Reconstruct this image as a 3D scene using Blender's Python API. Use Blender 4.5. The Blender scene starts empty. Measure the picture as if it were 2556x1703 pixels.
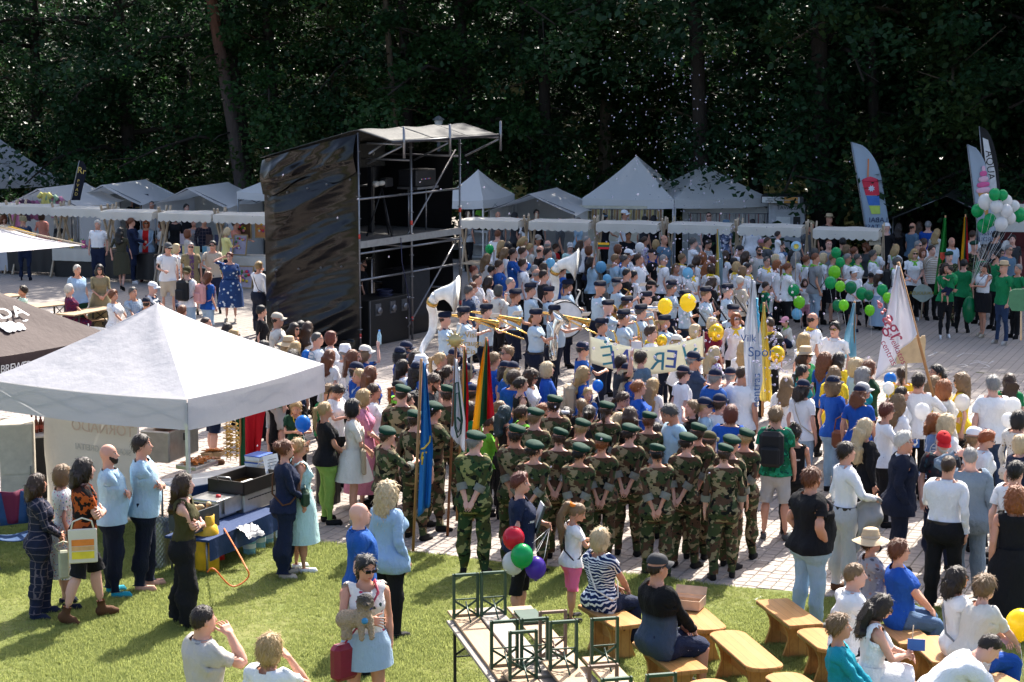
import bpy,math,random
import numpy as np
from math import sin,cos,pi,radians as rad,sqrt,atan2
from mathutils import Vector,Matrix

# ---------------------------------------------------------------- camera
SC=bpy.context.scene
COL=SC.collection
FPX,CXP,CYP,HCAM,PITCH=4900.0,1278.0,851.5,6.40,rad(8.44)
KS=6.40/6.73
cam_d=bpy.data.cameras.new('camera');cam=bpy.data.objects.new('camera',cam_d);COL.objects.link(cam)
cam.location=(0,0,HCAM);cam.rotation_euler=(pi/2 - PITCH,0,0)
cam_d.sensor_width=36;cam_d.lens=FPX/2556*36;cam_d.clip_start=0.5;cam_d.clip_end=600
SC.camera=cam
# ---------------------------------------------------------------- sky and sun
SUN_EL,SUN_AZ=rad(46),rad(22)  # the sun stands behind the wood, to the right
W=bpy.data.worlds.new('World');SC.world=W;W.use_nodes=True
_nt=W.node_tree
_sky=_nt.nodes.new('ShaderNodeTexSky');_sky.sky_type='NISHITA';_sky.sun_disc=False
_sky.sun_elevation=SUN_EL;_sky.sun_rotation=SUN_AZ;_sky.dust_density=3.5;_sky.air_density=0.8;_sky.ozone_density=.6
_bg=_nt.nodes['Background'];_bg.inputs['Strength'].default_value=0.15
_nt.links.new(_sky.outputs[0],_bg.inputs[0])
sun_d=bpy.data.lights.new('sun','SUN');sun_d.energy=5.0;sun_d.angle=rad(0.53);sun_d.color=(1,.94,.85)
sun=bpy.data.objects.new('sun',sun_d);COL.objects.link(sun)
SUN_DIR=Vector((sin(SUN_AZ)*cos(SUN_EL),cos(SUN_AZ)*cos(SUN_EL),sin(SUN_EL)))
sun.rotation_euler=(-SUN_DIR).to_track_quat('-Z','Y').to_euler();sun.location=SUN_DIR*80
SC.view_settings.view_transform='Standard';SC.view_settings.look='None'
SC.view_settings.exposure=1.36;SC.view_settings.gamma=1.0;SC.view_settings.use_curve_mapping=False
SC.render.engine='CYCLES';SC.cycles.use_denoising=True
SC.cycles.max_bounces=6;SC.cycles.diffuse_bounces=3;SC.cycles.glossy_bounces=3
SC.cycles.transmission_bounces=5;SC.cycles.transparent_max_bounces=8
SC.cycles.caustics_reflective=False;SC.cycles.caustics_refractive=False

# ---------------------------------------------------------------- geometry of the place
E1=np.array((-1.23,25.65))*KS;E_DIR=np.array((.925,-.38));E_N=np.array((-.38,-.925))
def gz(x,y):  # ground height: the paved square is level, the lawn is a bank rising towards the viewer
    t=(x-E1[0])*E_N[0] + (y-E1[1])*E_N[1]
    return 0.025*max(0.0,t)
_F=np.array((0,cos(PITCH),-sin(PITCH)));_U=np.array((0,sin(PITCH),cos(PITCH)));_R=np.array((1.,0,0))
def ray(px,py): return _F + _R*((px-CXP)/FPX) + _U*((CYP-py)/FPX)
def at(px,py,h=0.0):  # the point seen at photo pixel px,py that is h metres above the ground
    d=ray(px,py);g=0.0
    for _ in range(25):
        k=(g+h-HCAM)/d[2];p=np.array((0,0,HCAM)) + d*k;g=gz(p[0],p[1])
    return Vector((p[0],p[1],g+h))
def atd(px,py,D):  # the point seen at that pixel at forward distance D
    d=ray(px,py);D=D*KS;k=D/d[1]
    return Vector((d[0]*k,D,HCAM + d[2]*k))
def ppm(p): return FPX/(p[1]*cos(PITCH)+(HCAM-p[2])*sin(PITCH))  # photo pixels per metre there

# ---------------------------------------------------------------- objects
def tag(o,label=None,cat=None,group=None,kind=None):
    if label: o['label']=label
    if cat: o['category']=cat
    if group: o['group']=group
    if kind: o['kind']=kind
    return o
def empty(name,loc=(0,0,0),rz=0.0,label=None,cat=None,group=None):
    o=bpy.data.objects.new(name,None);COL.objects.link(o)
    o.location=loc;o.rotation_euler=(0,0,rz);o.empty_display_size=.1
    return tag(o,label,cat,group)
def link(name,me,parent=None,mat=None,loc=None,rot=None):
    o=bpy.data.objects.new(name,me);COL.objects.link(o)
    if parent is not None: o.parent=parent
    if mat is not None and len(me.materials)==0: me.materials.append(mat)
    if loc is not None: o.location=loc
    if rot is not None: o.rotation_euler=rot
    return o
def copy_tree(o,parent=None):
    c=o.copy();COL.objects.link(c);c.parent=parent
    for ch in o.children: copy_tree(ch,c)
    return c
def np_mesh(name,V,F,smooth=True,attr=None):
    """V (n,3), F (m,4) quads or (m,3) triangles -> mesh"""
    V=np.asarray(V,np.float32);F=np.asarray(F,np.int32)
    me=bpy.data.meshes.new(name)
    me.vertices.add(len(V));me.vertices.foreach_set('co',V.ravel())
    k=F.shape[1];me.loops.add(F.size);me.loops.foreach_set('vertex_index',F.ravel())
    me.polygons.add(len(F));me.polygons.foreach_set('loop_start',np.arange(0,F.size,k,dtype=np.int32))
    if smooth: me.polygons.foreach_set('use_smooth',np.ones(len(F),bool))
    if attr:
        for an,arr in attr.items():
            a=me.attributes.new(an,'FLOAT_VECTOR','POINT');a.data.foreach_set('vector',np.asarray(arr,np.float32).ravel())
    me.update(calc_edges=True)
    return me

class MB:
    """collects shapes, then links them as one mesh object"""
    def __init__(s): s.v=[];s.f=[];s.m=[];s.sm=[]
    def add(s,vs,fs,mi=0,smooth=False):
        n=len(s.v);s.v+=[tuple(v) for v in vs]
        for f in fs: s.f.append(tuple(i+n for i in f));s.m.append(mi);s.sm.append(smooth)
        return s
    def box(s,c,d,mi=0,rz=0.0,M=None,taper=1.0):
        x,y,z=d[0]/2,d[1]/2,d[2]/2;t=taper
        vs=[Vector(p) for p in ((-x,-y,-z),(x,-y,-z),(x,y,-z),(-x,y,-z),(-x*t,-y*t,z),(x*t,-y*t,z),(x*t,y*t,z),(-x*t,y*t,z))]
        if rz: R=Matrix.Rotation(rz,3,'Z');vs=[R@v for v in vs]
        if M is not None: vs=[M@v for v in vs]
        vs=[v+Vector(c) for v in vs]
        return s.add(vs,[(3,2,1,0),(4,5,6,7),(0,1,5,4),(1,2,6,5),(2,3,7,6),(3,0,4,7)],mi)
    def bbox(s,c,d,b=.01,mi=0,rz=0.0,M=None):  # box with chamfered edges
        x,y,z=d[0]/2,d[1]/2,d[2]/2;b=min(b,x*.9,y*.9,z*.9);vs=[];idx={}
        for sx in (-1,1):
            for sy in (-1,1):
                for sz in (-1,1):
                    for k,p in enumerate(((sx*x,sy*(y-b),sz*(z-b)),(sx*(x-b),sy*y,sz*(z-b)),(sx*(x-b),sy*(y-b),sz*z))):
                        idx[sx,sy,sz,k]=len(vs);vs.append(Vector(p))
        g=lambda a,b_,c_,k: idx[a,b_,c_,k];fs=[]
        for q in (-1,1):
            fs.append([g(q,-1,-1,0),g(q,1,-1,0),g(q,1,1,0),g(q,-1,1,0)][::q])
            fs.append([g(-1,q,-1,1),g(-1,q,1,1),g(1,q,1,1),g(1,q,-1,1)][::q])
            fs.append([g(-1,-1,q,2),g(1,-1,q,2),g(1,1,q,2),g(-1,1,q,2)][::q])
        for a in (-1,1):
            for c_ in (-1,1):
                fs.append([g(-1,a,c_,1),g(1,a,c_,1),g(1,a,c_,2),g(-1,a,c_,2)][::-a*c_])
                fs.append([g(a,-1,c_,2),g(a,1,c_,2),g(a,1,c_,0),g(a,-1,c_,0)][::-a*c_])
                fs.append([g(a,c_,-1,0),g(a,c_,1,0),g(a,c_,1,1),g(a,c_,-1,1)][::-a*c_])
                for d_ in (-1,1): fs.append([g(a,c_,d_,0),g(a,c_,d_,1),g(a,c_,d_,2)][::a*c_*d_])
        if rz: R=Matrix.Rotation(rz,3,'Z');vs=[R@v for v in vs]
        if M is not None: vs=[M@v for v in vs]
        return s.add([v+Vector(c) for v in vs],fs,mi)
    def tube(s,pts,r,n=8,mi=0,smooth=True,cap=True,flat=1.0,closed=False):
        pts=[Vector(p) for p in pts];rs=r if isinstance(r,(list,tuple)) else [r]*len(pts)
        vs=[];up=None;N=len(pts)
        for i,p in enumerate(pts):
            t=(pts[(i+1) % N]-pts[i-1]) if closed else (pts[min(i+1,N-1)]-pts[max(i-1,0)])
            t=t.normalized() if t.length>1e-9 else Vector((0,0,1))
            if up is None: up=Vector((0,0,1)) if abs(t.z)<.9 else Vector((1,0,0))
            a=t.cross(up);a=a.normalized() if a.length>1e-6 else t.orthogonal().normalized()
            b=a.cross(t).normalized();up=b
            for k in range(n):
                q=2*pi*k/n;vs.append(p + a*(cos(q)*rs[i]) + b*(sin(q)*rs[i]*flat))
        fs=[(i*n+k,((i+1) % N)*n+k,((i+1) % N)*n+(k+1) % n,i*n+(k+1) % n) for i in range(N if closed else N-1) for k in range(n)]
        if cap and not closed: fs+=[tuple(range(n)),tuple((N-1)*n+k for k in range(n-1,-1,-1))]
        return s.add(vs,fs,mi,smooth)
    def lathe(s,prof,c=(0,0,0),n=16,mi=0,smooth=True,M=None,cap=False):
        vs=[]
        for r,z in prof:
            for k in range(n):
                v=Vector((r*cos(2*pi*k/n),r*sin(2*pi*k/n),z))
                vs.append((M@v if M is not None else v)+Vector(c))
        fs=[(i*n+k,i*n+(k+1) % n,(i+1)*n+(k+1) % n,(i+1)*n+k) for i in range(len(prof)-1) for k in range(n)]
        if cap: fs+=[tuple(range(n-1,-1,-1)),tuple((len(prof)-1)*n+k for k in range(n))]
        return s.add(vs,fs,mi,smooth)
    def poly(s,pts,th,axis=Vector((0,0,1)),mi=0):  # prism of a closed outline
        n=len(pts);a=[Vector(p)-axis*(th/2) for p in pts];b=[Vector(p)+axis*(th/2) for p in pts]
        return s.add(a+b,[tuple(range(n-1,-1,-1)),tuple(range(n,2*n))]+[(i,(i+1) % n,n+(i+1) % n,n+i) for i in range(n)],mi)
    def grid(s,fn,nu,nv,mi=0,smooth=True,th=0.0):  # fn(u,v)->Vector, u,v in 0..1
        vs=[fn(i/nu,j/nv) for j in range(nv+1) for i in range(nu+1)]
        fs=[(j*(nu+1)+i,j*(nu+1)+i+1,(j+1)*(nu+1)+i+1,(j+1)*(nu+1)+i) for j in range(nv) for i in range(nu)]
        return s.add(vs,fs,mi,smooth)
    def mesh(s,name):
        me=bpy.data.meshes.new(name);me.from_pydata(s.v,[],s.f)
        me.polygons.foreach_set('material_index',s.m);me.polygons.foreach_set('use_smooth',s.sm);me.update()
        return me
    def build(s,name,mats,parent=None,loc=None,rot=None,solid=0.0):
        me=s.mesh(name)
        for m in (mats if isinstance(mats,(list,tuple)) else [mats]): me.materials.append(m)
        o=link(name,me,parent,None,loc,rot)
        if solid: md=o.modifiers.new('thick','SOLIDIFY');md.thickness=solid;md.offset=0
        return o

# ---------------------------------------------------------------- node helper
class NT:
    def __init__(s,name):
        s.m=bpy.data.materials.new(name);s.m.use_nodes=True;s.t=s.m.node_tree
        s.b=s.t.nodes['Principled BSDF'];s.out=s.t.nodes['Material Output']
    def n(s,typ,**kw):
        nd=s.t.nodes.new(typ)
        for k,v in kw.items():
            if k in nd.inputs.keys() if hasattr(nd.inputs,'keys') else False: s.set(nd.inputs[k],v)
            else: setattr(nd,k,v)
        return nd
    def set(s,sock,v):
        if hasattr(v,'is_linked') or isinstance(v,bpy.types.NodeSocket): s.t.links.new(v,sock)
        else: sock.default_value=v
    def math(s,op,a,b=0.0,c=None):
        nd=s.t.nodes.new('ShaderNodeMath');nd.operation=op;s.set(nd.inputs[0],a);s.set(nd.inputs[1],b)
        if c is not None: s.set(nd.inputs[2],c)
        return nd.outputs[0]
    def mix(s,f,a,b):
        nd=s.t.nodes.new('ShaderNodeMix');nd.data_type='RGBA';s.set(nd.inputs[0],f)
        s.set(nd.inputs[6],a if not isinstance(a,tuple) or len(a)==4 else (*a,1));s.set(nd.inputs[7],b if not isinstance(b,tuple) or len(b)==4 else (*b,1))
        return nd.outputs[2]
    def attr(s,name='rest'):
        nd=s.t.nodes.new('ShaderNodeAttribute');nd.attribute_name=name;return nd.outputs['Vector']
    def obj(s): return s.t.nodes.new('ShaderNodeTexCoord').outputs['Object']
    def gen(s): return s.t.nodes.new('ShaderNodeTexCoord').outputs['Generated']
    def xyz(s,v):
        nd=s.t.nodes.new('ShaderNodeSeparateXYZ');s.set(nd.inputs[0],v);return nd.outputs
    def scale(s,v,sc):
        nd=s.t.nodes.new('ShaderNodeMapping');s.set(nd.inputs[0],v);nd.inputs['Scale'].default_value=sc;return nd.outputs[0]
    def noise(s,v,sc,det=3,rough=.5,col=False):
        nd=s.t.nodes.new('ShaderNodeTexNoise');s.set(nd.inputs['Vector'],v);nd.inputs['Scale'].default_value=sc
        nd.inputs['Detail'].default_value=det;nd.inputs['Roughness'].default_value=rough
        return nd.outputs['Color' if col else 'Fac']
    def vor(s,v,sc,out='Distance',rnd=1.0):
        nd=s.t.nodes.new('ShaderNodeTexVoronoi');s.set(nd.inputs['Vector'],v);nd.inputs['Scale'].default_value=sc
        nd.inputs['Randomness'].default_value=rnd;return nd.outputs[out]
    def ramp(s,f,stops,interp='LINEAR'):
        nd=s.t.nodes.new('ShaderNodeValToRGB');s.set(nd.inputs[0],f);cr=nd.color_ramp;cr.interpolation=interp
        while len(cr.elements)<len(stops): cr.elements.new(.5)
        for e,(p,c) in zip(cr.elements,stops): e.position=p;e.color=(*c,1) if len(c)==3 else c
        return nd.outputs[0]
    def bump(s,h,st=.3,d=.01):
        nd=s.t.nodes.new('ShaderNodeBump');s.set(nd.inputs['Height'],h);nd.inputs['Strength'].default_value=st
        nd.inputs['Distance'].default_value=d;s.t.links.new(nd.outputs[0],s.b.inputs['Normal'])
    def base(s,c): s.set(s.b.inputs['Base Color'],c if not isinstance(c,tuple) or len(c)==4 else (*c,1));return s
    def par(s,**kw):
        for k,v in kw.items(): s.set(s.b.inputs[k.replace('_',' ')],v)
        return s
    def translucent(s,col,f=.3):  # thin cloth or leaf: part of the light passes through
        tr=s.t.nodes.new('ShaderNodeBsdfTranslucent');s.set(tr.inputs[0],col if not isinstance(col,tuple) or len(col)==4 else (*col,1))
        mx=s.t.nodes.new('ShaderNodeMixShader');s.set(mx.inputs[0],f)
        s.t.links.new(s.b.outputs[0],mx.inputs[1]);s.t.links.new(tr.outputs[0],mx.inputs[2]);s.t.links.new(mx.outputs[0],s.out.inputs[0]);return s
_MC={}
def cached(fn):
    def w(*a):
        k=(fn.__name__,)+a
        if k not in _MC: _MC[k]=fn(*a)
        return _MC[k]
    return w
@cached
def plain(col,rough=.6,metal=0.0,spec=.4,var=.08):
    t=NT('plain');v=t.obj();nz=t.noise(v,9,4)
    c2=tuple(max(0,x*(1-var*2)) for x in col);c1=tuple(min(1,x*(1+var)) for x in col)
    t.base(t.ramp(nz,[(.3,c2),(.7,c1)])).par(Roughness=rough,Metallic=metal);t.b.inputs['Specular IOR Level'].default_value=spec
    return t.m
# ================================================================ people: one posed continuous body mesh each, clothes as shells over it
def sstep(a,b,x): t=np.clip((x-a)/(b-a),0,1);return t*t*(3-2*t)
def smin(a,b,k): h=np.clip(.5+.5*(b-a)/k,0,1);return b*(1-h)+a*h - k*h*(1-h)
def rcone(x,y,z,a,b,r1,r2,sy=1.0):
    ax,ay,az=x-a[0],(y-a[1])/sy,z-a[2];dx,dy,dz=b[0]-a[0],(b[1]-a[1])/sy,b[2]-a[2]
    t=np.clip((ax*dx+ay*dy+az*dz)/(dx*dx+dy*dy+dz*dz),0,1)
    return np.sqrt((ax-dx*t)**2+(ay-dy*t)**2+(az-dz*t)**2) - (r1+(r2-r1)*t)
def ell(x,y,z,c,r):
    k=np.sqrt(((x-c[0])/r[0])**2+((y-c[1])/r[1])**2+((z-c[2])/r[2])**2);return (k-1)*min(r)
def skull(x,y,z,o=0.0): return ell(x,y,z,(0,.015,1.652),(.076+o,.096+o,.098+o))
def head_sdf(x,y,z,f):
    ax=np.abs(x);d=skull(x,y,z)
    d=smin(d,ell(x,y,z,(0,-.018,1.588),(.056-.005*f,.070,.064)),.03)
    d=smin(d,rcone(x,y,z,(0,-.070,1.548),(0,-.062,1.556),.020-.003*f,.026),.02)
    d=-smin(-d,ell(ax,y,z,(.030,-.097,1.646),(.020,.020,.013)),.012)
    d=smin(d,rcone(x,y,z,(0,-.084,1.652),(0,-.104,1.612),.008,.014),.012)
    d=smin(d,ell(x,y,z,(0,-.086,1.577),(.024,.011,.010)),.010)
    d=smin(d,ell(ax,y,z,(.078,.018,1.628),(.012,.020,.031)),.008)
    return d
_TP={0: [(.78,.13,.095,.015),(.86,.168,.112,.018),(.93,.172,.114,.02),(1.0,.163,.108,.012),(1.10,.148,.100,.0),(1.20,.157,.108,-.004),(1.30,.176,.116,-.002),(1.38,.180,.112,.006),(1.435,.150,.086,.018),(1.475,.082,.066,.022),(1.52,.060,.060,.022),(1.56,.057,.058,.015)],
       1: [(.78,.135,.10,.02),(.86,.180,.116,.024),(.93,.182,.116,.024),(1.0,.158,.102,.012),(1.10,.128,.088,.0),(1.20,.138,.096,-.004),(1.30,.155,.102,.0),(1.38,.160,.100,.008),(1.435,.130,.076,.020),(1.475,.068,.056,.022),(1.52,.050,.050,.022),(1.56,.047,.050,.015)]}
def body_sdf(x,y,z,f):
    ax=np.abs(x);T=np.array(_TP[f]);a=np.interp(z,T[:,0],T[:,1]);b=np.interp(z,T[:,0],T[:,2]);c=np.interp(z,T[:,0],T[:,3])
    q=((ax/a)**2.35+(np.abs(y-c)/b)**2.35)**(1/2.35);d=(q-1)*np.minimum(a,b)
    d=np.maximum(d,np.maximum(.80-z,z-1.58)*.8)
    d=smin(d,ell(ax,y,z,(.078,.062,.90),(.088,.080,.085)),.05)
    if f: d=smin(d,ell(ax,y,z,(.070,-.085,1.285),(.060,.052,.058)),.035)
    sh=.178-.016*f;r=1-.12*f
    d=smin(d,rcone(ax,y,z,(sh-.03,.015,1.425),(sh+.02,.015,1.42),.060*r,.058*r),.06)
    d=smin(d,rcone(ax,y,z,(sh,.015,1.43),(.46,.015,1.43),.052*r,.040*r),.05)
    d=smin(d,rcone(ax,y,z,(.46,.015,1.43),(.56,.015,1.43),.040*r,.042*r),.02)
    d=smin(d,rcone(ax,y,z,(.56,.015,1.43),(.715,.015,1.43),.041*r,.027*r),.02)
  # palm and five fingers
    px=np.maximum(np.abs(ax-.762)-.034,0);py=np.maximum(np.abs(y-.015)-.030,0);pz=np.maximum(np.abs(z-1.43)-.003,0)
    d=smin(d,np.sqrt(px*px+py*py+pz*pz)-.0125,.02)
    for yo,L,s_ in ((-.034,.072,-.012),(-.0115,.084,-.003),(.0115,.078,.004),(.034,.060,.013)):
        d=smin(d,rcone(ax,y,z,(.795,.015+yo,1.43),(.80+L,.015+yo+s_,1.43),.0092,.0075),.006)
    d=smin(d,rcone(ax,y,z,(.738,-.010,1.428),(.780,-.052,1.422),.013,.0105),.012)
    d=smin(d,rcone(ax,y,z,(.780,-.052,1.422),(.815,-.070,1.420),.0105,.0085),.004)
  # legs
    d2=rcone(ax,y,z,(.090,.005,.88),(.096,0,.50),.088,.056)
    d2=smin(d2,rcone(ax,y,z,(.096,0,.50),(.098,.012,.10),.054,.037),.03)
    d2=smin(d2,rcone(ax,y,z,(.096,.025,.40),(.098,.025,.30),.046,.040),.04)
    d2=smin(d2,rcone(ax,y,z,(.098,.040,.040),(.105,-.085,.042),.040,.038),.03)
    d2=smin(d2,rcone(ax,y,z,(.105,-.085,.038),(.110,-.150,.026),.040,.030),.02)
    d=smin(d,d2,.05)
    d=smin(d,head_sdf(x,y,z,f),.03)
    return np.maximum(d,-z)
_CE=[((i>>2)&1,(i>>1)&1,i&1) for i in range(8)]
_ED=[(a,b) for a in range(8) for b in range(a+1,8) if bin(a ^ b).count('1')==1]
def surface_nets(S):
    sg=S<0;nx,ny,nz=S.shape;cnt=np.zeros((nx-1,ny-1,nz-1),np.int8)
    for o in _CE: cnt+=sg[o[0]:nx-1+o[0],o[1]:ny-1+o[1],o[2]:nz-1+o[2]]
    I,J,K=np.nonzero((cnt>0) & (cnt<8));c=[S[I+o[0],J+o[1],K+o[2]] for o in _CE]
    acc=np.zeros((len(I),3));n=np.zeros(len(I))
    for a,b in _ED:
        m=(c[a]<0)!=(c[b]<0);t=np.where(m,c[a]/np.where(m,c[a]-c[b],1),0)[:,None]
        pa=np.array(_CE[a],float);pb=np.array(_CE[b],float);acc+=np.where(m[:,None],pa+(pb-pa)*t,0);n+=m
    V=acc/n[:,None]+np.stack([I,J,K],1)
    idx=-np.ones(cnt.shape,np.int64);idx[I,J,K]=np.arange(len(I));F=[]
    for ax in range(3):
        o1,o2=[(1,2),(2,0),(0,1)][ax];sl0=[slice(None)]*3;sl1=[slice(None)]*3
        sl0[ax]=slice(0,-1);sl1[ax]=slice(1,None);A=sg[tuple(sl0)];B=sg[tuple(sl1)]
        P=np.stack(np.nonzero(A!=B),1);P=P[(P[:,o1]>0) & (P[:,o2]>0) & (P[:,o1]<S.shape[o1]-1) & (P[:,o2]<S.shape[o2]-1)]
        q=[]
        for d1,d2 in ((0,0),(1,0),(1,1),(0,1)):
            Q=P.copy();Q[:,o1]-=d1;Q[:,o2]-=d2;q.append(idx[Q[:,0],Q[:,1],Q[:,2]])
        q=np.stack(q,1);fl=~A[P[:,0],P[:,1],P[:,2]];q[fl]=q[fl][:,::-1];F.append(q)
    return V,np.concatenate(F)
def vnormals(V,F):
    n=np.cross(V[F[:,2]]-V[F[:,0]],V[F[:,3]]-V[F[:,1]]) if F.shape[1]==4 else np.cross(V[F[:,1]]-V[F[:,0]],V[F[:,2]]-V[F[:,0]])
    N=np.zeros_like(V)
    for k in range(F.shape[1]): np.add.at(N,F[:,k],n)
    return N/np.maximum(np.linalg.norm(N,axis=1),1e-12)[:,None]
def vnoise(P,s,seed=0):  # cheap smooth noise
    r=np.random.RandomState(seed);o=np.zeros(len(P))
    for k in range(5):
        w=r.normal(size=3)*s;o+=np.sin(P@w+r.rand()*6.28)
    return o/2.5
JR=dict(pelvis=(0,.01,.95),spine=(0,.01,1.06),chest=(0,.01,1.22),neck=(0,.022,1.49),head=(0,.015,1.555),
          la=(.178,.015,1.43),lf=(.46,.015,1.43),lh=(.715,.015,1.43),ra=(-.178,.015,1.43),rf=(-.46,.015,1.43),rh=(-.715,.015,1.43),
          lt=(.092,.005,.90),ls=(.096,0,.50),lo=(.098,.012,.09),rt=(-.092,.005,.90),rs=(-.096,0,.50),ro=(-.098,.012,.09))
BN=list(JR);JR={k: np.array(v) for k,v in JR.items()}
def weights(P):
    x,y,z=P.T;ax=np.abs(x);w=np.zeros((len(P),len(BN)));B={n: i for i,n in enumerate(BN)}
    s1=sstep(.98,1.10,z);s2=sstep(1.14,1.28,z);s3=sstep(1.46,1.51,z);s4=sstep(1.535,1.57,z)
    arm=sstep(.125,.215,ax)*sstep(1.29,1.37,z);arm=np.where(ax>.25,1,arm);arm=np.where((z>1.5) & (ax<.15),0,arm)
    leg=1-sstep(.83,.97,z);t=1-arm-leg
    for n,v in (('pelvis',1-s1),('spine',s1*(1-s2)),('chest',s2*(1-s3)),('neck',s3*(1-s4)),('head',s4)): w[:,B[n]]=v*np.maximum(t,0)
    e=sstep(.425,.495,ax);h=sstep(.70,.735,ax);k=1-sstep(.44,.56,z);f=1-sstep(.06,.12,z);L=sstep(-.015,.015,x)
    for s,m in (('l',L),('r',1-L)):
        w[:,B[s+'a']]=arm*(1-e)*m;w[:,B[s+'f']]=arm*e*(1-h)*m;w[:,B[s+'h']]=arm*h*m
        w[:,B[s+'t']]=leg*(1-k)*m;w[:,B[s+'s']]=leg*k*(1-f)*m;w[:,B[s+'o']]=leg*f*m
    return w/w.sum(1,keepdims=True)
_BASE={}
def base_body(f,lod):
    if (f,lod) in _BASE: return _BASE[f,lod]
    c,mh,mz=((.029,3.7,2.2),(.043,3.0,2.2),(.062,2.0,2.2))[lod]
    U=np.arange(0,1.6,c/4);mU=1+(mh-1)*sstep(.62,.74,U);xU=np.concatenate([[0],np.cumsum((c/4)/mU)[:-1]])
    Wt=np.arange(-.05,2.4,c/4);mW=1+(mz-1)*sstep(1.46,1.54,Wt);zW=-.05+np.concatenate([[0],np.cumsum((c/4)/mW)[:-1]])
    umax=np.interp(.93,xU,U);wmax=np.interp(1.775,zW,Wt);vm=max(.25,.105*mh)
    gu=(np.arange(-int(umax/c)-1,int(umax/c)+2)+.5)*c;gv=np.arange(-int(vm/c)-1,int(vm/c)+2)*c+.01;gw=np.arange(-.05,wmax,c)
    def phi(u,v,w):
        m1=np.interp(np.abs(u),U,mU);m2=np.interp(w,Wt,mW);z=np.interp(w,Wt,zW);hand=m1>1.001
        x=np.where(hand,np.sign(u)*np.interp(np.abs(u),U,xU),u/m2)
        y=np.where(hand,.012+(v-.012)/m1,.005+(v-.005)/m2);zz=np.where(hand,1.43+(z-1.43)/m1,z)
        return x,y,zz
    G=np.meshgrid(gu,gv,gw,indexing='ij');x,y,z=phi(*[g.ravel() for g in G])
    S=body_sdf(x,y,z,f).reshape(G[0].shape);Vi,F=surface_nets(S)
    u=gu[0]+Vi[:,0]*c;v=gv[0]+Vi[:,1]*c;w=gw[0]+Vi[:,2]*c
    V=np.stack(phi(u,v,w),1)
    lab=np.arange(len(V))  # keep the one connected surface
    for _ in range(400):
        l2=lab.copy()
        for a in range(4): np.minimum.at(l2,F[:,a],lab[F[:,(a+1) % 4]]);np.minimum.at(l2,F[:,(a+1) % 4],lab[F[:,a]])
        l2=l2[l2]
        if (l2==lab).all(): break
        lab=l2
    big=np.bincount(lab).argmax();keep=lab==big;mp=np.cumsum(keep)-1;F=mp[F[keep[F].all(1)]];V=V[keep]
    b=dict(V=V,F=F,N=vnormals(V,F),W=weights(V),c=c);b['C']=V[F].mean(1);_BASE[f,lod]=b
    return b
_GAR={}
def garment_topo(f,lod,kind):
    """faces of the body a garment covers, in rest pose"""
    key=(f,lod,kind)
    if key in _GAR: return _GAR[key]
    b=base_body(f,lod);C=b['C'];ax=np.abs(C[:,0]);z=C[:,2];y=C[:,1];c=b['c'];snap=[]
    neck=(np.hypot(C[:,0]/1.15,y-.018)<.072+(.012 if kind[0]=='o' else 0)) & (z>1.44-(y<0)*(.035 if kind[1:2]!='c' else .0)) | ((z>1.478) & (np.hypot(C[:,0],y-.018)<.10)) | (z>1.515)
    k=kind[0]
    if k in 'tjov':  # t tee, j long sleeves, o sleeveless, v long top (with hem code)
        sl={'t': .35,'j': .70,'o': .165,'v': .35,}[k]
        if 'h' in kind: sl=.43
        if 'r' in kind: sl=.52
        hem=.87 if 'l' not in kind else .78
        if 'w' in kind: hem=1.02
        if 'k' in kind: hem=.60
        m=(ax<sl) & (z>hem) & ~neck & ((z>1.25) | (ax<.25));snap=[(2,hem),(0,sl)]
    elif k=='p': lo={'p': .085,'s': .50,'c': .36}[kind[1]];m=(z<1.03) & (z>lo) & (ax<.25);snap=[(2,lo),(2,1.03)]
    elif k=='b': hi={'s': .085,'b': .24,'k': .16}[kind[1]];m=(z<hi) & (ax<.25);snap=[(2,hi)]
    F=b['F'][m];idx,inv=np.unique(F,return_inverse=True);F2=inv.reshape(F.shape)
  # smoothing neighbours
    E=np.concatenate([F2[:,[0,1]],F2[:,[1,2]],F2[:,[2,3]],F2[:,[3,0]]])
    cnt=np.bincount(E.ravel(),minlength=len(idx)).astype(float)
    g=dict(idx=idx,F=F2,E=E,cnt=cnt,snap=snap);_GAR[key]=g
    return g
def lapl(V,g,n,a=.5):
    E,c=g['E'],g['cnt'][:,None]
    for _ in range(n):
        S=np.zeros_like(V);np.add.at(S,E[:,0],V[E[:,1]]);np.add.at(S,E[:,1],V[E[:,0]]);V=V+(S/c-V)*a
    return V
def Rx(a): c,s=cos(a),sin(a);return np.array(((1,0,0),(0,c,-s),(0,s,c)))
def Ry(a): c,s=cos(a),sin(a);return np.array(((c,0,s),(0,1,0),(-s,0,c)))
def Rz(a): c,s=cos(a),sin(a);return np.array(((c,-s,0),(s,c,0),(0,0,1)))
def nrm(v): v=np.asarray(v,float);return v/max(np.linalg.norm(v),1e-9)
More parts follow.
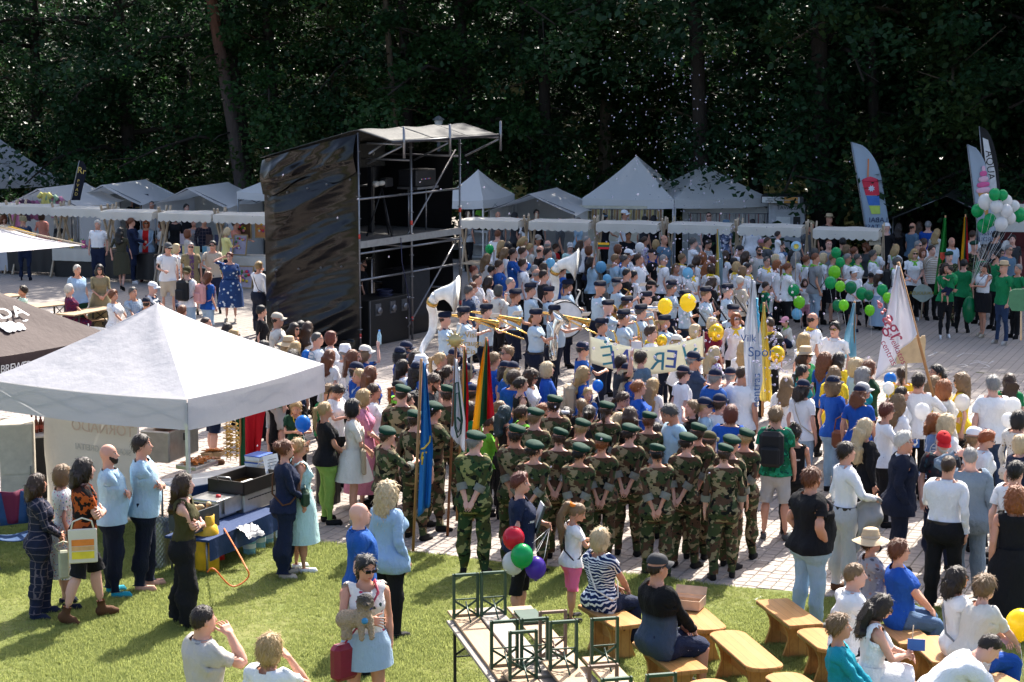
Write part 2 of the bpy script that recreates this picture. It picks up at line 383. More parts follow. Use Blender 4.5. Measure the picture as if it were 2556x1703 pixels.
# pose: wrist targets (x to the person's left, y negative = front, canonical 1.75 m figure) with the way the elbow points
SIDE=((.235,.0,.90),(.35,1,0))
def sw(t): return ((-t[0][0],t[0][1],t[0][2]),(-t[1][0],t[1][1],t[1][2]))
POSES={
 'stand': dict(),'cross': dict(L=((-.11,-.165,1.20),(1,-.1,-1)),R=((.10,-.205,1.15),(-1,-.1,-1)),curl=1.5,wrist=.35),
 'back': dict(L=((.035,.175,.96),(1,.45,.1)),R=((-.03,.195,.935),(-1,.45,.1)),curl=.7),
 'clasp': dict(L=((.05,-.215,1.0),(1,.7,0)),R=((-.05,-.225,1.02),(-1,.7,0)),curl=.9),
 'phone': dict(L=((.07,-.30,1.20),(1,.3,-1)),R=((-.06,-.30,1.22),(-1,.3,-1)),curl=1.2,nod=.45),
 'hold': dict(L=SIDE,R=((-.14,-.30,1.12),(-1,.5,-.6)),curl=1.4),
 'holdl': dict(R=sw(SIDE),L=((.14,-.30,1.12),(1,.5,-.6)),curl=1.4),
 'hipr': dict(R=((-.20,.02,1.02),(-1,.6,0)),curl=.8),'pocket': dict(L=((.195,-.055,.97),(.8,1,0)),R=((-.195,-.055,.97),(-.8,1,0)),curl=.5),
 'shade': dict(L=((.15,-.13,1.63),(1,-.4,-.3)),curl=.2),'shader': dict(R=((-.15,-.13,1.63),(-1,-.4,-.3)),curl=.2),
 'mouth': dict(R=((-.05,-.20,1.50),(-.7,-.3,-1)),curl=1.0),'clap': dict(L=((.04,-.32,1.25),(1,.2,-.8)),R=((-.05,-.31,1.24),(-1,.2,-.8)),curl=.2),
 'upr': dict(R=((-.33,-.12,1.78),(-1,-.2,-.6)),curl=1.0),'upl': dict(L=((.33,-.12,1.78),(1,-.2,-.6)),curl=1.0),
 'pole': dict(R=((-.16,-.36,1.28),(-1,.4,-.6)),curl=2.2),'polel': dict(L=((.16,-.36,1.28),(1,.4,-.6)),curl=2.2),
 'pole2': dict(R=((-.10,-.34,1.38),(-1,.4,-.6)),L=((.02,-.34,1.10),(1,.4,-.4)),curl=2.2),
 'carry': dict(L=((-.05,-.24,1.08),(1,.2,-.6)),R=((.10,-.22,1.14),(-1,.2,-.8)),curl=.9),
 'horn': dict(L=((.09,-.26,1.44),(1,-.2,-.7)),R=((-.02,-.42,1.34),(-1,-.1,-.7)),curl=1.7),
 'reed': dict(L=((.02,-.24,1.26),(1,.1,-.7)),R=((-.08,-.28,1.04),(-1,.2,-.5)),curl=1.4),
 'tuba': dict(L=((.14,-.24,1.12),(1,.2,-.5)),R=((-.14,-.26,1.18),(-1,.2,-.5)),curl=1.3),
 'euph': dict(L=((.12,-.28,1.10),(1,.2,-.4)),R=((-.10,-.32,1.28),(-1,.1,-.6)),curl=1.3),
 'reach': dict(R=((-.18,-.52,1.18),(-1,.2,-.6)),curl=.8),'wave': dict(R=((-.22,-.38,1.45),(-1,-.1,-.8)),L=((.20,-.36,1.36),(1,-.1,-.8)),curl=.4),
 'walk': dict(legs=(.30,.12,-.22,.20),L=((.24,.10,.93),(.4,1,0)),R=((-.24,-.14,.94),(-.4,1,0))),
 'sit': dict(legs=(1.45,1.45,1.45,1.45),spread=.10,L=((.10,-.34,.98),(1,.4,-.3)),R=((-.10,-.34,.98),(-1,.4,-.3)),curl=.8,lean=-.03),
 'sitlean': dict(legs=(1.45,1.45,1.45,1.45),spread=.10,L=((.12,-.46,1.03),(1,.4,-.3)),R=((-.10,-.46,1.03),(-1,.4,-.3)),curl=.8,lean=.25),
 'sitphone': dict(legs=(1.45,1.45,1.5,1.5),L=((.07,-.34,1.14),(1,.3,-1)),R=((-.05,-.34,1.16),(-1,.3,-1)),curl=1.2,nod=.4,lean=.1),
 'sithip': dict(legs=(1.45,1.45,1.45,1.45),spread=.12,L=((.20,-.10,.98),(1,.9,0)),R=((-.12,-.34,.98),(-1,.4,-.3)),lean=.12),
 'bend': dict(legs=(1.45,1.3,1.45,1.3),spread=.12,lean=1.05,L=((.16,-.62,.90),(1,.2,.2)),R=((-.16,-.62,.90),(-1,.2,.2)),curl=.8,nod=.3),
 'crouch': dict(legs=(2.1,2.35,2.0,2.3),spread=.15,lean=.35,L=((.10,-.42,1.02),(1,.4,-.3)),R=((-.10,-.42,1.02),(-1,.4,-.3)),curl=.8),
 'hug': dict(L=((.02,-.30,1.30),(1,.1,-.6)),R=((-.04,-.28,1.26),(-1,.1,-.6)),curl=.6,legs=(.5,.6,.9,.9)),
 'shoulders': dict(legs=(1.4,1.5,1.4,1.5),spread=.25,L=((.10,-.26,1.02),(1,.5,0)),R=((-.10,-.26,1.02),(-1,.5,0)),curl=.8),
 'lapone': dict(L=((.03,-.17,1.50),(.8,-.2,-1)),curl=.8),
}
def pose_mats(po,hy=0.0,nod=0.0,hroll=0.0,hs=1.0):
    """returns per-bone (R, rest joint, posed joint)"""
    lean=po.get('lean',0.0);Rp=Rx(lean*.5);Rc=Rx(lean);M={}
    Rp=Rz(po.get('twist',0)*.3)@Rp;Rsp=Rz(po.get('twist',0)*.6)@Rx(lean*.75);Rc=Rz(po.get('twist',0))@Rc@Ry(po.get('side',0))
    P={'pelvis': JR['pelvis'].copy()}
    M['pelvis']=Rp;P['spine']=P['pelvis']+Rp@(JR['spine']-JR['pelvis']);M['spine']=Rsp
    P['chest']=P['spine']+Rsp@(JR['chest']-JR['spine']);M['chest']=Rc
    nod=nod+po.get('nod',0.0)
    Rn=Rc@Rz(hy*.4)@Rx(nod*.4-lean*.3);Rh=Rc@Rz(hy)@Rx(nod-lean*.6)@Ry(hroll)
    P['neck']=P['chest']+Rc@(JR['neck']-JR['chest']);M['neck']=Rn;P['head']=P['neck']+Rn@(JR['head']-JR['neck']);M['head']=Rh
    for s,q in (('l',1),('r',-1)):
        t,pole=po.get(s.upper(),SIDE if q>0 else sw(SIDE));S=P['chest']+Rc@(JR[s+'a']-JR['chest'])
        S=S+np.array((0,0,.015 if t[2]>1.5 else -.012))
        t=np.array(t,float);a=.282;b=.255;v=t-S;d=np.linalg.norm(v);d2=min(max(d,.12),a+b-.004);u=v/d
        x=(a*a-b*b+d2*d2)/(2*d2);h=sqrt(max(a*a-x*x,0));pv=nrm(np.array(pole)-u*np.dot(u,pole));E=S+u*x+pv*h;Wp=S+u*d2
        for n,A,B in (('a',S,E),('f',E,Wp)):
            e1=nrm(B-A)*q;e2=nrm(pv-nrm(B-A)*np.dot(nrm(B-A),pv));e3=np.cross(e1,e2);M[s+n]=np.stack([e1,e2,e3],1);P[s+n]=A
        M[s+'h']=M[s+'f']@Ry(q*po.get('wrist',.12));P[s+'h']=Wp
    lg=po.get('legs',(0,0,0,0));sp=po.get('spread',0.0)
    for i,(s,q) in enumerate((('l',1),('r',-1))):
        hip=P['pelvis']+Rp@(JR[s+'t']-JR['pelvis']);Rt=Ry(-q*(sp+po.get('foot',.03)))@Rx(-lg[2*i]) if lg[2*i]<1 else Rz(q*sp*1.5)@Rx(-lg[2*i])
        M[s+'t']=Rt;P[s+'t']=hip;K=hip+Rt@(JR[s+'s']-JR[s+'t']);Rs=Rt@Rx(lg[2*i+1]);M[s+'s']=Rs;P[s+'s']=K
        P[s+'o']=K+Rs@(JR[s+'o']-JR[s+'s']);M[s+'o']=Rz(q*.16)@(Rx(0) if lg[2*i+1]<.3 or lg[2*i]>1 else Rs)
        if lg[2*i]<-.1: M[s+'o']=Rz(q*.1)@Rx(.35)
    return M,P
def skin_pts(V,Wt,M,P,hs=1.0):
    o=np.zeros_like(V)
    for i,n in enumerate(BN):
        w=Wt[:,i];k=w>1e-4
        if not k.any(): continue
        o[k]+=w[k,None]*((V[k]-JR[n])@M[n].T+P[n])
    return o
# ---------------------------------------------------------------- hair, hats (modelled round the rest-pose head)
def net_mesh(fn,lo,hi,c):
    ax=[np.arange(l-c,h+2*c,c) for l,h in zip(lo,hi)];G=np.meshgrid(*ax,indexing='ij')
    S=fn(*[g.ravel() for g in G]).reshape(G[0].shape);V,F=surface_nets(S)
    return V*c+np.array([a[0] for a in ax]),F
def hairline(x,y,z,top=1.705,nape=1.555,sl=1.05): return -np.minimum(y+.060-sl*np.maximum(0,top-z)+.25*np.abs(x),z-nape)
def lump(x,y,z,s,a): return a*(np.sin(x*s+1.3)*np.sin(y*s*1.1+.7)*np.sin(z*s*.9+2.1)+.5*np.sin(x*s*2.1+y*s*1.7)*np.sin(z*s*1.9-y*s))
def face_cut(x,y,z,w=.058,top=1.70,back=-.035):  # negative inside the face opening
    return np.maximum(np.maximum(np.abs(x)-w,y-back+np.maximum(0,z-1.66)*1.2),z-top)
def tailcut(d,zlo,z): return np.maximum(d,zlo-z)
def hair_fn(st):
    def f(x,y,z):
        w=lump(x,y,z*.35,95,.004)
        if st=='buzz': return np.maximum(skull(x,y,z,.006),hairline(x,y,z,1.71,1.575))
        if st=='short': return np.maximum(skull(x,y,z-.004,.014)-w,hairline(x,y,z))
        if st=='thin': return np.maximum(np.maximum(skull(x,y,z,.007)-w*.5,hairline(x,y,z)),np.minimum(z-1.685,9))
        if st=='fuller': return np.maximum(smin(skull(x,y,z-.006,.020),ell(x,y,z,(0,-.02,1.725),(.06,.065,.035)),.03)-w*1.5,hairline(x,y,z,1.70,1.545))
        if st=='perm': return np.maximum(smin(skull(x,y,z-.008,.030),ell(x,y,z,(0,.04,1.66),(.105,.10,.10)),.02)-lump(x,y,z,120,.009),hairline(x,y,z,1.69,1.535,.9))
        if st=='bob':
            d=smin(skull(x,y,z-.006,.020),ell(x,y,z,(0,.018,1.59),(.102,.102,.115)),.04)-w*1.2
            return np.maximum(np.maximum(d,-face_cut(x,y,z)),1.505-z+.3*np.maximum(-y,0))
        if st in ('curly','curlylong'):
            d=smin(skull(x,y,z-.006,.032),ell(x,y,z,(0,.035,1.57),(.125,.115,.13)),.05)
            if st=='curlylong': d=smin(d,ell(x,y,z,(0,.095,1.43),(.125,.055,.16)),.05)
            return np.maximum(d-lump(x,y,z,85,.014),-face_cut(x,y,z,.062))
        if st in ('long','longer','mid'):
            d=smin(skull(x,y,z-.005,.016),ell(x,y,z,(0,.03,1.59),(.096,.098,.12)),.04)
            lo={'mid': 1.44,'long': 1.30,'longer': 1.16}[st];yb=.105+.03*np.clip((1.5-z)/.15,0,1)
            s_=np.maximum(np.maximum(np.abs(x)-.095+.02*np.sin(z*30+x*40),np.abs(y-yb)-.028),np.maximum(lo+.05*np.abs(x)/.1-z,z-1.62))
            return np.maximum(smin(d,s_-.012,.03)-w*1.4,-face_cut(x,y,z))
        d=np.maximum(skull(x,y,z-.002,.010)-w*.6,hairline(x,y,z,1.70,1.545,.95))
        if st=='pony':
            t=smin(rcone(x,y,z,(0,.105,1.685),(0,.165,1.655),.022,.030),rcone(x,y,z,(0,.165,1.655),(.01,.165,1.50),.032,.030),.02)
            return smin(d,smin(t,rcone(x,y,z,(.01,.165,1.50),(.0,.16,1.36),.030,.010),.02)-w,.012)
        if st=='ponylong':
            t=smin(rcone(x,y,z,(0,.105,1.70),(0,.165,1.67),.026,.040),rcone(x,y,z,(0,.165,1.67),(.01,.17,1.40),.045,.055),.03)
            return smin(d,smin(t,rcone(x,y,z,(.01,.17,1.40),(.0,.16,1.16),.055,.018),.03)-w*1.6,.012)
        if st=='lowpony':
            t=smin(rcone(x,y,z,(0,.10,1.60),(0,.135,1.56),.022,.026),rcone(x,y,z,(0,.135,1.56),(.0,.15,1.36),.026,.012),.02)
            return smin(d,t-w,.012)
        if st=='bun': return smin(d,ell(x,y,z,(0,.118,1.655),(.040,.036,.040))-w,.008)
        if st=='topbun': return smin(d,ell(x,y,z,(0,.06,1.765),(.038,.038,.034))-lump(x,y,z,140,.005),.008)
        if st=='puff': return smin(d,ell(x,y,z,(0,.125,1.69),(.058,.052,.055))-lump(x,y,z,110,.010),.012)
        if st=='braids': return smin(d,smin(rcone(np.abs(x),y,z,(.06,.08,1.58),(.085,.10,1.36),.020,.014),d,.01)-.003*np.sin(z*220),.01)
        return d
    return f
_HB={'buzz': (1.55,.02),'bald': (1.6,0)}
def hat_fn(st):
    def f(x,y,z):
        if st=='beret':  # flattened soft disc pulled to one side over a band
            zz=z-.26*x-.06*(y-.02)
            d=smin(ell(x,y,zz,(-.012,.020,1.722),(.098,.116,.046)),ell(x,y,z,(0,.016,1.695),(.084,.104,.045)),.02)
            d=smin(d,ell(x,y,z,(-.080,-.01,1.690),(.036,.075,.036)),.03)
            return np.maximum(d,1.676+.12*x-z)
        if st=='sidecap':  # boat shaped navy cap, ridge along the head
            a=.090-1.0*np.clip(z-1.712,0,.2);q=np.sqrt((x/np.maximum(a,.02))**2+((y-.01)/(.114+.12*np.clip(z-1.69,0,.1)))**2)
            d=(q-1)*.09;zt=1.776+.10*x-.10*(y-.01)-2.2*np.maximum(np.abs(y-.01)-.07,0)**1.5;return smin(np.maximum(np.maximum(d,z-zt),1.680-z),9+0*x,.01)-.003
        if st=='bandana': return np.maximum(skull(x,y,z-.004,.018),-np.minimum(z-1.68,1.73-z+.0*x))
        if st=='beanie': return np.maximum(skull(x,y,z-.01,.022),1.665-z)
        return skull(x,y,z,.015)
    return f
def cap_mesh(st):
    b=MB()
    if st in ('cap','capback'):
        q=-1 if st=='cap' else 1
        for i in range(1): b.grid(lambda u,v: Vector(((.084+.006*(1-v))*sin(2*pi*u)*cos(v*pi/2)**.75,.014+(.104+.006*(1-v))*cos(2*pi*u)*cos(v*pi/2)**.75,1.688-(.006*cos(2*pi*u)*q)+.088*sin(v*pi/2))),24,7)
        b.grid(lambda u,v: Vector((.083*sin((u-.5)*2.5)*(1+.10*v),.014+q*((.100*cos((u-.5)*2.5))+v*(.078*cos((u-.5)*2.2))),1.690-.018*v-.045*(abs(u-.5)*2)**2*(.5+.5*v))),12,4)
        b.lathe([(0.002,1.782),(.010,1.780),(.012,1.774)],(0,.014,0),8)
    else:
        R,ch,fl,crown={'sunhat': (.205,.105,.05,.8),'straw': (.155,.115,.012,.92),'bucket': (.125,.085,.06,.85),'fedora': (.135,.115,-.012,.86)}[st]
        pr=[(.105,1.690),(.108,1.705)]+[(.105-(.105*(1-crown))*t,1.705+(ch-.025)*t) for t in (.3,.6,.85,1)]+[(.08*crown,1.690+ch),(.04*crown,1.690+ch+(.006 if st!='fedora' else -.012)),(.001,1.690+ch+(.008 if st!='fedora' else -.02))]
        b.lathe(pr,(0,.014,0),24)
        b.grid(lambda u,v: Vector(((.103+(R-.103)*v)*cos(2*pi*u)*.93,.014+(.103+(R-.103)*v)*sin(2*pi*u)*1.05,1.692-fl*v**1.3*(1+.25*cos(4*pi*u))-.008*sin(6*pi*u)*v)),32,4)
        if st in ('straw','fedora','sunhat'): b.lathe([(.1085,1.695),(.1085,1.72)],(0,.014,0),24,mi=1)
    return b
_HC={}
def head_piece(st,kind,lod):
    k=(st,kind,lod)
    if k not in _HC:
        if kind=='hair':
            zl={'longer': 1.13,'long': 1.26,'mid': 1.40,'pony': 1.33,'ponylong': 1.13,'lowpony': 1.33,'curlylong': 1.24,'braids': 1.32}.get(st,1.48)
            big=st in ('curly','curlylong');w=.16 if big else .12
            V,F=net_mesh(hair_fn(st),(-w,-.14,zl),(w,.24,1.81),(.013,.020,.030)[lod])
            ns=(420,200,50)[lod]
            if ns:  # loose strands break up the outline
                r=np.random.RandomState(len(st)+lod);C=V[F].mean(1);n_=vnormals(V,F);fi=r.randint(0,len(F),ns);c=C[fi];nn=n_[F[fi,0]];g=np.array((0,.35 if st in ('short','buzz','fuller','thin','pony','bun','ponylong','lowpony','topbun') else 0,-1.0))+r.normal(size=(ns,3))*.45
                g-=nn*(g*nn).sum(1)[:,None];g /= np.linalg.norm(g,axis=1)[:,None]+1e-9;L=(r.uniform(.03,.075,ns)*(.34 if st in ('buzz','thin') else 1))[:,None];wv=np.cross(nn,g)*r.uniform(.002,.0045,ns)[:,None];up=r.uniform(.003,.018,ns)[:,None]*(.32 if st in ('buzz','thin') else 1)
                m=c+g*L*.5+nn*(.002+up*.7);e=c+g*L+nn*up;S=np.stack([c-wv,c+wv,m+wv,m-wv,e+wv*.3,e-wv*.3],1).reshape(-1,3);b0=len(V)+6*np.arange(ns)[:,None]
                V=np.concatenate([V,S]);F=np.concatenate([F,b0+np.array((0,1,2,3)),b0+np.array((3,2,4,5))])
        else: V,F=net_mesh(hat_fn(st),(-.15,-.15,1.62),(.15,.17,1.81),(.012,.016,.024)[lod])
        _HC[k]=(V,F)
    return _HC[k]
# ---------------------------------------------------------------- cloth, skin and hair materials
COLS=dict(white=(.80,.80,.81),offwhite=(.68,.65,.58),cream=(.66,.60,.48),black=(.010,.010,.012),charcoal=(.035,.037,.042),navy=(.010,.017,.045),dnavy=(.006,.010,.026),
  blue=(.015,.085,.33),royal=(.012,.075,.36),teal=(.012,.27,.36),lblue=(.36,.52,.64),sky=(.30,.44,.62),shirtblue=(.45,.56,.65),denim=(.075,.135,.24),ldenim=(.33,.45,.58),ddenim=(.025,.045,.095),
  grey=(.25,.26,.27),lgrey=(.45,.45,.45),dgrey=(.09,.095,.10),steel=(.10,.17,.24),beige=(.50,.43,.34),taupe=(.50,.46,.42),khaki=(.25,.21,.12),olive=(.055,.050,.018),dkgreen=(.012,.05,.028),green=(.010,.19,.065),lime=(.17,.50,.05),beret=(.004,.036,.022),
  red=(.55,.015,.02),wine=(.16,.012,.03),pink=(.70,.32,.40),salmon=(.72,.30,.24),yellow=(.85,.58,.035),lyellow=(.80,.72,.28),orange=(.75,.20,.02),brown=(.10,.045,.02),tan=(.42,.27,.14),mint=(.50,.72,.64),aqua=(.48,.70,.68),purple=(.16,.06,.33),lilac=(.5,.4,.6),apple=(.22,.38,.08),nude=(.52,.30,.22))
@cached
def cloth(name,wr=1.0):
    t=NT('cloth_'+name);r=t.attr();c=COLS.get(name,(.5,.5,.5));x,y,z=t.xyz(r)[:3]
    n1=t.noise(t.scale(r,(1,1,.55)),16,3,.55);n2=t.noise(r,420,1);rough=.85
    if name in PATT: col=PATT[name](t,r,x,y,z)
    else: col=t.mix(t.math('MULTIPLY',n1,.35),c,tuple(v*.72 for v in c))
    if name=='navy' or name=='dnavy': rough=.8
    t.base(col).par(Roughness=rough);t.b.inputs['Specular IOR Level'].default_value=.18
    t.bump(t.math('ADD',n1,t.math('MULTIPLY',n2,.10)),.9*wr,.03)
    return t.m
def pflower(bg,cols,sc,r=.33):
    def f(t,v,x,y,z):
        d=t.vor(v,sc);cc=t.vor(v,sc,'Color');wob=t.math('ADD',d,t.math('MULTIPLY',t.noise(v,sc*3.5,2),.35))
        k=t.xyz(cc)[0];fl=t.ramp(k,[(i/len(cols),c) for i,c in enumerate(cols)],'CONSTANT')
        return t.mix(t.math('LESS_THAN',wob,r+.17),bg,fl)
    return f
def pstripe(a,b,fr,axis=2,duty=.5):
    def f(t,v,x,y,z):
        q=(x,y,z)[axis];return t.mix(t.math('LESS_THAN',t.math('FRACT',t.math('MULTIPLY',q,fr)),duty),a,b)
    return f
def pcamo(cols):
    def f(t,v,x,y,z):
        u=t.scale(v,(1,1,1.35));a=t.noise(u,5.6,2.2,.5);b=t.noise(t.scale(v,(1.1,1.2,1.6)),6.2,2.4,.55);d=t.noise(t.scale(v,(-1.3,.9,1.7)),7.5,2,.5)
        col=t.mix(t.math('GREATER_THAN',a,.50),cols[0],cols[1]);col=t.mix(t.math('GREATER_THAN',b,.55),col,cols[2])
        return t.mix(t.math('GREATER_THAN',d,.585),col,cols[3])
    return f
def pplaid(bg,l,fr):
    def f(t,v,x,y,z):
        a=t.math('LESS_THAN',t.math('FRACT',t.math('MULTIPLY',x,fr)),.09);b=t.math('LESS_THAN',t.math('FRACT',t.math('MULTIPLY',z,fr)),.09)
        return t.mix(t.math('MULTIPLY',t.math('MAXIMUM',a,b),.65),bg,l)
    return f
def pswirl(t,v,x,y,z):
    wv=t.t.nodes.new('ShaderNodeTexWave');wv.wave_type='RINGS';wv.inputs['Scale'].default_value=9;wv.inputs['Distortion'].default_value=9;wv.inputs['Detail Scale'].default_value=.9
    t.set(wv.inputs['Vector'],v);return t.mix(t.math('GREATER_THAN',wv.outputs['Fac'],.66),(.008,.022,.085),(.74,.74,.76))
def pgrad(a,b,z0,z1):
    def f(t,v,x,y,z): return t.mix(t.math('SMOOTH_MIN',1.0,t.math('MAXIMUM',0.0,t.math('DIVIDE',t.math('SUBTRACT',z,z0),z1-z0)),.1),a,b)
    return f
def pfront(bg,ink,cx,cz,w,h,sc,th=.52,back=False,yoff=0):  # print on the chest (or back)
    def f(t,v,x,y,z):
        i=t.math('MULTIPLY',t.math('LESS_THAN',t.math('ABSOLUTE',t.math('SUBTRACT',x,cx)),w),t.math('LESS_THAN',t.math('ABSOLUTE',t.math('SUBTRACT',z,cz)),h))
        i=t.math('MULTIPLY',i,t.math('LESS_THAN' if not back else 'GREATER_THAN',y,0.0));n=t.math('GREATER_THAN',t.noise(v,sc,2),th)
        return t.mix(t.math('MULTIPLY',i,n),bg,ink)
    return f
C_=COLS
PATT={'camo': pcamo([(.040,.056,.022),(.080,.043,.025),(.25,.20,.115),(.007,.008,.006)]),'camo2': pcamo([(.026,.056,.020),(.050,.055,.016),(.24,.23,.085),(.006,.008,.006)]),
  'stripes': pstripe((.75,.75,.75),(.035,.06,.11),14,2,.6),'bstripes': pstripe((.70,.70,.70),(.03,.03,.035),32,2,.5),'sstripes': pstripe((.19,.33,.45),(.66,.70,.72),18,2,.72),'wstripes': pstripe((.78,.78,.78),(.15,.22,.36),26,2,.7),
  'plaid': pplaid((.014,.018,.040),(.19,.15,.17),11),'ltplaid': pplaid((.33,.40,.48),(.05,.08,.16),22),'floral': pflower((.72,.71,.68),[(.55,.04,.11),(.04,.22,.12),(.60,.10,.22),(.75,.45,.05),(.08,.14,.45)],34,.30),
  'roses': pflower((.74,.70,.66),[(.42,.05,.10),(.58,.16,.22),(.03,.06,.05)],15,.26),'blueflower': pflower((.018,.050,.16),[(.55,.62,.70),(.10,.20,.38),(.62,.66,.70)],9,.26),'dots': pflower((.012,.016,.03),[(.6,.6,.6)],26,-.02),
  'swirl': pswirl,'tiger': pcamo([(.42,.085,.018),(.05,.012,.007),(.010,.008,.008),(.010,.008,.008)]),'winefl': pflower((.10,.012,.05),[(.02,.01,.04),(.20,.03,.05),(.03,.04,.12)],30,.36),'tropic': pcamo([(.010,.13,.055),(.012,.20,.10),(.006,.065,.05),(.02,.30,.16)]),
  'darkfl': pflower((.018,.020,.028),[(.10,.012,.016),(.05,.03,.03),(.02,.05,.07)],16,.30),'paisley': pflower((.52,.50,.46),[(.28,.16,.06),(.40,.38,.34),(.15,.12,.10)],20,.26),'greyfl': pflower((.28,.28,.31),[(.10,.09,.11),(.38,.20,.16),(.45,.45,.48)],18,.30),
  'lilacfl': pflower((.62,.58,.64),[(.30,.16,.42),(.45,.33,.52),(.20,.20,.16)],18,.34),'bwfl': pflower((.56,.56,.55),[(.03,.05,.05),(.06,.09,.10),(.30,.33,.33)],17,.34),'blouse': pflower((.74,.75,.78),[(.03,.10,.38),(.06,.16,.50)],16,.26),'pinkmesh': pflower((.52,.20,.30),[(.36,.05,.14)],50,.16),
  'pinkgrad': pgrad((.80,.16,.33),(.80,.66,.70),.90,1.02),'redprint': pfront(C_['red'],(.8,.8,.8),0,1.3,.08,.06,40),'greyprint': pfront((.52,.50,.46),(.05,.18,.14),0,1.24,.08,.07,22),'whiteprint': pfront(C_['white'],(.03,.03,.03),0,1.24,.07,.06,60,.55),'pinkprint': pfront(C_['white'],(.6,.06,.2),0,1.30,.09,.03,70,.5),
  'blackprint': pfront(C_['black'],(.5,.5,.1),.02,1.14,.10,.05,45,.58),'blueback': pfront((.010,.075,.25),(.7,.7,.7),0,1.25,.10,.012,90,.48,True),'navyprint': pfront(C_['navy'],(.62,.62,.64),0,1.22,.17,.016,30,.5),'skullprint': pfront(C_['charcoal'],(.5,.1,.2),0,1.25,.09,.12,25,.5),
  'graywear': pfront((.02,.02,.024),(.28,.28,.28),0,1.2,.12,.2,26,.58),'bluefl2': pcamo([(.10,.13,.22),(.22,.25,.36),(.03,.04,.07),(.5,.5,.55)]),'navyshorts': pflower((.012,.018,.045),[(.5,.5,.55)],16,.05),'striped': pstripe((.66,.62,.56),(.34,.28,.22),24,2,.6),'chestred': pfront((.30,.36,.46),(.55,.16,.2),0,1.3,.07,.05,40)}
@cached
def skin_mat(tone,brow):
    t=NT('skin');r=t.attr();x,y,z=t.xyz(r)[:3];ax=t.math('ABSOLUTE',x)
    base={0: (.56,.31,.22),1: (.50,.26,.17),2: (.60,.36,.28),3: (.42,.21,.13)}[tone];red=tuple(a*b for a,b in zip(base,(1.0,.72,.66)))
    col=t.mix(t.math('MULTIPLY',t.noise(r,22,3),.6),base,red)
    def blob(cx,cz,w,h):
        a=t.math('DIVIDE',t.math('SUBTRACT',ax,cx),w);b=t.math('DIVIDE',t.math('SUBTRACT',z,cz),h)
        return t.math('MULTIPLY',t.math('LESS_THAN',t.math('ADD',t.math('MULTIPLY',a,a),t.math('MULTIPLY',b,b)),1.0),t.math('LESS_THAN',y,-.045))
    col=t.mix(blob(.0,1.577,.024,.0075),col,(.36,.10,.09));col=t.mix(blob(.032,1.669,.019,.0045),col,brow)
    col=t.mix(blob(.031,1.647,.014,.0065),col,(.55,.52,.50));col=t.mix(blob(.031,1.648,.0075,.0075),col,(.025,.018,.014))
    t.base(col).par(Roughness=.52);t.b.inputs['Specular IOR Level'].default_value=.35
    t.b.inputs['Subsurface Weight'].default_value=0.0
    return t.m
HCOL=dict(brown=(.050,.024,.012),dbrown=(.022,.012,.008),black=(.006,.005,.006),blonde=(.46,.30,.13),lblonde=(.62,.47,.27),dblonde=(.22,.13,.06),red=(.13,.025,.012),auburn=(.16,.05,.018),ginger=(.28,.085,.022),grey=(.26,.25,.24),white=(.56,.54,.50),darkgrey=(.075,.07,.065),teal=(.015,.045,.055),orange=(.36,.08,.015))
@cached
def hair_mat(name):
    t=NT('hair_'+name);c=HCOL[name];r=t.attr();s=t.noise(t.scale(r,(130,130,14)),1.0,3,.6);l=t.noise(r,14,2)
    col=t.mix(s,tuple(v*.42 for v in c),tuple(min(1,v*1.35) for v in c));col=t.mix(t.math('MULTIPLY',l,.5),col,tuple(v*.6 for v in c))
    t.base(col).par(Roughness=.42);t.b.inputs['Specular IOR Level'].default_value=.35;t.bump(s,.7,.012)
    return t.m
@cached
def felt(name):
    t=NT('hat_'+name);c=COLS[name];r=t.attr();n=t.noise(r,60,3);t.base(t.mix(t.math('MULTIPLY',n,.5),c,tuple(v*.6 for v in c))).par(Roughness=.8);t.bump(n,.3,.004)
    t.b.inputs['Specular IOR Level'].default_value=.2;return t.m
@cached
def straw():
    t=NT('straw');r=t.attr();n=t.noise(r,130,2);t.base(t.mix(n,(.40,.27,.14),(.62,.48,.30))).par(Roughness=.75);t.bump(n,.6,.004);return t.m
PEOPLE=[]
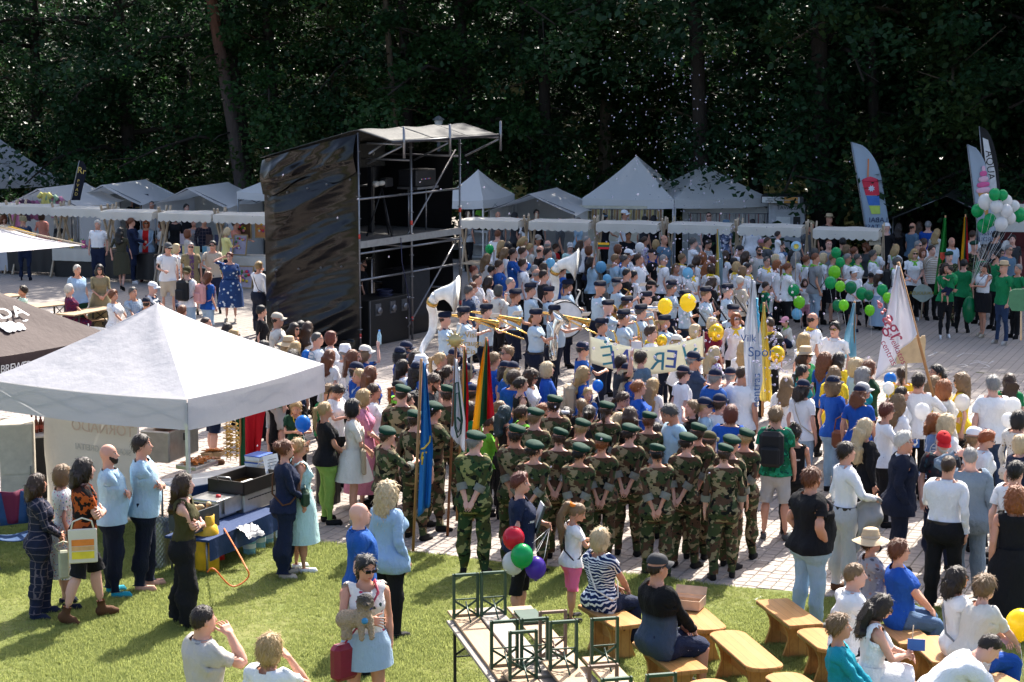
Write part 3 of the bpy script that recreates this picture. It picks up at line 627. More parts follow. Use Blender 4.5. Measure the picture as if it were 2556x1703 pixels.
def person(px,py,spec,label,group=None,parent_xy=None,zlift=0.0):
    """px,py: photo pixel of the top of the head. spec tokens: m/f/c(boy)/k(girl), hNNN cm, yNN facing (0 right, 90 away, 180 left, 270 viewer), pose name,
    H:hair/colour T:top/cloth B:bottom/cloth D:dress/cloth/hem/flare S:shoe/colour X:extra,..., gN girth, bN belly, nN nod, rN head turn (deg), tN skin"""
    o=dict(sex='m',h=1.75,y=20,pose='stand',H=None,T=None,B=None,D=None,S=('s','black'),X=[],g=1.0,b=0.0,n=0.0,r=0,t=(int(px)*7+int(py)) % 3,l=None,q=0)
    for k in spec.split():
        if k[1:2]==':':
            v=k[2:].split('/') if k[0]!='X' else k[2:].split(',');o[k[0]]=v
        elif k in ('m','f','c','k'): o['sex']=k
        elif k in POSES: o['pose']=k
        elif k[0]=='h': o['h']=float(k[1:])/100
        elif k[0] in 'ytr': o[k[0]]=int(float(k[1:]))
        else: o[k[0]]=float(k[1:])
    f=1 if o['sex'] in 'fk' else 0;kid=o['sex'] in 'ck'
    rough=at(px,py,o['h']*.98);ps=ppm(rough);lod=int(o['l']) if o['l'] is not None else (0 if ps>222 else 1 if ps>152 else 2)
    rs=random.Random(int(px*131+py*17));b=base_body(f,lod);V=b['V'].copy();N=b['N'];x,y,z=b['V'].T
  # build
    g=o['g']*1.07-1;V[:,0]+=np.sign(x)*.014*sstep(.08,.17,np.abs(x))*(z>1.25);tors=(np.abs(x)<.24)*sstep(1.46,1.36,z)*1.0 if False else (np.abs(x)<.24)*(1-sstep(1.36,1.47,z))*sstep(.70,.86,z)
    V[:,0]*=1+g*.85*tors;V[:,1]=.01+(V[:,1]-.01)*(1+g*1.0*tors)
    leg=(1-sstep(.70,.86,z))*sstep(.06,.2,z);cx=np.sign(x)*.096;V[:,0]=cx*leg+(V[:,0]-cx*leg)*(1+g*.55*leg);V[:,1]*=1+g*.55*leg
    arm=sstep(.2,.3,np.abs(x))*(1-sstep(.66,.72,np.abs(x)))*(z>1.3);V[:,2]=np.where(arm>0,1.43+(V[:,2]-1.43)*(1+g*.6*arm),V[:,2]);V[:,1]=.015+(V[:,1]-.015)*(1+g*.5*arm)
    if o['b']: V[:,1]-=o['b']*np.exp(-((z-1.10)/.13)**2)*np.clip((.04-y)/.12,0,1)*(np.abs(x)<.25);V[:,0]*=1+o['b']*.5*np.exp(-((z-1.06)/.12)**2)*(np.abs(x)<.25)
    if kid: V[:,:2]=V[:,:2]*np.where((z<1.45)[:,None] & (np.abs(x)<.25)[:,None],1.04,1)
    po=dict(POSES[o['pose']])
    if o['pose']=='stand':
        j=rs.uniform(-.03,.03);po['L']=((.235,j,.90),(.35,1,0));po['R']=((-.235,-j-.03,.905),(-.35,1,0))
    if 'legs' not in po: a=rs.uniform(-.10,.10);po['legs']=(a,max(0,a)*.8,-a,max(0,-a)*.8);po['foot']=rs.uniform(.01,.06)
    if po['legs'][0]<1:  # nobody stands quite alike
        po['twist']=po.get('twist',0)+rs.uniform(-.16,.16);po['lean']=po.get('lean',0)+rs.uniform(-.03,.06);po['side']=rs.uniform(-.04,.04)
        if not o['r']: o['r']=rs.uniform(-16,16)
        if o['pose']=='back': a=rs.uniform(-.09,.05);q=rs.uniform(-.04,.04);po['L']=((.035+q,.175,.96+a),(1,.45,.1));po['R']=((-.03+q,.195,.935+a),(-1,.45,.1))
    curl=po.get('curl',.6)+.05;s=np.abs(x)-.795;th=s>0;th &= ~((y<-.036) & (np.abs(x)<.828));rho=.085/curl;zo=V[th,2]-1.43;an=s[th]/rho
    V[th,0]=np.sign(x[th])*(.795+(rho-(-zo))*np.sin(an));V[th,2]=1.43-rho*(1-np.cos(an))+zo*np.cos(an)
    hs=1.22 if kid else 1.0;hs=1.30 if kid and o['h']<1.1 else hs
    M,P=pose_mats(po,rad(o['r']),o['n'],rs.uniform(-.05,.05),hs)
    sc_=o['h']/(1.75+(.235*(hs-1)))
    def hsc(A,Wh): return A+(A-JR['head'])*((hs-1)*Wh)[:,None] if kid else A
    wi=BN.index('head');Wb=b['W']
    def posed(A,Wt): return skin_pts(hsc(A,Wt[:,wi]),Wt,M,P)
    Wstiff={}
    def rigid(A,bone): A=np.asarray(A,float);w=np.zeros((len(A),len(BN)));w[:,BN.index(bone)]=1;return posed(A,w)
    meshes=[]  # (name, verts, faces, material, rest)
    hidden=np.zeros(len(V),bool)
    def shell(kind,off,name,mat,sm=2,flare=0.0,wide=0.0,wr=.010):
        gt=garment_topo(f,lod,kind);idx=gt['idx'];A=V[idx];n=N[idx];G=A+n*off
        G=lapl(G,gt,sm,.5);dep=((G-A)*n).sum(1);G+=n*np.maximum(0,off*.7-dep)[:,None]
        G+=n*np.maximum(-off*.55,vnoise(G*np.array((1,1,.5)),26,rs.randrange(99))*wr*np.where(np.abs(G[:,0])>.4,.6,1)+vnoise(G*np.array((1,1,.8 if kind[0]!='p' else 2.0)),52,rs.randrange(99))*wr*.45)[:,None]
        for axis,val in gt['snap']:
            q=np.abs(G[:,0]) if axis==0 else G[:,2];k=np.abs(q-val)<b['c']*.75
            if axis==0: G[k,0]=np.sign(G[k,0])*val
            else: k &= (np.abs(G[:,0])<.30);G[k,2]=val
        if flare:
            lo=gt['snap'][0][1];k=np.clip(1-(G[:,2]-lo)/.30,0,1)*(np.abs(G[:,0])<.27);G[:,0]*=1+flare*k;G[:,1]=.01+(G[:,1]-.01)*(1+flare*k)
        if wide:
            k=np.clip((.80-G[:,2])/.6,0,1)*wide;cx=np.sign(G[:,0])*.098;G[:,0]=cx+(G[:,0]-cx)*(1+k) if wide<.9 else cx*(1+.1*k)+(G[:,0]-cx)*(1+k);G[:,1]*=1+k
        if kind[0]=='p' and not tucked: G-=n*((off*.9)*sstep(.80,.90,A[:,2]))[:,None]
        if kind[0] in 'tjov' and not tucked: G+=n*(.008*(1-sstep(.98,1.12,A[:,2]))*(np.abs(A[:,0])<.3))[:,None]
        if kind[0]=='b':
            G[:,2]=np.maximum(G[:,2]-.004,-.012);G[:,2]=np.where(G[:,2]<.012,-.012,G[:,2])
        hidden[idx]=True
        meshes.append((name,posed(G,Wb[idx]),gt['F'],mat,G));return G
    top,bot,dr=o['T'],o['B'],o['D'];tucked=bool(top and 'w' in top[0]) or bool(dr)
    if bot is None and dr is None: bot=['pp','black']
    if bot:
        kd=bot[0]
        if kd in ('pp','ps','pc','pw','pj'):
            shell({'pw': 'pp','pj': 'pp'}.get(kd,kd),.016 if kd!='pj' else .010,{'ps': 'shorts','pj': 'jeans'}.get(kd,'trousers'),cloth(bot[1]),1,0,{'pp': .34,'pw': .75,'ps': .38,'pj': .12,'pc': .1}[kd])
    def skirt(name,mat,ztop,zhem,flare,pleat=0.0):
        n=(40,28,20)[lod];m=(14,9,6)[lod];T=np.array(_TP[f]);A=[]
        for i in range(m+1):
            zz=ztop+(zhem-ztop)*i/m;a=np.interp(max(zz,.90),T[:,0],T[:,1])*(1+g*.85)+.036;bb=np.interp(max(zz,.90),T[:,0],T[:,2])*(1+g)+.060
            k=flare*max(0,(.98-zz))
            for j in range(n):
                q=2*pi*j/n;w=1+pleat*sin(q*11+i*.2)*min(1,max(0,(ztop-zz)/.3))+.02*sin(3*q+zz*9)
                A.append(((a+k)*cos(q)*w,.012+(bb+k)*sin(q)*w-.02*max(0,.9-zz)*0,zz))
        A=np.array(A);Fq=np.array([(i*n+j,i*n+(j+1) % n,(i+1)*n+(j+1) % n,(i+1)*n+j) for i in range(m) for j in range(n)])[:,::-1]
        wt=np.zeros((len(A),len(BN)));L=sstep(-.12,.12,A[:,0]);sit=max(po['legs'][0],po['legs'][2])>1
        lg=(1-sstep(.82,.97,A[:,2]))*(1 if sit else .75);s1=sstep(.98,1.10,A[:,2])
        kn=(1-sstep(.42,.54,A[:,2])) if sit else np.zeros(len(A))
        wt[:,BN.index('lt')]=lg*L*(1-kn);wt[:,BN.index('rt')]=lg*(1-L)*(1-kn);wt[:,BN.index('ls')]=lg*L*kn;wt[:,BN.index('rs')]=lg*(1-L)*kn
        wt[:,BN.index('pelvis')]=(1-lg)*(1-s1);wt[:,BN.index('spine')]=(1-lg)*s1
        meshes.append((name,posed(A,wt),Fq,mat,A))
    if bot and bot[0]=='sk': skirt('skirt',cloth(bot[1]),1.04,float(bot[2]) if len(bot)>2 else .55,float(bot[3]) if len(bot)>3 else .15,.03 if len(bot)>4 else 0)
    if dr:
        G=shell({'t': 'tw','th': 'thw','o': 'ow','j': 'jw','c': 'ow'}[dr[0]],.014,'dress',cloth(dr[1]))
        skirt('dress_skirt',cloth(dr[1]),1.07,float(dr[2]),float(dr[3]),.03 if len(dr)>4 else 0)
    if top:
        kd=top[0];jac='x' in kd;kk=kd.replace('x','')
        names={'t': 'tshirt','j': 'shirt','o': 'sleeveless_top'};nm='jacket' if jac else names[kk[0]]
        shell(kk,.026 if jac else .013,nm,cloth(top[1]),3 if jac else 2,(.08 if jac else .02)+(.12 if 'l' in kk else 0)+(.5 if 'k' in kk else 0),wr=.013 if 'j' in kk or jac else .010)
        if 'r' in kk or 'u' in o['X']:  # rolled cuffs
            for q in (1,-1):
                A=[((.485+.045*i)*q,.015+.062*cos(2*pi*j/14)*(1+g*.5),1.43+.060*sin(2*pi*j/14)*(1+g*.5)) for i in range(3) for j in range(14)]
                Fq=np.array([(i*14+j,i*14+(j+1) % 14,i*14+14+(j+1) % 14,i*14+14+j) for i in range(2) for j in range(14)]);Fq=Fq if q<0 else Fq[:,::-1]
                meshes.append(('rolled_cuff',posed(np.array(A),weights(np.array(A))),Fq,cloth('cuffgrey' if top[1][:4]=='camo' else top[1]),np.array(A)))
    sh=o['S']
    if sh[0]!='0':
        kd={'s': 'bs','b': 'bb','k': 'bk'}.get(sh[0],'bs');gt=garment_topo(f,lod,kd);A=shell(kd,.010,'shoes',felt(sh[1]),1,wr=0);nm_,pv,F_,mt,rst=meshes.pop()
        left=A[:,0]>0;fl=left[F_].all(1)
        for sel in (fl,~fl):
            Fq=F_[sel];ii,inv=np.unique(Fq,return_inverse=True);meshes.append(('boot' if sh[0]=='b' else 'shoe',pv[ii],inv.reshape(Fq.shape),mt,rst[ii]))
    hidden_i=hidden;Vb=V-N*(.019*hidden_i)[:,None]
    bv=posed(Vb,Wb)
    H=o['H'];X=[e.split('/') for e in o['X']];X+=[['epaulette','-1']]*(['epaulette'] in X);hat=[e for e in X if e[0] in ('cap','capback','beret','sidecap','sunhat','straw','bucket','fedora','beanie','bandana')]
    hcol=H[1] if H else 'brown'
    if H and H[0]!='bald':
        A,Fq=head_piece(H[0],'hair',lod);A=A.copy()
        if hat and hat[0][0]!='bandana': k=sstep(1.66,1.70,A[:,2]);A[:,:2]-=(A[:,:2]-np.array((0,.015)))*(.17*k)[:,None];A[:,2]-=.022*k
        lw=np.zeros((len(A),len(BN)));dn=1-sstep(1.36,1.54,A[:,2]);lw[:,wi]=1-dn*.85;lw[:,BN.index('chest')]=dn*.85
        meshes.append(('hair',posed(A,lw),Fq,hair_mat(hcol),A))
    for e in hat:
        st,c=e[0],(e[1] if len(e)>1 else 'navy')
        if st in ('beret','sidecap','beanie','bandana'):
            A,Fq=head_piece(st,'hat',lod);meshes.append((st if st!='sidecap' else 'side_cap',rigid(A,'head'),Fq,felt(c),A))
        else:
            mb=cap_mesh(st);me=mb.mesh('cap');A=np.array(mb.v);pv=rigid(A,'head');me.vertices.foreach_set('co',(pv*sc_).astype(np.float32).ravel())
            a=me.attributes.new('rest','FLOAT_VECTOR','POINT');a.data.foreach_set('vector',A.astype(np.float32).ravel());me.update()
            for mm in ([straw(),felt(c)] if st in ('straw','fedora','sunhat') else [felt(c),felt(c)]): me.materials.append(mm)
            meshes.append(('cap' if st[:3]=='cap' else 'hat',pv,None,me,None))
    for e in X:
        mb=MB();bone='head';mt=None;nm=e[0]
        if e[0] in ('shades','glasses'):
            mt=[plain((.004,.004,.005),.12,0,.7),plain((.02,.02,.02),.4)] if e[0]=='shades' else [plain((.03,.02,.02),.3),plain((.03,.02,.02),.4)];nm='sunglasses' if e[0]=='shades' else 'glasses'
            for q in (1,-1):
                if e[0]=='shades': mb.bbox((q*.032,-.096,1.648),(.052,.010,.036),.004,0,q*.10)
                else: mb.tube([(q*.032+.022*cos(a),-.101,1.646+.017*sin(a)) for a in [2*pi*i/10 for i in range(10)]],.0022,4,closed=True)
                mb.box((q*.071,-.045,1.652),(.004,.10,.007),1)
            mb.box((0,-.104,1.652),(.014,.006,.006),1)
        elif e[0]=='scarf':
            mt=cloth(e[1]);bone='chest';nm='neckerchief'
            mb.tube([(.088*cos(a),.012+.080*sin(a),1.468+.022*sin(a)) for a in [2*pi*i/16 for i in range(16)]],.021,6,closed=True)
            mb.grid(lambda u,v: Vector(((u-.5)*.25*(1-v),.090+.035*sin(v*1.6)+.012*cos(u*9),1.475-.15*v)),6,5)
            mb.bbox((0,-.080,1.435),(.035,.03,.035),.01)
            for q in (1,-1): mb.grid(lambda u,v: Vector((q*(.01+.035*v+(u-.5)*.045),-.09-.03*sin(v*2)-.005*u,1.432-.10*v)),2,3)
        elif e[0]=='epaulette':
            mt=felt('dnavy');bone='chest'
            for q in ((1,) if len(e)<2 else (-1,)): mb.bbox((q*.135,.015,1.488),(.055,.05,.008),.003,0,0,Matrix.Rotation(q*.35,3,'Y'))
        elif e[0]=='medal':
            mt=[plain((.55,.40,.05),.35,.8),cloth('yellow')];bone='chest'
            for q in (1,-1): mb.tube([(q*.06,-.03,1.48),(q*.045,-.10,1.40),(0,-.125,1.25)],.007,4,1)
            mb.lathe([(.001,-.004),(.03,-.004),(.03,.004),(.001,.004)],(0,-.135,1.235),12,0,True,Matrix.Rotation(pi/2,3,'X'))
        elif e[0]=='beard':
            A,Fq=net_mesh(lambda x,y,z: np.maximum(head_sdf(x,y,z,0)-.003,-np.minimum(np.minimum(1.592-z+.0*x+np.maximum(0,np.abs(x)-.04)*1.2,.0-y),9)),(-.09,-.13,1.51),(.09,.03,1.66),(.009,.012,.016)[lod])
            meshes.append(('beard',rigid(A,'head'),Fq,hair_mat(e[1]),A));continue
        elif e[0]=='strap':
            mt=cloth(e[1]);bone='chest';q=float(e[2]) if len(e)>2 else 1;nm='bag_strap';k=1+g
            ring=[(q*.11,-.02,1.47),(q*.10,-.075,1.43),(q*.02,-.13*k,1.30),(-q*.09,-.145*k-o['b'],1.12),(-q*.19*k,-.04,1.0),(-q*.195*k,.05,.98),(-q*.09,.145*k,1.10),(q*.02,.135*k,1.30),(q*.10,.09,1.43)]
            mb.tube(ring,.012,6,closed=True,flat=.6);A=np.array(mb.v);me=mb.mesh(nm);pv=posed(A,weights(np.where(np.abs(A[:,:1])>.3,0,A)))
            me.vertices.foreach_set('co',(pv*sc_).astype(np.float32).ravel());me.update();me.materials.append(mt);meshes.append((nm,pv,None,me,None));continue
        elif e[0]=='band': mt=felt(e[1]);nm='hair_band';mb.lathe([(.05,-.02),(.062,0),(.05,.02),(.03,.022)],(0,.105,1.70),12)
        elif e[0]=='tie': mt=cloth(e[1]);bone='chest';mb.grid(lambda u,v: Vector(((u-.5)*(.04+.04*v),-.092-.045*sin(min(1,v*1.5)*1.5),1.45-.35*v)),2,6)
        elif e[0]=='belt' and bot: mt=plain((.015,.01,.008),.4);bone='pelvis';mb.lathe([(1,1.0),(1,1.035)],(0,0,0),24);A_=np.interp(1.02,np.array(_TP[f])[:,0],np.array(_TP[f])[:,1])*(1+g*.85)+.024;B_=np.interp(1.02,np.array(_TP[f])[:,0],np.array(_TP[f])[:,2])*(1+g)+.026;mb.v=[(v[0]*A_,.012+v[1]*B_,v[2]) for v in mb.v]
        elif e[0]=='collar': mt=cloth(e[1]);bone='chest';mb.lathe([(.088,1.452),(.079,1.475),(.076,1.497),(.083,1.470)],(0,.018,0),20)
        elif e[0]=='braces': mt=felt(e[1]);bone='chest';nm='suspenders';[mb.tube([(q*.07,-.13,1.05),(q*.08,-.12,1.3),(q*.085,-.02,1.475),(q*.07,.11,1.36),(q*.02,.13,1.2),(q*.04,.12,1.05)],.010,5,flat=.5) for q in (1,-1)]
        elif e[0]=='lanyard': mt=cloth(e[1]);bone='chest';mb.tube([(.06,-.03,1.48),(.045,-.12,1.38),(0,-.14,1.20),(-.045,-.12,1.38),(-.06,-.03,1.48)],.006,4)
        else: continue
        A=np.array(mb.v);pv=rigid(A,bone);me=mb.mesh(nm);me.vertices.foreach_set('co',(pv*sc_).astype(np.float32).ravel())
        a=me.attributes.new('rest','FLOAT_VECTOR','POINT');a.data.foreach_set('vector',A.astype(np.float32).ravel());me.update()
        for mm in (mt if isinstance(mt,list) else [mt]): me.materials.append(mm)
        meshes.append((nm,pv,None,me,None))
    allv=[bv]+[m[1] for m in meshes];zmin=min(v[:,2].min() for v in allv);zt=max(v[:,2].max() for v in allv);tv=np.concatenate(allv);tp=tv[tv[:,2]>zt-.03].mean(0)
    ztop=(zt-zmin)*sc_;rz=rad(o['y'])+pi/2;R2=Matrix.Rotation(rz,3,'Z')
    pt=at(px,py,ztop+zlift) if parent_xy is None else parent_xy
    off=R2@Vector((tp[0]*sc_,tp[1]*sc_,0));base=Vector((pt[0]-off.x,pt[1]-off.y,0));base.z=gz(base.x,base.y)+zlift
    root=empty('person',base,rz,label,'person',group)
    dz=np.array((0,0,-zmin*sc_))
    skm=skin_mat(o['t'],HCOL.get(hcol,(.05,.03,.02)) if hcol not in ('white','grey','lblonde') else (.16,.12,.09))
    link('body',np_mesh('body',bv*sc_+dz,b['F'],True,dict(rest=b['V'])),root,skm)
    got={};sup=dict(rolled_cuff='t',collar='t',epaulette='t',tie='t',belt='p',hair_band='h',beard='b')
    def up(nm): k=sup.get(nm);return got.get(k,root) if k else root
    def note(nm,ob): got.update({{'tshirt': 't','shirt': 't','jacket': 't','sleeveless_top': 't','trousers': 'p','jeans': 'p','shorts': 'p','hair': 'h'}.get(nm,nm): ob})
    for nm,pv,Fq,mt,rst in meshes:
        if Fq is None:
            mt.vertices.foreach_set('co',(pv*sc_+dz).astype(np.float32).ravel());mt.update();note(nm,link(nm,mt,up(nm)))
        else: note(nm,link(nm,np_mesh(nm,pv*sc_+dz,Fq,True,dict(rest=rst)),up(nm),mt))
    Mw=Matrix.Translation(base)@Matrix.Rotation(rz,4,'Z')
    def wp(q): return Mw@Vector((q[0]*sc_,q[1]*sc_,q[2]*sc_-zmin*sc_))  # posed canonical point -> world
    d=dict(root=root,base=base,rz=rz,s=sc_,wp=wp,P=P,M=M,lod=lod,yaw=rad(o['y']),h=o['h'],Mw=Mw,rw=wp(P['rh']),lw=wp(P['lh']),top=Vector(pt))
    d['hand']={'r': wp(P['rh']+M['rh']@np.array((-.09,0,-.02))),'l': wp(P['lh']+M['lh']@np.array((.09,0,-.02)))}
    d['bone']=lambda q,bone: wp(M[bone]@(np.array(q)-JR[bone])+P[bone])
    PEOPLE.append(d);return d
COLS['cuffgrey']=(.20,.20,.17)
# ================================================================ the setting: paved square, lawn bank, wood
RNG=np.random.RandomState(7);random.seed(7)
E_ANG=atan2(E_DIR[1],E_DIR[0])
def edge_uv(x,y): return (x-E1[0])*E_DIR[0]+(y-E1[1])*E_DIR[1],-((x-E1[0])*E_N[0]+(y-E1[1])*E_N[1])  # along the edge, into the square
def uv_xy(u,v): return E1[0]+E_DIR[0]*u-E_N[0]*v,E1[1]+E_DIR[1]*u-E_N[1]*v
def paver_material(joints):
    t=NT('pavers' if not joints else 'paving_far');tc=t.t.nodes.new('ShaderNodeNewGeometry').outputs['Position']
    n1=t.noise(tc,1.1,4,.6);n2=t.noise(tc,60,2,.6)
    if joints:
        mp=t.t.nodes.new('ShaderNodeMapping');t.set(mp.inputs[0],tc);mp.inputs['Rotation'].default_value=(0,0,-E_ANG-pi/2)
        bt=t.t.nodes.new('ShaderNodeTexBrick');t.set(bt.inputs['Vector'],mp.outputs[0]);bt.inputs['Scale'].default_value=1.0
        for k,v in (('Brick Width',.21),('Row Height',.17),('Mortar Size',.010),('Mortar Smooth',.3)): bt.inputs[k].default_value=v
        bt.inputs['Color1'].default_value=(.30,.265,.24,1);bt.inputs['Color2'].default_value=(.26,.235,.215,1);bt.inputs['Mortar'].default_value=(.12,.105,.085,1);col=bt.outputs['Color']
        t.bump(bt.outputs['Fac'],-.4,.01)
    else:
        oi=t.t.nodes.new('ShaderNodeObjectInfo');vc=t.vor(tc,4.5,'Color');col=t.mix(t.xyz(vc)[0],(.37,.315,.275),(.30,.26,.235))
        t.bump(n2,.35,.004)
    col=t.mix(t.math('MULTIPLY',n1,.45),col,(.20,.18,.16));col=t.mix(t.math('MULTIPLY',n2,.25),col,(.40,.35,.31))
    t.base(col).par(Roughness=.82);t.b.inputs['Specular IOR Level'].default_value=.25;return t.m
M_PAVER=paver_material(False);M_FAR=paver_material(True)
sq=MB();sq.add([(-250,5,0),(250,5,0),(250,300,0),(-250,300,0)],[(0,1,2,3)]);SQUARE=sq.build('square_pavement',M_FAR);tag(SQUARE,'grey brown concrete block paving of the town square',kind='structure')
t_=NT('joint_sand');t_.base(t_.mix(t_.noise(t_.obj(),9,3),(.13,.11,.075),(.07,.085,.03))).par(Roughness=.95)
PAVER_JOINT=t_.m
def paver(b,u0,u1,v0,v1,z,ch=.007):
    g=.0035;u0+=g;u1-=g;v0+=g;v1-=g;P=[]
    for (a,c,zz) in ((0,0,.002),(1,0,.002),(1,1,.002),(0,1,.002)): P.append((*uv_xy((u0,u1)[a],(v0,v1)[c]),zz))
    for a,c in ((0,0),(1,0),(1,1),(0,1)): P.append((*uv_xy((u0+ch,u1-ch)[a],(v0+ch,v1-ch)[c]),z))
    b.add(P,[(4,5,6,7),(0,1,5,4),(1,2,6,5),(2,3,7,6),(3,0,4,7)])
pav=MB();near=[];cw=.168
jb=MB();jb.add([(*uv_xy(-22,.0),.001),(*uv_xy(16,.0),.001),(*uv_xy(20,17.4),.001),(*uv_xy(-24,17.4),.001)],[(0,1,2,3)]);tag(jb.build('joint_bed',PAVER_JOINT,SQUARE))
for i in range(-110,95):
    v=RNG.uniform(-.2,0);k=i % 2
    while v<17.2:
        L=.205 if k else .145;k=1-k;u=i*cw;x,y=uv_xy(u+cw/2,v+L/2)
        if v>-.03 and abs(x/y)<.32:
            z=.012+RNG.uniform(-.002,.003)
            if v<1.15 and -2.4 <u<5.6: near.append((u,u+cw,v,v+L,z))
            else: paver(pav,u,u+cw,v,v+L,z)
        v+=L
near.sort(key=lambda q: q[2]);
for q in near[300:]: paver(pav,*q)
pv_=pav.build('pavers',M_PAVER,SQUARE);tag(pv_,kind='stuff')
shape={}
for (u0,u1,v0,v1,z) in near[:300]:
    L=round(v1-v0,3)
    if L not in shape:
        b=MB();w,l=cw/2-.0035,L/2-.0035;c=.007
        b.add([(-w,-l,0),(w,-l,0),(w,l,0),(-w,l,0),(-w+c,-l+c,.012),(w-c,-l+c,.012),(w-c,l-c,.012),(-w+c,l-c,.012)],[(4,5,6,7),(0,1,5,4),(1,2,6,5),(2,3,7,6),(3,0,4,7)]);shape[L]=b.mesh('paver');shape[L].materials.append(M_PAVER)
    x,y=uv_xy((u0+u1)/2,(v0+v1)/2);link('paver',shape[L],SQUARE,None,(x,y,z-.012+.002),(RNG.uniform(-.006,.006),RNG.uniform(-.006,.006),E_ANG+RNG.uniform(-.008,.008)))
# chalk drawings
M_CHALK=NT('chalk');_n=M_CHALK.noise(M_CHALK.obj(),55,3,.7);M_CHALK.base((.78,.77,.74)).par(Roughness=.95,Alpha=M_CHALK.ramp(_n,[(.40,(0,0,0)),(.62,(1,1,1))]));M_CHALK=M_CHALK.m
def chalk(pts,w=.03):
    b=MB();P=[at(*p) for p in pts]
    for i in range(len(P)-1):
        d=(P[i+1]-P[i]);d.z=0;d.normalize();n=Vector((-d.y,d.x,0))*w/2;z=Vector((0,0,.0195))
        b.add([P[i]-n+z,P[i+1]-n+z,P[i+1]+n+z,P[i]+n+z],[(0,1,2,3)])
    o=b.build('chalk_line',M_CHALK,SQUARE)
for pts in ([(1876,1400),(1915,1404),(1942,1409),(1915,1421)],[(1785,1505),(1800,1497),(1828,1483)],[(1858,1513),(1885,1500),(1912,1487)],[(1860,1518),(1905,1520)],[(1036,1368),(1056,1371),(1073,1379),(1089,1390),(1103,1398)],[(1103,1400),(1120,1399),(1135,1393)],
            [(2418,912),(2440,906),(2462,913),(2470,918),(2450,921)],[(2415,904),(2440,903),(2470,910),(2481,903)],[(2392,914),(2405,911),(2415,916),(2400,918)],[(2317,892),(2340,881)],[(2388,893),(2408,883)],[(2410,884),(2450,887)],[(815,1392),(850,1378),(862,1370)],[(1405,1360),(1420,1350)],[(1655,1445),(1700,1450)]): chalk(pts)

# ---------------------------------------------------------------- lawn bank with grass
t_=NT('turf');_p=t_.obj();_n=t_.noise(_p,.9,5,.65);_m=t_.noise(_p,14,3,.6)
t_.base(t_.mix(t_.math('MULTIPLY',_m,.9),t_.ramp(_n,[(.32,(.20,.21,.07)),(.7,(.10,.155,.034))]),(.13,.12,.045))).par(Roughness=.9);t_.b.inputs['Specular IOR Level'].default_value=.1;M_TURF=t_.m
b=MB();nu,nv=90,60
def lawn_pt(a,c):
    u=-26+44*a;v=.05-16*c;x,y=uv_xy(u,v);w=.05*sin(u*1.7)+.04*sin(u*4.1+1)
    if c==0: x-=E_N[0]*w;y-=E_N[1]*w
    return Vector((x,y,gz(x,y)+.022+.012*sin(u*2.3+v)*min(1,c*20)))
b.grid(lawn_pt,nu,nv);LAWN=b.build('lawn',M_TURF);tag(LAWN,'sunlit green grass bank beside the square',kind='structure')
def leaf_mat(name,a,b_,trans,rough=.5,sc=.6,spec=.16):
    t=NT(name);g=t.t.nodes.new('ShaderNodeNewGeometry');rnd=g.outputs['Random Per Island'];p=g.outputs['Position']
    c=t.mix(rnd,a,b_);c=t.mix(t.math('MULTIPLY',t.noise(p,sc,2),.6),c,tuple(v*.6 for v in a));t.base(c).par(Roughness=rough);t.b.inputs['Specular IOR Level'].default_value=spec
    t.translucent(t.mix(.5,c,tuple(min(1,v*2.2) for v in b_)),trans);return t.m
M_GRASS=leaf_mat('grass_blades',(.125,.19,.034),(.30,.325,.11),.38,.6,1.2,.15)
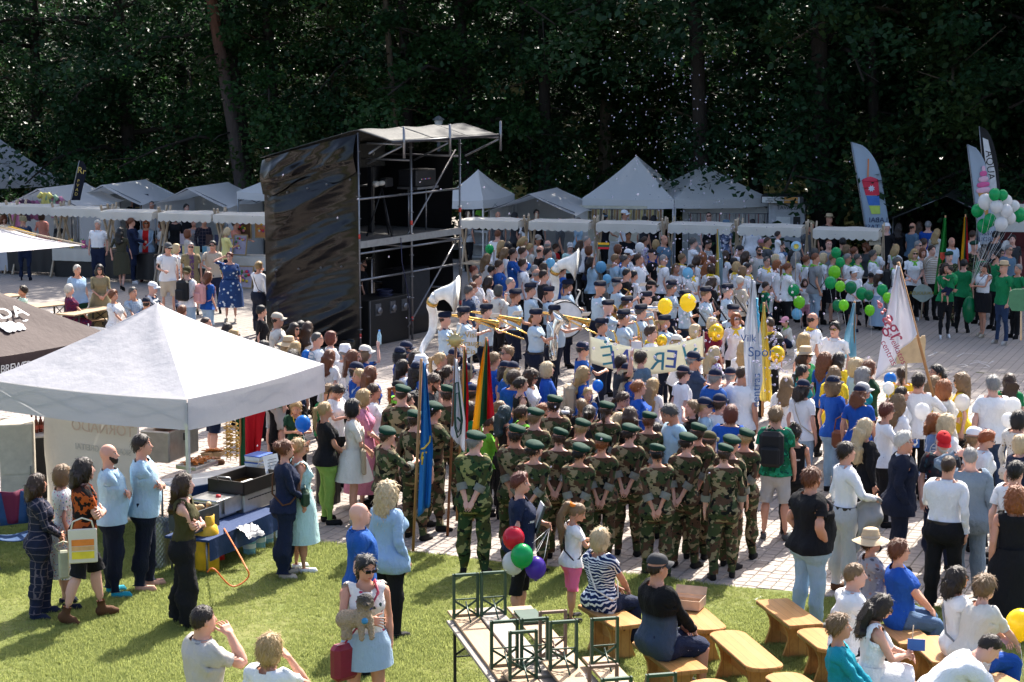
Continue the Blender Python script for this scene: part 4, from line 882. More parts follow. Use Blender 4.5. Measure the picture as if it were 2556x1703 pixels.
# tufts of blades as real geometry, instanced by geometry nodes
def tuft(seed,n=16):
    r=random.Random(seed);b=MB()
    for _ in range(n):
        a=r.uniform(0,2*pi);q=r.uniform(0,.06);x,y=q*cos(a),q*sin(a);h=r.uniform(.022,.052);l=r.uniform(.005,.035);d=r.uniform(0,2*pi);w=r.uniform(.0022,.0038);cx,cy=cos(d+1.57)*w,sin(d+1.57)*w
        b.add([(x-cx,y-cy,0),(x+cx,y+cy,0),(x+cx*.7+cos(d)*l*.4,y+cy*.7+sin(d)*l*.4,h*.6),(x-cx*.7+cos(d)*l*.4,y-cy*.7+sin(d)*l*.4,h*.6),(x+cos(d)*l,y+sin(d)*l,h)],[(0,1,2,3),(3,2,4)])
    me=b.mesh('grass_tuft');me.materials.append(M_GRASS);return me
def scatter(name,pts,rots,scales,meshes,label):
    """one stuff object: points carrying instances of small meshes"""
    me=bpy.data.meshes.new(name);me.vertices.add(len(pts));me.vertices.foreach_set('co',np.asarray(pts,np.float32).ravel())
    a=me.attributes.new('rot','FLOAT_VECTOR','POINT');a.data.foreach_set('vector',np.asarray(rots,np.float32).ravel())
    a=me.attributes.new('sca','FLOAT','POINT');a.data.foreach_set('value',np.asarray(scales,np.float32))
    a=me.attributes.new('pick','INT','POINT');a.data.foreach_set('value',RNG.randint(0,len(meshes),len(pts)).astype(np.int32));me.update()
    o=link(name,me);tag(o,label,kind='stuff')
    cn=bpy.data.collections.new(name+'_source')
    for m in meshes: cn.objects.link(bpy.data.objects.new(m.name,m))
    ng=bpy.data.node_groups.new(name,'GeometryNodeTree');ng.interface.new_socket('Geometry',in_out='INPUT',socket_type='NodeSocketGeometry');ng.interface.new_socket('Geometry',in_out='OUTPUT',socket_type='NodeSocketGeometry')
    N=ng.nodes;gi=N.new('NodeGroupInput');go=N.new('NodeGroupOutput');ip=N.new('GeometryNodeInstanceOnPoints');ci=N.new('GeometryNodeCollectionInfo');ci.inputs['Collection'].default_value=cn;ci.inputs['Separate Children'].default_value=True;ci.inputs['Reset Children'].default_value=True
    def at_(nm,ty): q=N.new('GeometryNodeInputNamedAttribute');q.data_type=ty;q.inputs[0].default_value=nm;return q.outputs['Attribute']
    L=ng.links.new;L(gi.outputs[0],ip.inputs['Points']);L(ci.outputs[0],ip.inputs['Instance']);ip.inputs['Pick Instance'].default_value=True;L(at_('pick','INT'),ip.inputs['Instance Index']);L(at_('rot','FLOAT_VECTOR'),ip.inputs['Rotation']);L(at_('sca','FLOAT'),ip.inputs['Scale']);L(ip.outputs[0],go.inputs[0])
    md=o.modifiers.new('scatter','NODES');md.node_group=ng;return o
P=[]
n=0
while n<76000:
    u=RNG.uniform(-11,14,20000);v=-RNG.uniform(-.04,11.5,20000)
    x=E1[0]+E_DIR[0]*u-E_N[0]*v;y=E1[1]+E_DIR[1]*u-E_N[1]*v;t=(x-E1[0])*E_N[0]+(y-E1[1])*E_N[1];z=.025*np.maximum(0,t)+.02
    k=(np.abs(x/y)<.34) & (y>15.4);q=np.stack([x,y,z],1)[k];P.append(q);n+=len(q)
P=np.concatenate(P)[:76000]
dens=vnoise(P*np.array((1,1,0)),1.1,3);sc_=np.clip(.95+.30*dens+RNG.uniform(-.2,.25,len(P)),.45,1.6)
scatter('grass',P,np.stack([RNG.uniform(-.12,.12,len(P)),RNG.uniform(-.12,.12,len(P)),RNG.uniform(0,6.28,len(P))],1),sc_,[tuft(i) for i in range(6)],'short mown grass growing on the bank')

# ---------------------------------------------------------------- the wood behind
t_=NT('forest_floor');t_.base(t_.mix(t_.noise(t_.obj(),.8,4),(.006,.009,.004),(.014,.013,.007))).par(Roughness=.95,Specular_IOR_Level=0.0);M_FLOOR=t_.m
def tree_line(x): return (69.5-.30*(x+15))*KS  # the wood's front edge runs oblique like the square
b=MB();b.grid(lambda a,c: Vector((-70+140*a,tree_line(-70+140*a)-2+c*55,.03+(max(0,c-.28)**1.2)*34+.6*sin(a*23)*c)),50,26);tag(b.build('backdrop_slope',M_FLOOR),'dark backdrop slope added behind the wood to shut out the sky',kind='structure')  # rising slope added behind the trees so no bright sky shows through gaps
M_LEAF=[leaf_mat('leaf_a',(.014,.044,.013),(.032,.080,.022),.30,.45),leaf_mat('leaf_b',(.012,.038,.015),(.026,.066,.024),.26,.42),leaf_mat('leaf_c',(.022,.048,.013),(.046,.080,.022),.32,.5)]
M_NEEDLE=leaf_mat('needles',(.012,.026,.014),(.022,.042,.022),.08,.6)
def bark(name,lo,hi,zsplit=None):
    t=NT(name);p=t.obj();n=t.noise(t.scale(p,(9,9,2.2)),1.6,5,.65);c=t.mix(n,lo,hi)
    if zsplit: z=t.xyz(p)[2];c=t.mix(t.math('MULTIPLY',t.math('SMOOTH_MIN',1.0,t.math('MAXIMUM',0.0,t.math('MULTIPLY',t.math('SUBTRACT',z,zsplit),.5)),.1),.85),c,t.mix(n,(.075,.032,.018),(.16,.07,.04)))
    t.base(c).par(Roughness=.9);t.bump(n,.8,.05);t.b.inputs['Specular IOR Level'].default_value=.15;return t.m
M_BARK=bark('bark',(.016,.013,.011),(.045,.037,.030));M_PINE=bark('pine_bark',(.035,.027,.025),(.10,.08,.07),5.2);M_PALE=bark('pale_bark',(.055,.042,.027),(.13,.10,.066))
def leaf_cards(C,rad_,n,size,rs,droop=.4):
    """n leaf faces (bent quads) spread through clumps"""
    k=rs.randint(0,len(C),n);d=rs.normal(size=(n,3));d /= np.linalg.norm(d,axis=1)[:,None];r=rad_[k]*rs.uniform(.2,1,n)**.5
    P=C[k]+d*r[:,None]*np.array((1.15,1.15,.75));s=size*rs.uniform(.6,1.35,n);a=rs.uniform(0,2*pi,n);dr=rs.normal(.35,.45,n)
    U=np.stack([np.cos(a)*np.cos(dr),np.sin(a)*np.cos(dr),-np.sin(dr)],1);Wd=np.cross(U,rs.normal(size=(n,3))*.5+np.array((0,0,1)));Wd /= np.linalg.norm(Wd,axis=1)[:,None]+1e-9
    V=np.stack([P,P+U*(s*.5)[:,None]-Wd*(s*.34)[:,None],P+U*s[:,None],P+U*(s*.5)[:,None]+Wd*(s*.34)[:,None]],1).reshape(-1,3)
    return V,np.arange(4*n).reshape(n,4)
def make_tree(seed,H,z0,spread,nl,leaf,mat,barkm,r0=.22,lean=(0,0),size=.17,limb=9):
    rs=np.random.RandomState(seed);tr=MB();pts=[Vector((lean[0]*t+.15*sin(t*5+seed),lean[1]*t+.12*sin(t*4),H*t)) for t in np.linspace(0,1,9)]
    tr.tube(pts,[r0*(1.25 if i==0 else 1)*(1-.9*i/8)+.02 for i in range(9)],9);C=[];R=[]
    def tp(t): i=min(7,int(t*8));return pts[i].lerp(pts[i+1],t*8-i)
    for i in range(limb):
        t=z0/H+(.97-z0/H)*(i+.5)/limb;a=i*2.4+rs.uniform(-.4,.4);L=spread*(.55+.6*sin(pi*min(1,(t-z0/H)/(1-z0/H)*.8+.18)))*rs.uniform(.8,1.2);p=tp(t);q=[p]
        for j in range(1,5): q.append(p+Vector((cos(a)*L*j/4,sin(a)*L*j/4,L*(.35*j/4-.45*(j/4)**2)+rs.uniform(-.15,.15))))
        tr.tube(q,[r0*.36*(1-.75*j/4) for j in range(5)],5)
        for j in range(1,5):
            for _ in range(3): C.append(q[j]+Vector(rs.normal(size=3)*np.array((.6,.6,.45))*spread*.30));R.append(spread*rs.uniform(.08,.22))
            c2=q[j]+Vector(rs.normal(size=3)*.5);tr.tube([q[j-1].lerp(q[j],.5),c2],[r0*.10,.008],4)
    V,F=leaf_cards(np.array([tuple(c) for c in C]),np.array(R),nl,size,rs)
    if seed<4: k=(V[::4,2]<9) | (rs.rand(nl)<.33);V=V.reshape(-1,4,3)[k].reshape(-1,3);F=np.arange(len(V)).reshape(-1,4)  # the high canopy lets the sun through
    return tr,np_mesh('crown',V,F,False)
def place_tree(name,proto,base,rz,sc,label,group,mats):
    root=empty(name,base,rz,label,'tree',group);root.scale=(sc,sc,sc*1.0)
    tr,cr=proto;
    if isinstance(tr,MB): raise TypeError
    link('trunk',tr,root);link('crown',cr,root);return root
PROTO=[]
for i,(seed,H,z0,sp,nl,mat,bk,size) in enumerate(((1,15,1.9,4.4,36000,0,M_BARK,.17),(2,16,1.6,4.7,37000,1,M_BARK,.165),(3,14,1.6,4.2,34000,2,M_PALE,.165),(4,17,2.0,4.9,37000,1,M_BARK,.175))):
    tr,cr=make_tree(seed,H,z0,sp,nl,.2,mat,bk,.24,(.4*(i-1.5),0),size,19);tm=tr.mesh('trunk');tm.materials.append(bk);cr.materials.append(M_LEAF[mat]);PROTO.append((tm,cr))
def edge_pt(px,off): 
    k=(px-CXP)/FPX/cos(PITCH)*1.0;D=(69.5-.30*15+off)*KS/(1+.30*k);return Vector((k*D,D,0))
TREES=[(-60,1.5,0,'dark leafy tree above the blue shaded pavilion at far left'),(120,3.0,1,'leafy tree behind the children\'s clothes stall at left'),(330,2.0,3,'broad dark tree behind the black feather banner'),(470,5.0,1,'dark tree just left of the orange barked pine'),(700,1.0,0,'bushy green tree just right of the orange barked pine'),(840,2.5,2,'pale stemmed tree behind the left part of the scaffold roof'),
         (985,3.6,1,'leafy tree behind the scaffold tower'),(1175,1.2,0,'green tree whose low branch hangs right of the scaffold tower'),(1330,4.5,3,'dark tree behind the low gabled white stall'),(1500,3.0,2,'bright leaved tree behind the taller white pop-up tent'),(1640,6.0,1,'shaded tree left of the tall straight dark trunk'),(1880,2.6,3,'leafy tree right of the tall straight dark trunk'),(2060,1.4,1,'dark tree behind the drinks feather banner'),(2200,2.8,0,'tree with orange tinted twigs between the feather banners'),(2370,1.6,2,'tree above the dark camouflage canopy'),(2540,1.2,3,'tree at far right behind the ice cream banner'),(2700,2.4,0,'tree beyond the balloon cluster at the right edge'),(2640,6,3,'tall tree behind the cream fronted stall'),(2860,0,1,'tall tree right of the picture shading the square'),(2980,4,3,'last tall tree at the right shading the square')]
for i,(px,off,k,lab) in enumerate(TREES):
    place_tree('leafy_tree',PROTO[k if px<2000 else 3 if k!=2 else 2],edge_pt(px,off+(2.2 if 1400 <px<2000 else .8)),i*1.9,(.92+.05*(i*7 % 5))*(1.18 if px>2000 else 1),lab,'trees at the edge of the wood',None)
def pine(px0,py0,px1,py1,off,r,label,bkm):
    e=edge_pt(px1,off);A=atd(px0,py0,e.y/KS);B_=atd(px1,py1,e.y/KS);d=(A-B_)/(A.z-B_.z);base=B_-d*B_.z;top=base+d*17
    root=empty('pine_tree',(base.x,base.y,0),0,label,'tree','trees at the edge of the wood');tr=MB();pts=[Vector((d.x*17*t+.06*sin(t*9),.05*sin(7*t),17*t)) for t in np.linspace(0,1,10)]
    tr.tube(pts,[r*(1.2 if i==0 else 1)*(1-.55*i/9) for i in range(10)],12);rs=np.random.RandomState(int(px0));C=[]
    for i in range(10):
        t=.50+.05*i;a=i*2.3;p=pts[0].lerp(pts[-1],t);L=2.6-.12*i;q=p+Vector((cos(a)*L,sin(a)*L,.2));tr.tube([p,p.lerp(q,.5)+Vector((0,0,.15)),q],[r*.3,r*.2,.02],5);C+=[tuple(p.lerp(q,s)+Vector(rs.normal(size=3)*.25)) for s in (.5,.7,.85,1)]
    for i in range(7):  # dead stubs on the bare stem
        t=.12+.05*i;p=pts[0].lerp(pts[-1],t);a=i*2.1;tr.tube([p,p+Vector((cos(a)*.7,sin(a)*.7,-.1)),p+Vector((cos(a)*1.2,sin(a)*1.2,-.35))],[.035,.02,.008],4)
    tr.build('trunk',bkm,root);V,F=leaf_cards(np.array(C),np.full(len(C),.75),2200,.30,rs);me=np_mesh('crown',V,F,False);me.materials.append(M_NEEDLE);link('crown',me,root)
pine(532,0,596,452,.0,.24,'leaning pine with orange bark above the white stalls left of the tower',M_PINE)
pine(566,0,618,452,1.2,.19,'grey pine trunk standing just behind the orange barked pine',M_BARK)
pine(1738,0,1748,480,.2,.26,'tall straight dark trunk behind the gap of the two pop-up tents',M_BARK)
pine(1010,100,1014,320,1.5,.20,'dark straight trunk behind the scaffold roof',M_BARK)
pine(1358,0,1356,400,2.0,.22,'dark trunk behind the low gabled stall right of the tower',M_BARK)
pine(2046,300,2046,620,-.6,.30,'thick dark trunk right of the coffee kiosk',M_BARK)
pine(2176,200,2190,600,.6,.20,'brown trunk right of the drinks feather banner',M_BARK)
pine(972,120,982,325,.4,.12,'thin pale trunk behind the left part of the scaffold roof',M_PALE)
# undergrowth and the far wood read as one mass
rs=np.random.RandomState(5);C=[];R=[]
for _ in range(1100):
    x=rs.uniform(-40,40);d=rs.uniform(3.5,24);z=rs.uniform(.3,10.5);C.append((x,tree_line(x)+d,z+max(0,d-13)*.5));R.append(rs.uniform(.5,1.3))
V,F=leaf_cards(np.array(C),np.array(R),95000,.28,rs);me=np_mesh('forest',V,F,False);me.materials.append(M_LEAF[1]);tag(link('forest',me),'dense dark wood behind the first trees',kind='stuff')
C=[];R=[]
for _ in range(170):
    x=rs.uniform(-24,24);C.append((x,tree_line(x)+rs.uniform(1.0,4),rs.uniform(.1,2.0)));R.append(rs.uniform(.4,.9))
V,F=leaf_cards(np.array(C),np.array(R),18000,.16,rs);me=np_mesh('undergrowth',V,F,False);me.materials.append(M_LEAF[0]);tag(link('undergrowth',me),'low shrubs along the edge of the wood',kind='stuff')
# ================================================================ scaffold tower, tents, stalls
import mathutils.noise as mnoise
M_STEEL=plain((.26,.26,.27),.42,.8);M_DARK=plain((.012,.012,.014),.45);M_WOOD=plain((.46,.36,.25),.65);M_WHITEP=plain((.72,.72,.70),.5)
@cached
def canvas(c,tr=.35,name='canvas'):
    t=NT(name);p=t.obj();n=t.noise(p,2.2,4,.6);f=t.noise(p,7,3,.5);t.base(t.mix(t.math('MULTIPLY',n,.35),c,tuple(v*.82 for v in c))).par(Roughness=.75);t.b.inputs['Specular IOR Level'].default_value=.25
    t.bump(t.math('ADD',n,t.math('MULTIPLY',f,.4)),.35,.06)
    if tr: t.translucent(tuple(v*.9 for v in c),tr)
    return t.m
M_TENT=canvas((.60,.59,.61));M_TENTG=canvas((.82,.80,.77),.35);M_LINEN=canvas((.80,.77,.69),.35)
def text(name,s,size,parent,loc,rot,mat,mirror=False,ext=.002,align='CENTER',spacing=1.0,shear=0.0):
    cu=bpy.data.curves.new(name,'FONT');cu.body=s;cu.size=size;cu.extrude=ext;cu.align_x=align;cu.align_y='CENTER';cu.space_character=spacing;cu.shear=shear
    cu.resolution_u=3;q=bpy.data.objects.new(name,cu);me=bpy.data.meshes.new_from_object(q);bpy.data.objects.remove(q);bpy.data.curves.remove(cu);me.materials.clear();me.materials.append(mat)
    o=link(name,me,parent,None,loc,rot)
    if mirror: o.scale=(-1,1,1)
    return o
# ---------------------------------------------------------------- scaffold tower
TF=np.array((.523,.852));TL=np.array((-.852,.523));T0=np.array((-3.42,43.75))*KS
def tw(a,d,z): p=T0+(TF*a+TL*d)*KS;return Vector((p[0],p[1],z*KS))  # a along the open front, d towards the back
tower=empty('scaffold_tower',tw(0,0,0),0,'scaffold tower wrapped in glossy black tarp with a sheet roof','scaffold');TO=Vector(tower.location)
def tloc(v): return v-TO
AW,DP=4.14,2.57
def roofz(d): return 4.95-.66*d/DP if d>=0 else 4.95+.25*d
for a in (0,AW/2,AW):
    for d in (0,DP):
        b=MB();b.tube([tloc(tw(a,d,0)),tloc(tw(a,d,roofz(d)-.04))],.027,8)
        for z in np.arange(.5,4.6,.5): b.lathe([(.027,-.012),(.055,-.006),(.055,.006),(.027,.012)],tloc(tw(a,d,z)),8,0)
        for z in ((2.35,4.6) if d==0 else ()): b.lathe([(.031,-.05),(.031,.05)],tloc(tw(a,d,z-2.0+.3*a/4)),8,1,cap=True)
        b.build('standard_pole',[M_STEEL,plain((.6,.06,.04),.5)],tower)
for d in (0,DP):
    for z in (.6,1.61,2.21,3.43):
        for i in (0,1):
            if d==0 and z==.6: continue
            MB().tube([tloc(tw(AW/2*i+.03,d,z)),tloc(tw(AW/2*(i+1)-.03,d,z))],.024,8).build('ledger_rail',M_STEEL,tower)
for a in (0,AW/2,AW):
    for z in (1.0,2.2,4.2): MB().tube([tloc(tw(a,.03,z)),tloc(tw(a,DP-.03,z))],.024,8).build('transom',M_STEEL,tower)
for (a0,z0,a1,z1,d) in ((AW/2,.3,AW,2.15,.12),(AW/2,2.45,AW,4.35,.12),(0,4.45,.72,4.72,-.3)): MB().tube([tloc(tw(a0,d,z0)),tloc(tw(a1,d,z1))],.022,8).build('diagonal_brace',M_STEEL,tower)
for i in (0,1): MB().box(tloc(tw(AW/4+AW/2*i,DP/2,2.40)),(AW/2*KS-.04,DP*KS,.07),0,atan2(TF[1],TF[0])).build('deck',plain((.22,.21,.20),.5,.6),tower)
MB().box(tloc(tw(AW/2,-.02,2.41)),(AW*KS,.03,.15),0,atan2(TF[1],TF[0])).build('toe_board',plain((.33,.32,.30),.5,.3),tower)
t_=NT('black_tarp');_p=t_.obj();t_.base(t_.mix(t_.noise(_p,3,4),(.002,.002,.003),(.006,.005,.005))).par(Roughness=.20);t_.b.inputs['Specular IOR Level'].default_value=.32;t_.bump(t_.noise(_p,9,3,.5),.12,.03);M_TARP=t_.m
def tarp_pt(u,v):  # left face; diagonal pulled folds fan out from the top front corner
    z=v*roofz(u*DP)*.985;c=(1-v)*4.9;an=atan2(c,.25+u*2.4);rr=sqrt(c*c+(u*2.4)**2)
    rid=lambda q: (abs((q % 1)-.5)*2)**1.6
    s_=z+1.15*u*(1-.35*v);nv=mnoise.noise(Vector((s_*.5,u*.9,3)));n2=mnoise.noise(Vector((s_*1.1,u*1.5,9)))
    w=(.15*rid(s_*.75+.6*nv)+.045*rid(s_*2.3+.8*n2+u)*(.4+abs(nv)*1.6)+.012*rid(s_*6.5+1.2*nv-u*2))*(.55+.45*sin(pi*u))+.05*nv
    if v>.88: w+=.07*rid(u*3.2+v*9)+.05
    if v<.05: z+=.08*sin(u*7)
    e=min(1,u*7,(1-u)*7);p=tw(0,-.02+u*(DP+.08),z);return tloc(p)+Vector((-TF[0],-TF[1],0))*(.05+w*e)
MB().grid(tarp_pt,70,120).build('side_tarp',M_TARP,tower)
MB().grid(lambda u,v: tarp_pt(u,1-v*(.17+.03*sin(u*9)))+Vector((-TF[0],-TF[1],0))*(.05+.10*sin(v*3)*(.6+.4*sin(u*7+v*3))),60,24).build('tarp_flap',M_TARP,tower)
for k in range(9): MB().lathe([(.012,0),(.024,.004),(.012,.008)],tarp_pt(.06+.11*k,.40 if k % 2 else .80)+Vector((-TF[0],-TF[1],0))*.03,8,M=Matrix.Rotation(pi/2,3,'X')).build('eyelet',M_STEEL,tower)
M_TARPB=plain((.008,.008,.009),.6,0,.2)
MB().grid(lambda u,v: tloc(tw(u*AW,DP+.05+.03*sin(u*19+v*7),v*4.3)),40,20).build('back_tarp',M_TARPB,tower)
MB().grid(lambda u,v: tloc(tw(AW+.05+.03*sin(u*12+v*9),.25+u*(DP-.2),.4+v*3.9)),24,20).build('side_tarp_right',M_TARPB,tower)
t_=NT('roof_sheet');_p=t_.obj();t_.base(t_.mix(t_.noise(_p,30,4,.7),(.05,.05,.048),(.12,.12,.115))).par(Roughness=.6);t_.bump(t_.noise(_p,5,4),.3,.05);t_.b.inputs['Specular IOR Level'].default_value=.08;M_ROOF=t_.m
for i,(a0,a1) in enumerate(((-.06,1.55),(1.57,3.0),(3.02,AW+.15))):
    def rf(u,v): d=-.95+v*(DP+1.1);a=a0+(a1-a0)*u;s=0 if d<0 else 0;return tloc(tw(a,d,roofz(d)+.03+.02*sin(u*7+i)*sin(v*9)))
    MB().grid(rf,12,20).build('roof_sheet',M_ROOF,tower,solid=.012)
MB().tube([tloc(tw(-.05,-.97,4.72)),tloc(tw(AW+.35,-.97,4.72))],.032,8).build('eave_pipe',plain((.05,.05,.055),.4,.5),tower)
for a in (.35,2.2,AW+.25):
    MB().tube([tloc(tw(a,-1.0,4.35)),tloc(tw(a,-1.0,5.05))],.028,8).build('jack_tube',M_STEEL,tower)
    MB().tube([tloc(tw(a,-.95,4.62)),tloc(tw(a,0,4.2))],.022,8).build('bracket',M_STEEL,tower)
    MB().tube([tloc(tw(a,-.95,4.66)),tloc(tw(a,0,4.66))],.022,8).build('bracket',M_STEEL,tower)
# equipment standing in the tower
def rot_t(): return atan2(TF[1],TF[0])
o=empty('flight_case',tw(1.35,.55,0),rot_t(),'black flight case with round wheels under the scaffold deck','case')
MB().bbox((0,0,.52),(1.5,.8,1.0),.02).build('case_box',plain((.018,.017,.016),.5),o)
for x in (-.74,.74):
    for y in (-.39,.39): MB().box((x,y,.52),(.03,.03,1.01)).build('corner_rail',M_STEEL,o)
for x in (-.45,.1,.55): MB().lathe([(.001,-.03),(.07,-.03),(.08,0),(.07,.03),(.001,.03)],(x,-.45,.78),14,M=Matrix.Rotation(pi/2,3,'X')).build('wheel',M_STEEL,o);MB().box((x,-.41,.8),(.2,.02,.26)).build('wheel_plate',M_STEEL,o)
o=empty('loudspeaker',tw(3.0,.8,0),rot_t(),'black loudspeaker cabinet in the right bay under the deck','loudspeaker');MB().bbox((0,0,.75),(1.1,.6,1.5),.03).build('cabinet',M_DARK,o);MB().box((0,-.31,.9),(.95,.015,1.0)).build('grille',plain((.03,.03,.032),.7),o)
o=empty('video_camera',tw(1.75,.6,2.44),rot_t()+.2,'broadcast video camera with long white lens on the upper deck','camera')
for k in range(3): MB().tube([(0,0,1.05),(.35*cos(2.1*k),.35*sin(2.1*k),0)],.02,6).build('tripod_leg',M_DARK,o)
MB().bbox((.25,0,1.17),(.4,.16,.2),.02).build('camera_body',M_DARK,o);MB().lathe([(.055,0),(.055,.12),(.05,.13),(.05,.3),(.065,.31),(.065,.42),(.07,.43),(.001,.44)],(.05,0,1.17),14,M=Matrix.Rotation(-pi/2,3,'Y')).build('lens',plain((.62,.59,.52),.45),o)
o=empty('monitor',tw(2.35,1.3,2.44),rot_t(),'black desktop monitor on the upper deck','monitor');MB().bbox((0,0,1.75),(.95,.05,.55),.01).build('screen',plain((.008,.008,.009),.25),o);MB().box((0,.05,.75),(.1,.1,1.5)).build('stand',M_DARK,o);MB().lathe([(.03,0),(.04,0),(.04,.005)],(0,-.03,1.78),14,M=Matrix.Rotation(pi/2,3,'X')).build('maker_badge',M_WHITEP,o)
o=empty('control_desk',tw(3.2,.6,2.44),rot_t(),'mixing rack with lit buttons on an aluminium case','mixer');MB().bbox((0,0,1.22),(.8,.5,.38),.02).build('rack',M_DARK,o);MB().box((0,-.02,1.0),(.85,.55,.05)).build('tray',M_STEEL,o)
for i in range(8): MB().box((-.2+.05*i,-.255,1.2),(.022,.012,.022)).build('lit_button',[plain((.7,.7,.65),.4),plain((.7,.05,.05),.4),plain((.05,.1,.6),.4)][i % 3],o)
for x in (-.35,.35): MB().tube([(x,0,0),(x,0,1.0)],.02,6).build('leg',M_STEEL,o)
o=empty('cable_coil',tw(1.6,.45,1.05),0,'loops of blue black cable lying on the flight case','cable');b=MB()
for k in range(5): b.tube([((.16+.02*sin(k*2))*cos(q),(.16+.02*cos(k*3))*sin(q),.02+.03*k) for q in np.linspace(0,2*pi,18)[:-1]],.014,5,closed=True)
b.build('coil',plain((.02,.025,.06),.5),o)
b=MB();b.tube([tw(1.55,-.06,2.45),tw(1.5,-.12,1.9),tw(1.75,-.1,1.2),tw(2.0,-.05,.3)],.010,5);tag(b.build('hanging_cable',plain((.03,.03,.07),.5)),'blue black cable hanging down the tower front past the case','cable')

# ---------------------------------------------------------------- pop-up tents
def popup(name,c,a,bdim,rz,eave,peak,val,label,cat='tent',group=None,mat=None,legs=True,sag=.10,half=False):
    root=empty(name,c,rz,label,cat,group);m=mat or M_TENT;A,B=a/2,bdim/2;cor=[(-A,-B),(A,-B),(A,B),(-A,B)]
    for i in range(4):
        p,q=Vector((*cor[i],eave)),Vector((*cor[(i+1) % 4],eave));top=Vector((0,0,peak))
        def pt(u,v):
            e=p.lerp(q,u);w=e.lerp(top,v);w.z-=sag*4*v*(1-v)*(peak-eave)*.55+.04*sin(pi*u)*(1-v)**2;w.z+=.012*sin(u*13+i*2+v*4)*v*(1-v)*4;return w
        MB().grid(pt,16,14).build('roof_panel',m,root)
        n=Vector(((p+q).x,(p+q).y,0)).normalized()
        MB().grid(lambda u,v: p.lerp(q,u)+Vector((0,0,-.04*sin(pi*u)-v*val))+n*(.008+.02*v*sin(u*9+i)),18,4).build('valance',m,root)
    for x,y in cor: 
        if legs: g0=gz(c[0]+x*cos(rz)-y*sin(rz),c[1]+x*sin(rz)+y*cos(rz))-c[2];lg=MB().box((x*.985,y*.985,(eave-.05+g0)/2),(.045,.045,eave-.05-g0)).build('leg',plain((.55,.56,.57),.4,.6),root);MB().box((x*.985,y*.985,g0+.012),(.12,.12,.02)).build('foot',M_STEEL,lg)
    for i in range(4):
        p,q=Vector((*cor[i],eave-.28)),Vector((*cor[(i+1) % 4],eave-.28));b=MB()
        for k in range(4): s0,s1=k/4,(k+1)/4;z0,z1=(0,.22) if k % 2 else (.22,0);b.tube([p.lerp(q,s0)*.985+Vector((0,0,z0)),p.lerp(q,s1)*.985+Vector((0,0,z1))],.011,4);b.tube([p.lerp(q,s0)*.985+Vector((0,0,.22-z0)),p.lerp(q,s1)*.985+Vector((0,0,.22-z1))],.011,4)
        b.build('truss',M_DARK,root)
    return root
def popup_px(name,l,r,eave,depth,peak,val,label,**kw):  # from the pixels of its two front eave corners
    L=at(*l,eave);R=at(*r,eave);d=R-L;d.z=0;w=d.length;rz=atan2(d.y,d.x);n=Vector((-d.y,d.x,0)).normalized();c=(L+R)/2+n*depth/2
    return popup(name,(c.x,c.y,0),w,depth,rz,eave,peak,val,label,**kw)
TN,TR=at(467,995,2.02),at(808,912,2.02);_d=TR-TN;_n=Vector((-_d.y,_d.x,0)).normalized()
_c=(TN+TR)/2+_n*1.66;FT_RZ=atan2(_d.y,_d.x)
FTENT=popup('popup_tent',(_c.x,_c.y,0),_d.length,3.32,FT_RZ,2.04,2.98,.40,'clean white pop-up tent over the potato food stand in the foreground',group='white pop-up tents')
popup_px('popup_tent',(1454,494),(1682,498),2.06,2.9,3.25,.27,'tall white pop-up tent with amber jewellery stall inside',group='white pop-up tents',mat=M_TENTG)
popup_px('popup_tent',(1684,498),(1920,493),2.06,2.9,2.98,.26,'white pop-up tent left of the coffee kiosk',group='white pop-up tents',mat=M_TENTG)
popup_px('popup_tent',(1100,497),(1206,500),2.1,2.6,2.9,.24,'white pop-up tent half hidden behind the scaffold right side',group='white pop-up tents',mat=M_TENTG)
popup_px('popup_tent',(591,478),(780,486),2.16,2.8,2.95,.22,'white pop-up tent peeking out left of the black tarp',group='white pop-up tents',mat=M_TENTG)
popup_px('pavilion',(-170,452),(146,443),2.15,4.2,3.9,.28,'large bluish white pavilion behind the stalls at far left',group='white pop-up tents')
# brewery tent and parasol at the left
BM=canvas((.055,.036,.034),.05,'brown_canvas');RC=at(292,838,2.2);bd=Vector((.58,.81,0)).normalized();bn=Vector((-bd.y,bd.x,0));bc=RC-bd*1.7+bn*1.7;BRZ=atan2(bd.y,bd.x)
BT=popup('brewery_tent',(bc.x,bc.y,0),3.4,3.4,BRZ,2.2,3.25,.36,'dark brown brewery tent with white lettering at left',mat=BM)
M_LETTER=plain((.70,.68,.66),.6)
text('lettering','FAMILY BUSINESS  BREWER  MASTERY',.155,BT,(-.50,-1.735,1.985),(pi/2,0,0),M_LETTER,spacing=.92,shear=.12)
_ang=atan2(1.05,1.7)
text('lettering','ALDA',.38,BT,(.10,-.98,2.635),(_ang-.06,0,0),M_LETTER,shear=.15)
b=MB();r_=random.Random(4)
for k in range(11): q=Vector((.28+.10*(k % 4)+r_.uniform(-.02,.02),.07*(k//4),0));b.lathe([(.001,-.006),(.055,-.004),(.06,0),(.055,.004),(.001,.006)],q,10)
b.build('hop_cones',M_LETTER,BT,(-.25,-1.30,2.44),(_ang-.06,0,.12));b=MB()
for k in range(16): b.box((.75+.045*k,.14+.006*k,0),(.05,.028,.008),0,.5 if k % 2 else -.4)
b.build('barley_ear',M_LETTER,BT,(-.25,-1.30,2.44),(_ang-.06,0,.12))
PU=at(212,612,2.3);PU_C=PU+Vector((-2.8,.5,0));po_=empty('parasol',(PU_C.x,PU_C.y,0),atan2(-.5,2.8)+pi/4,'big white square parasol with yellow printed mark at far left','parasol')
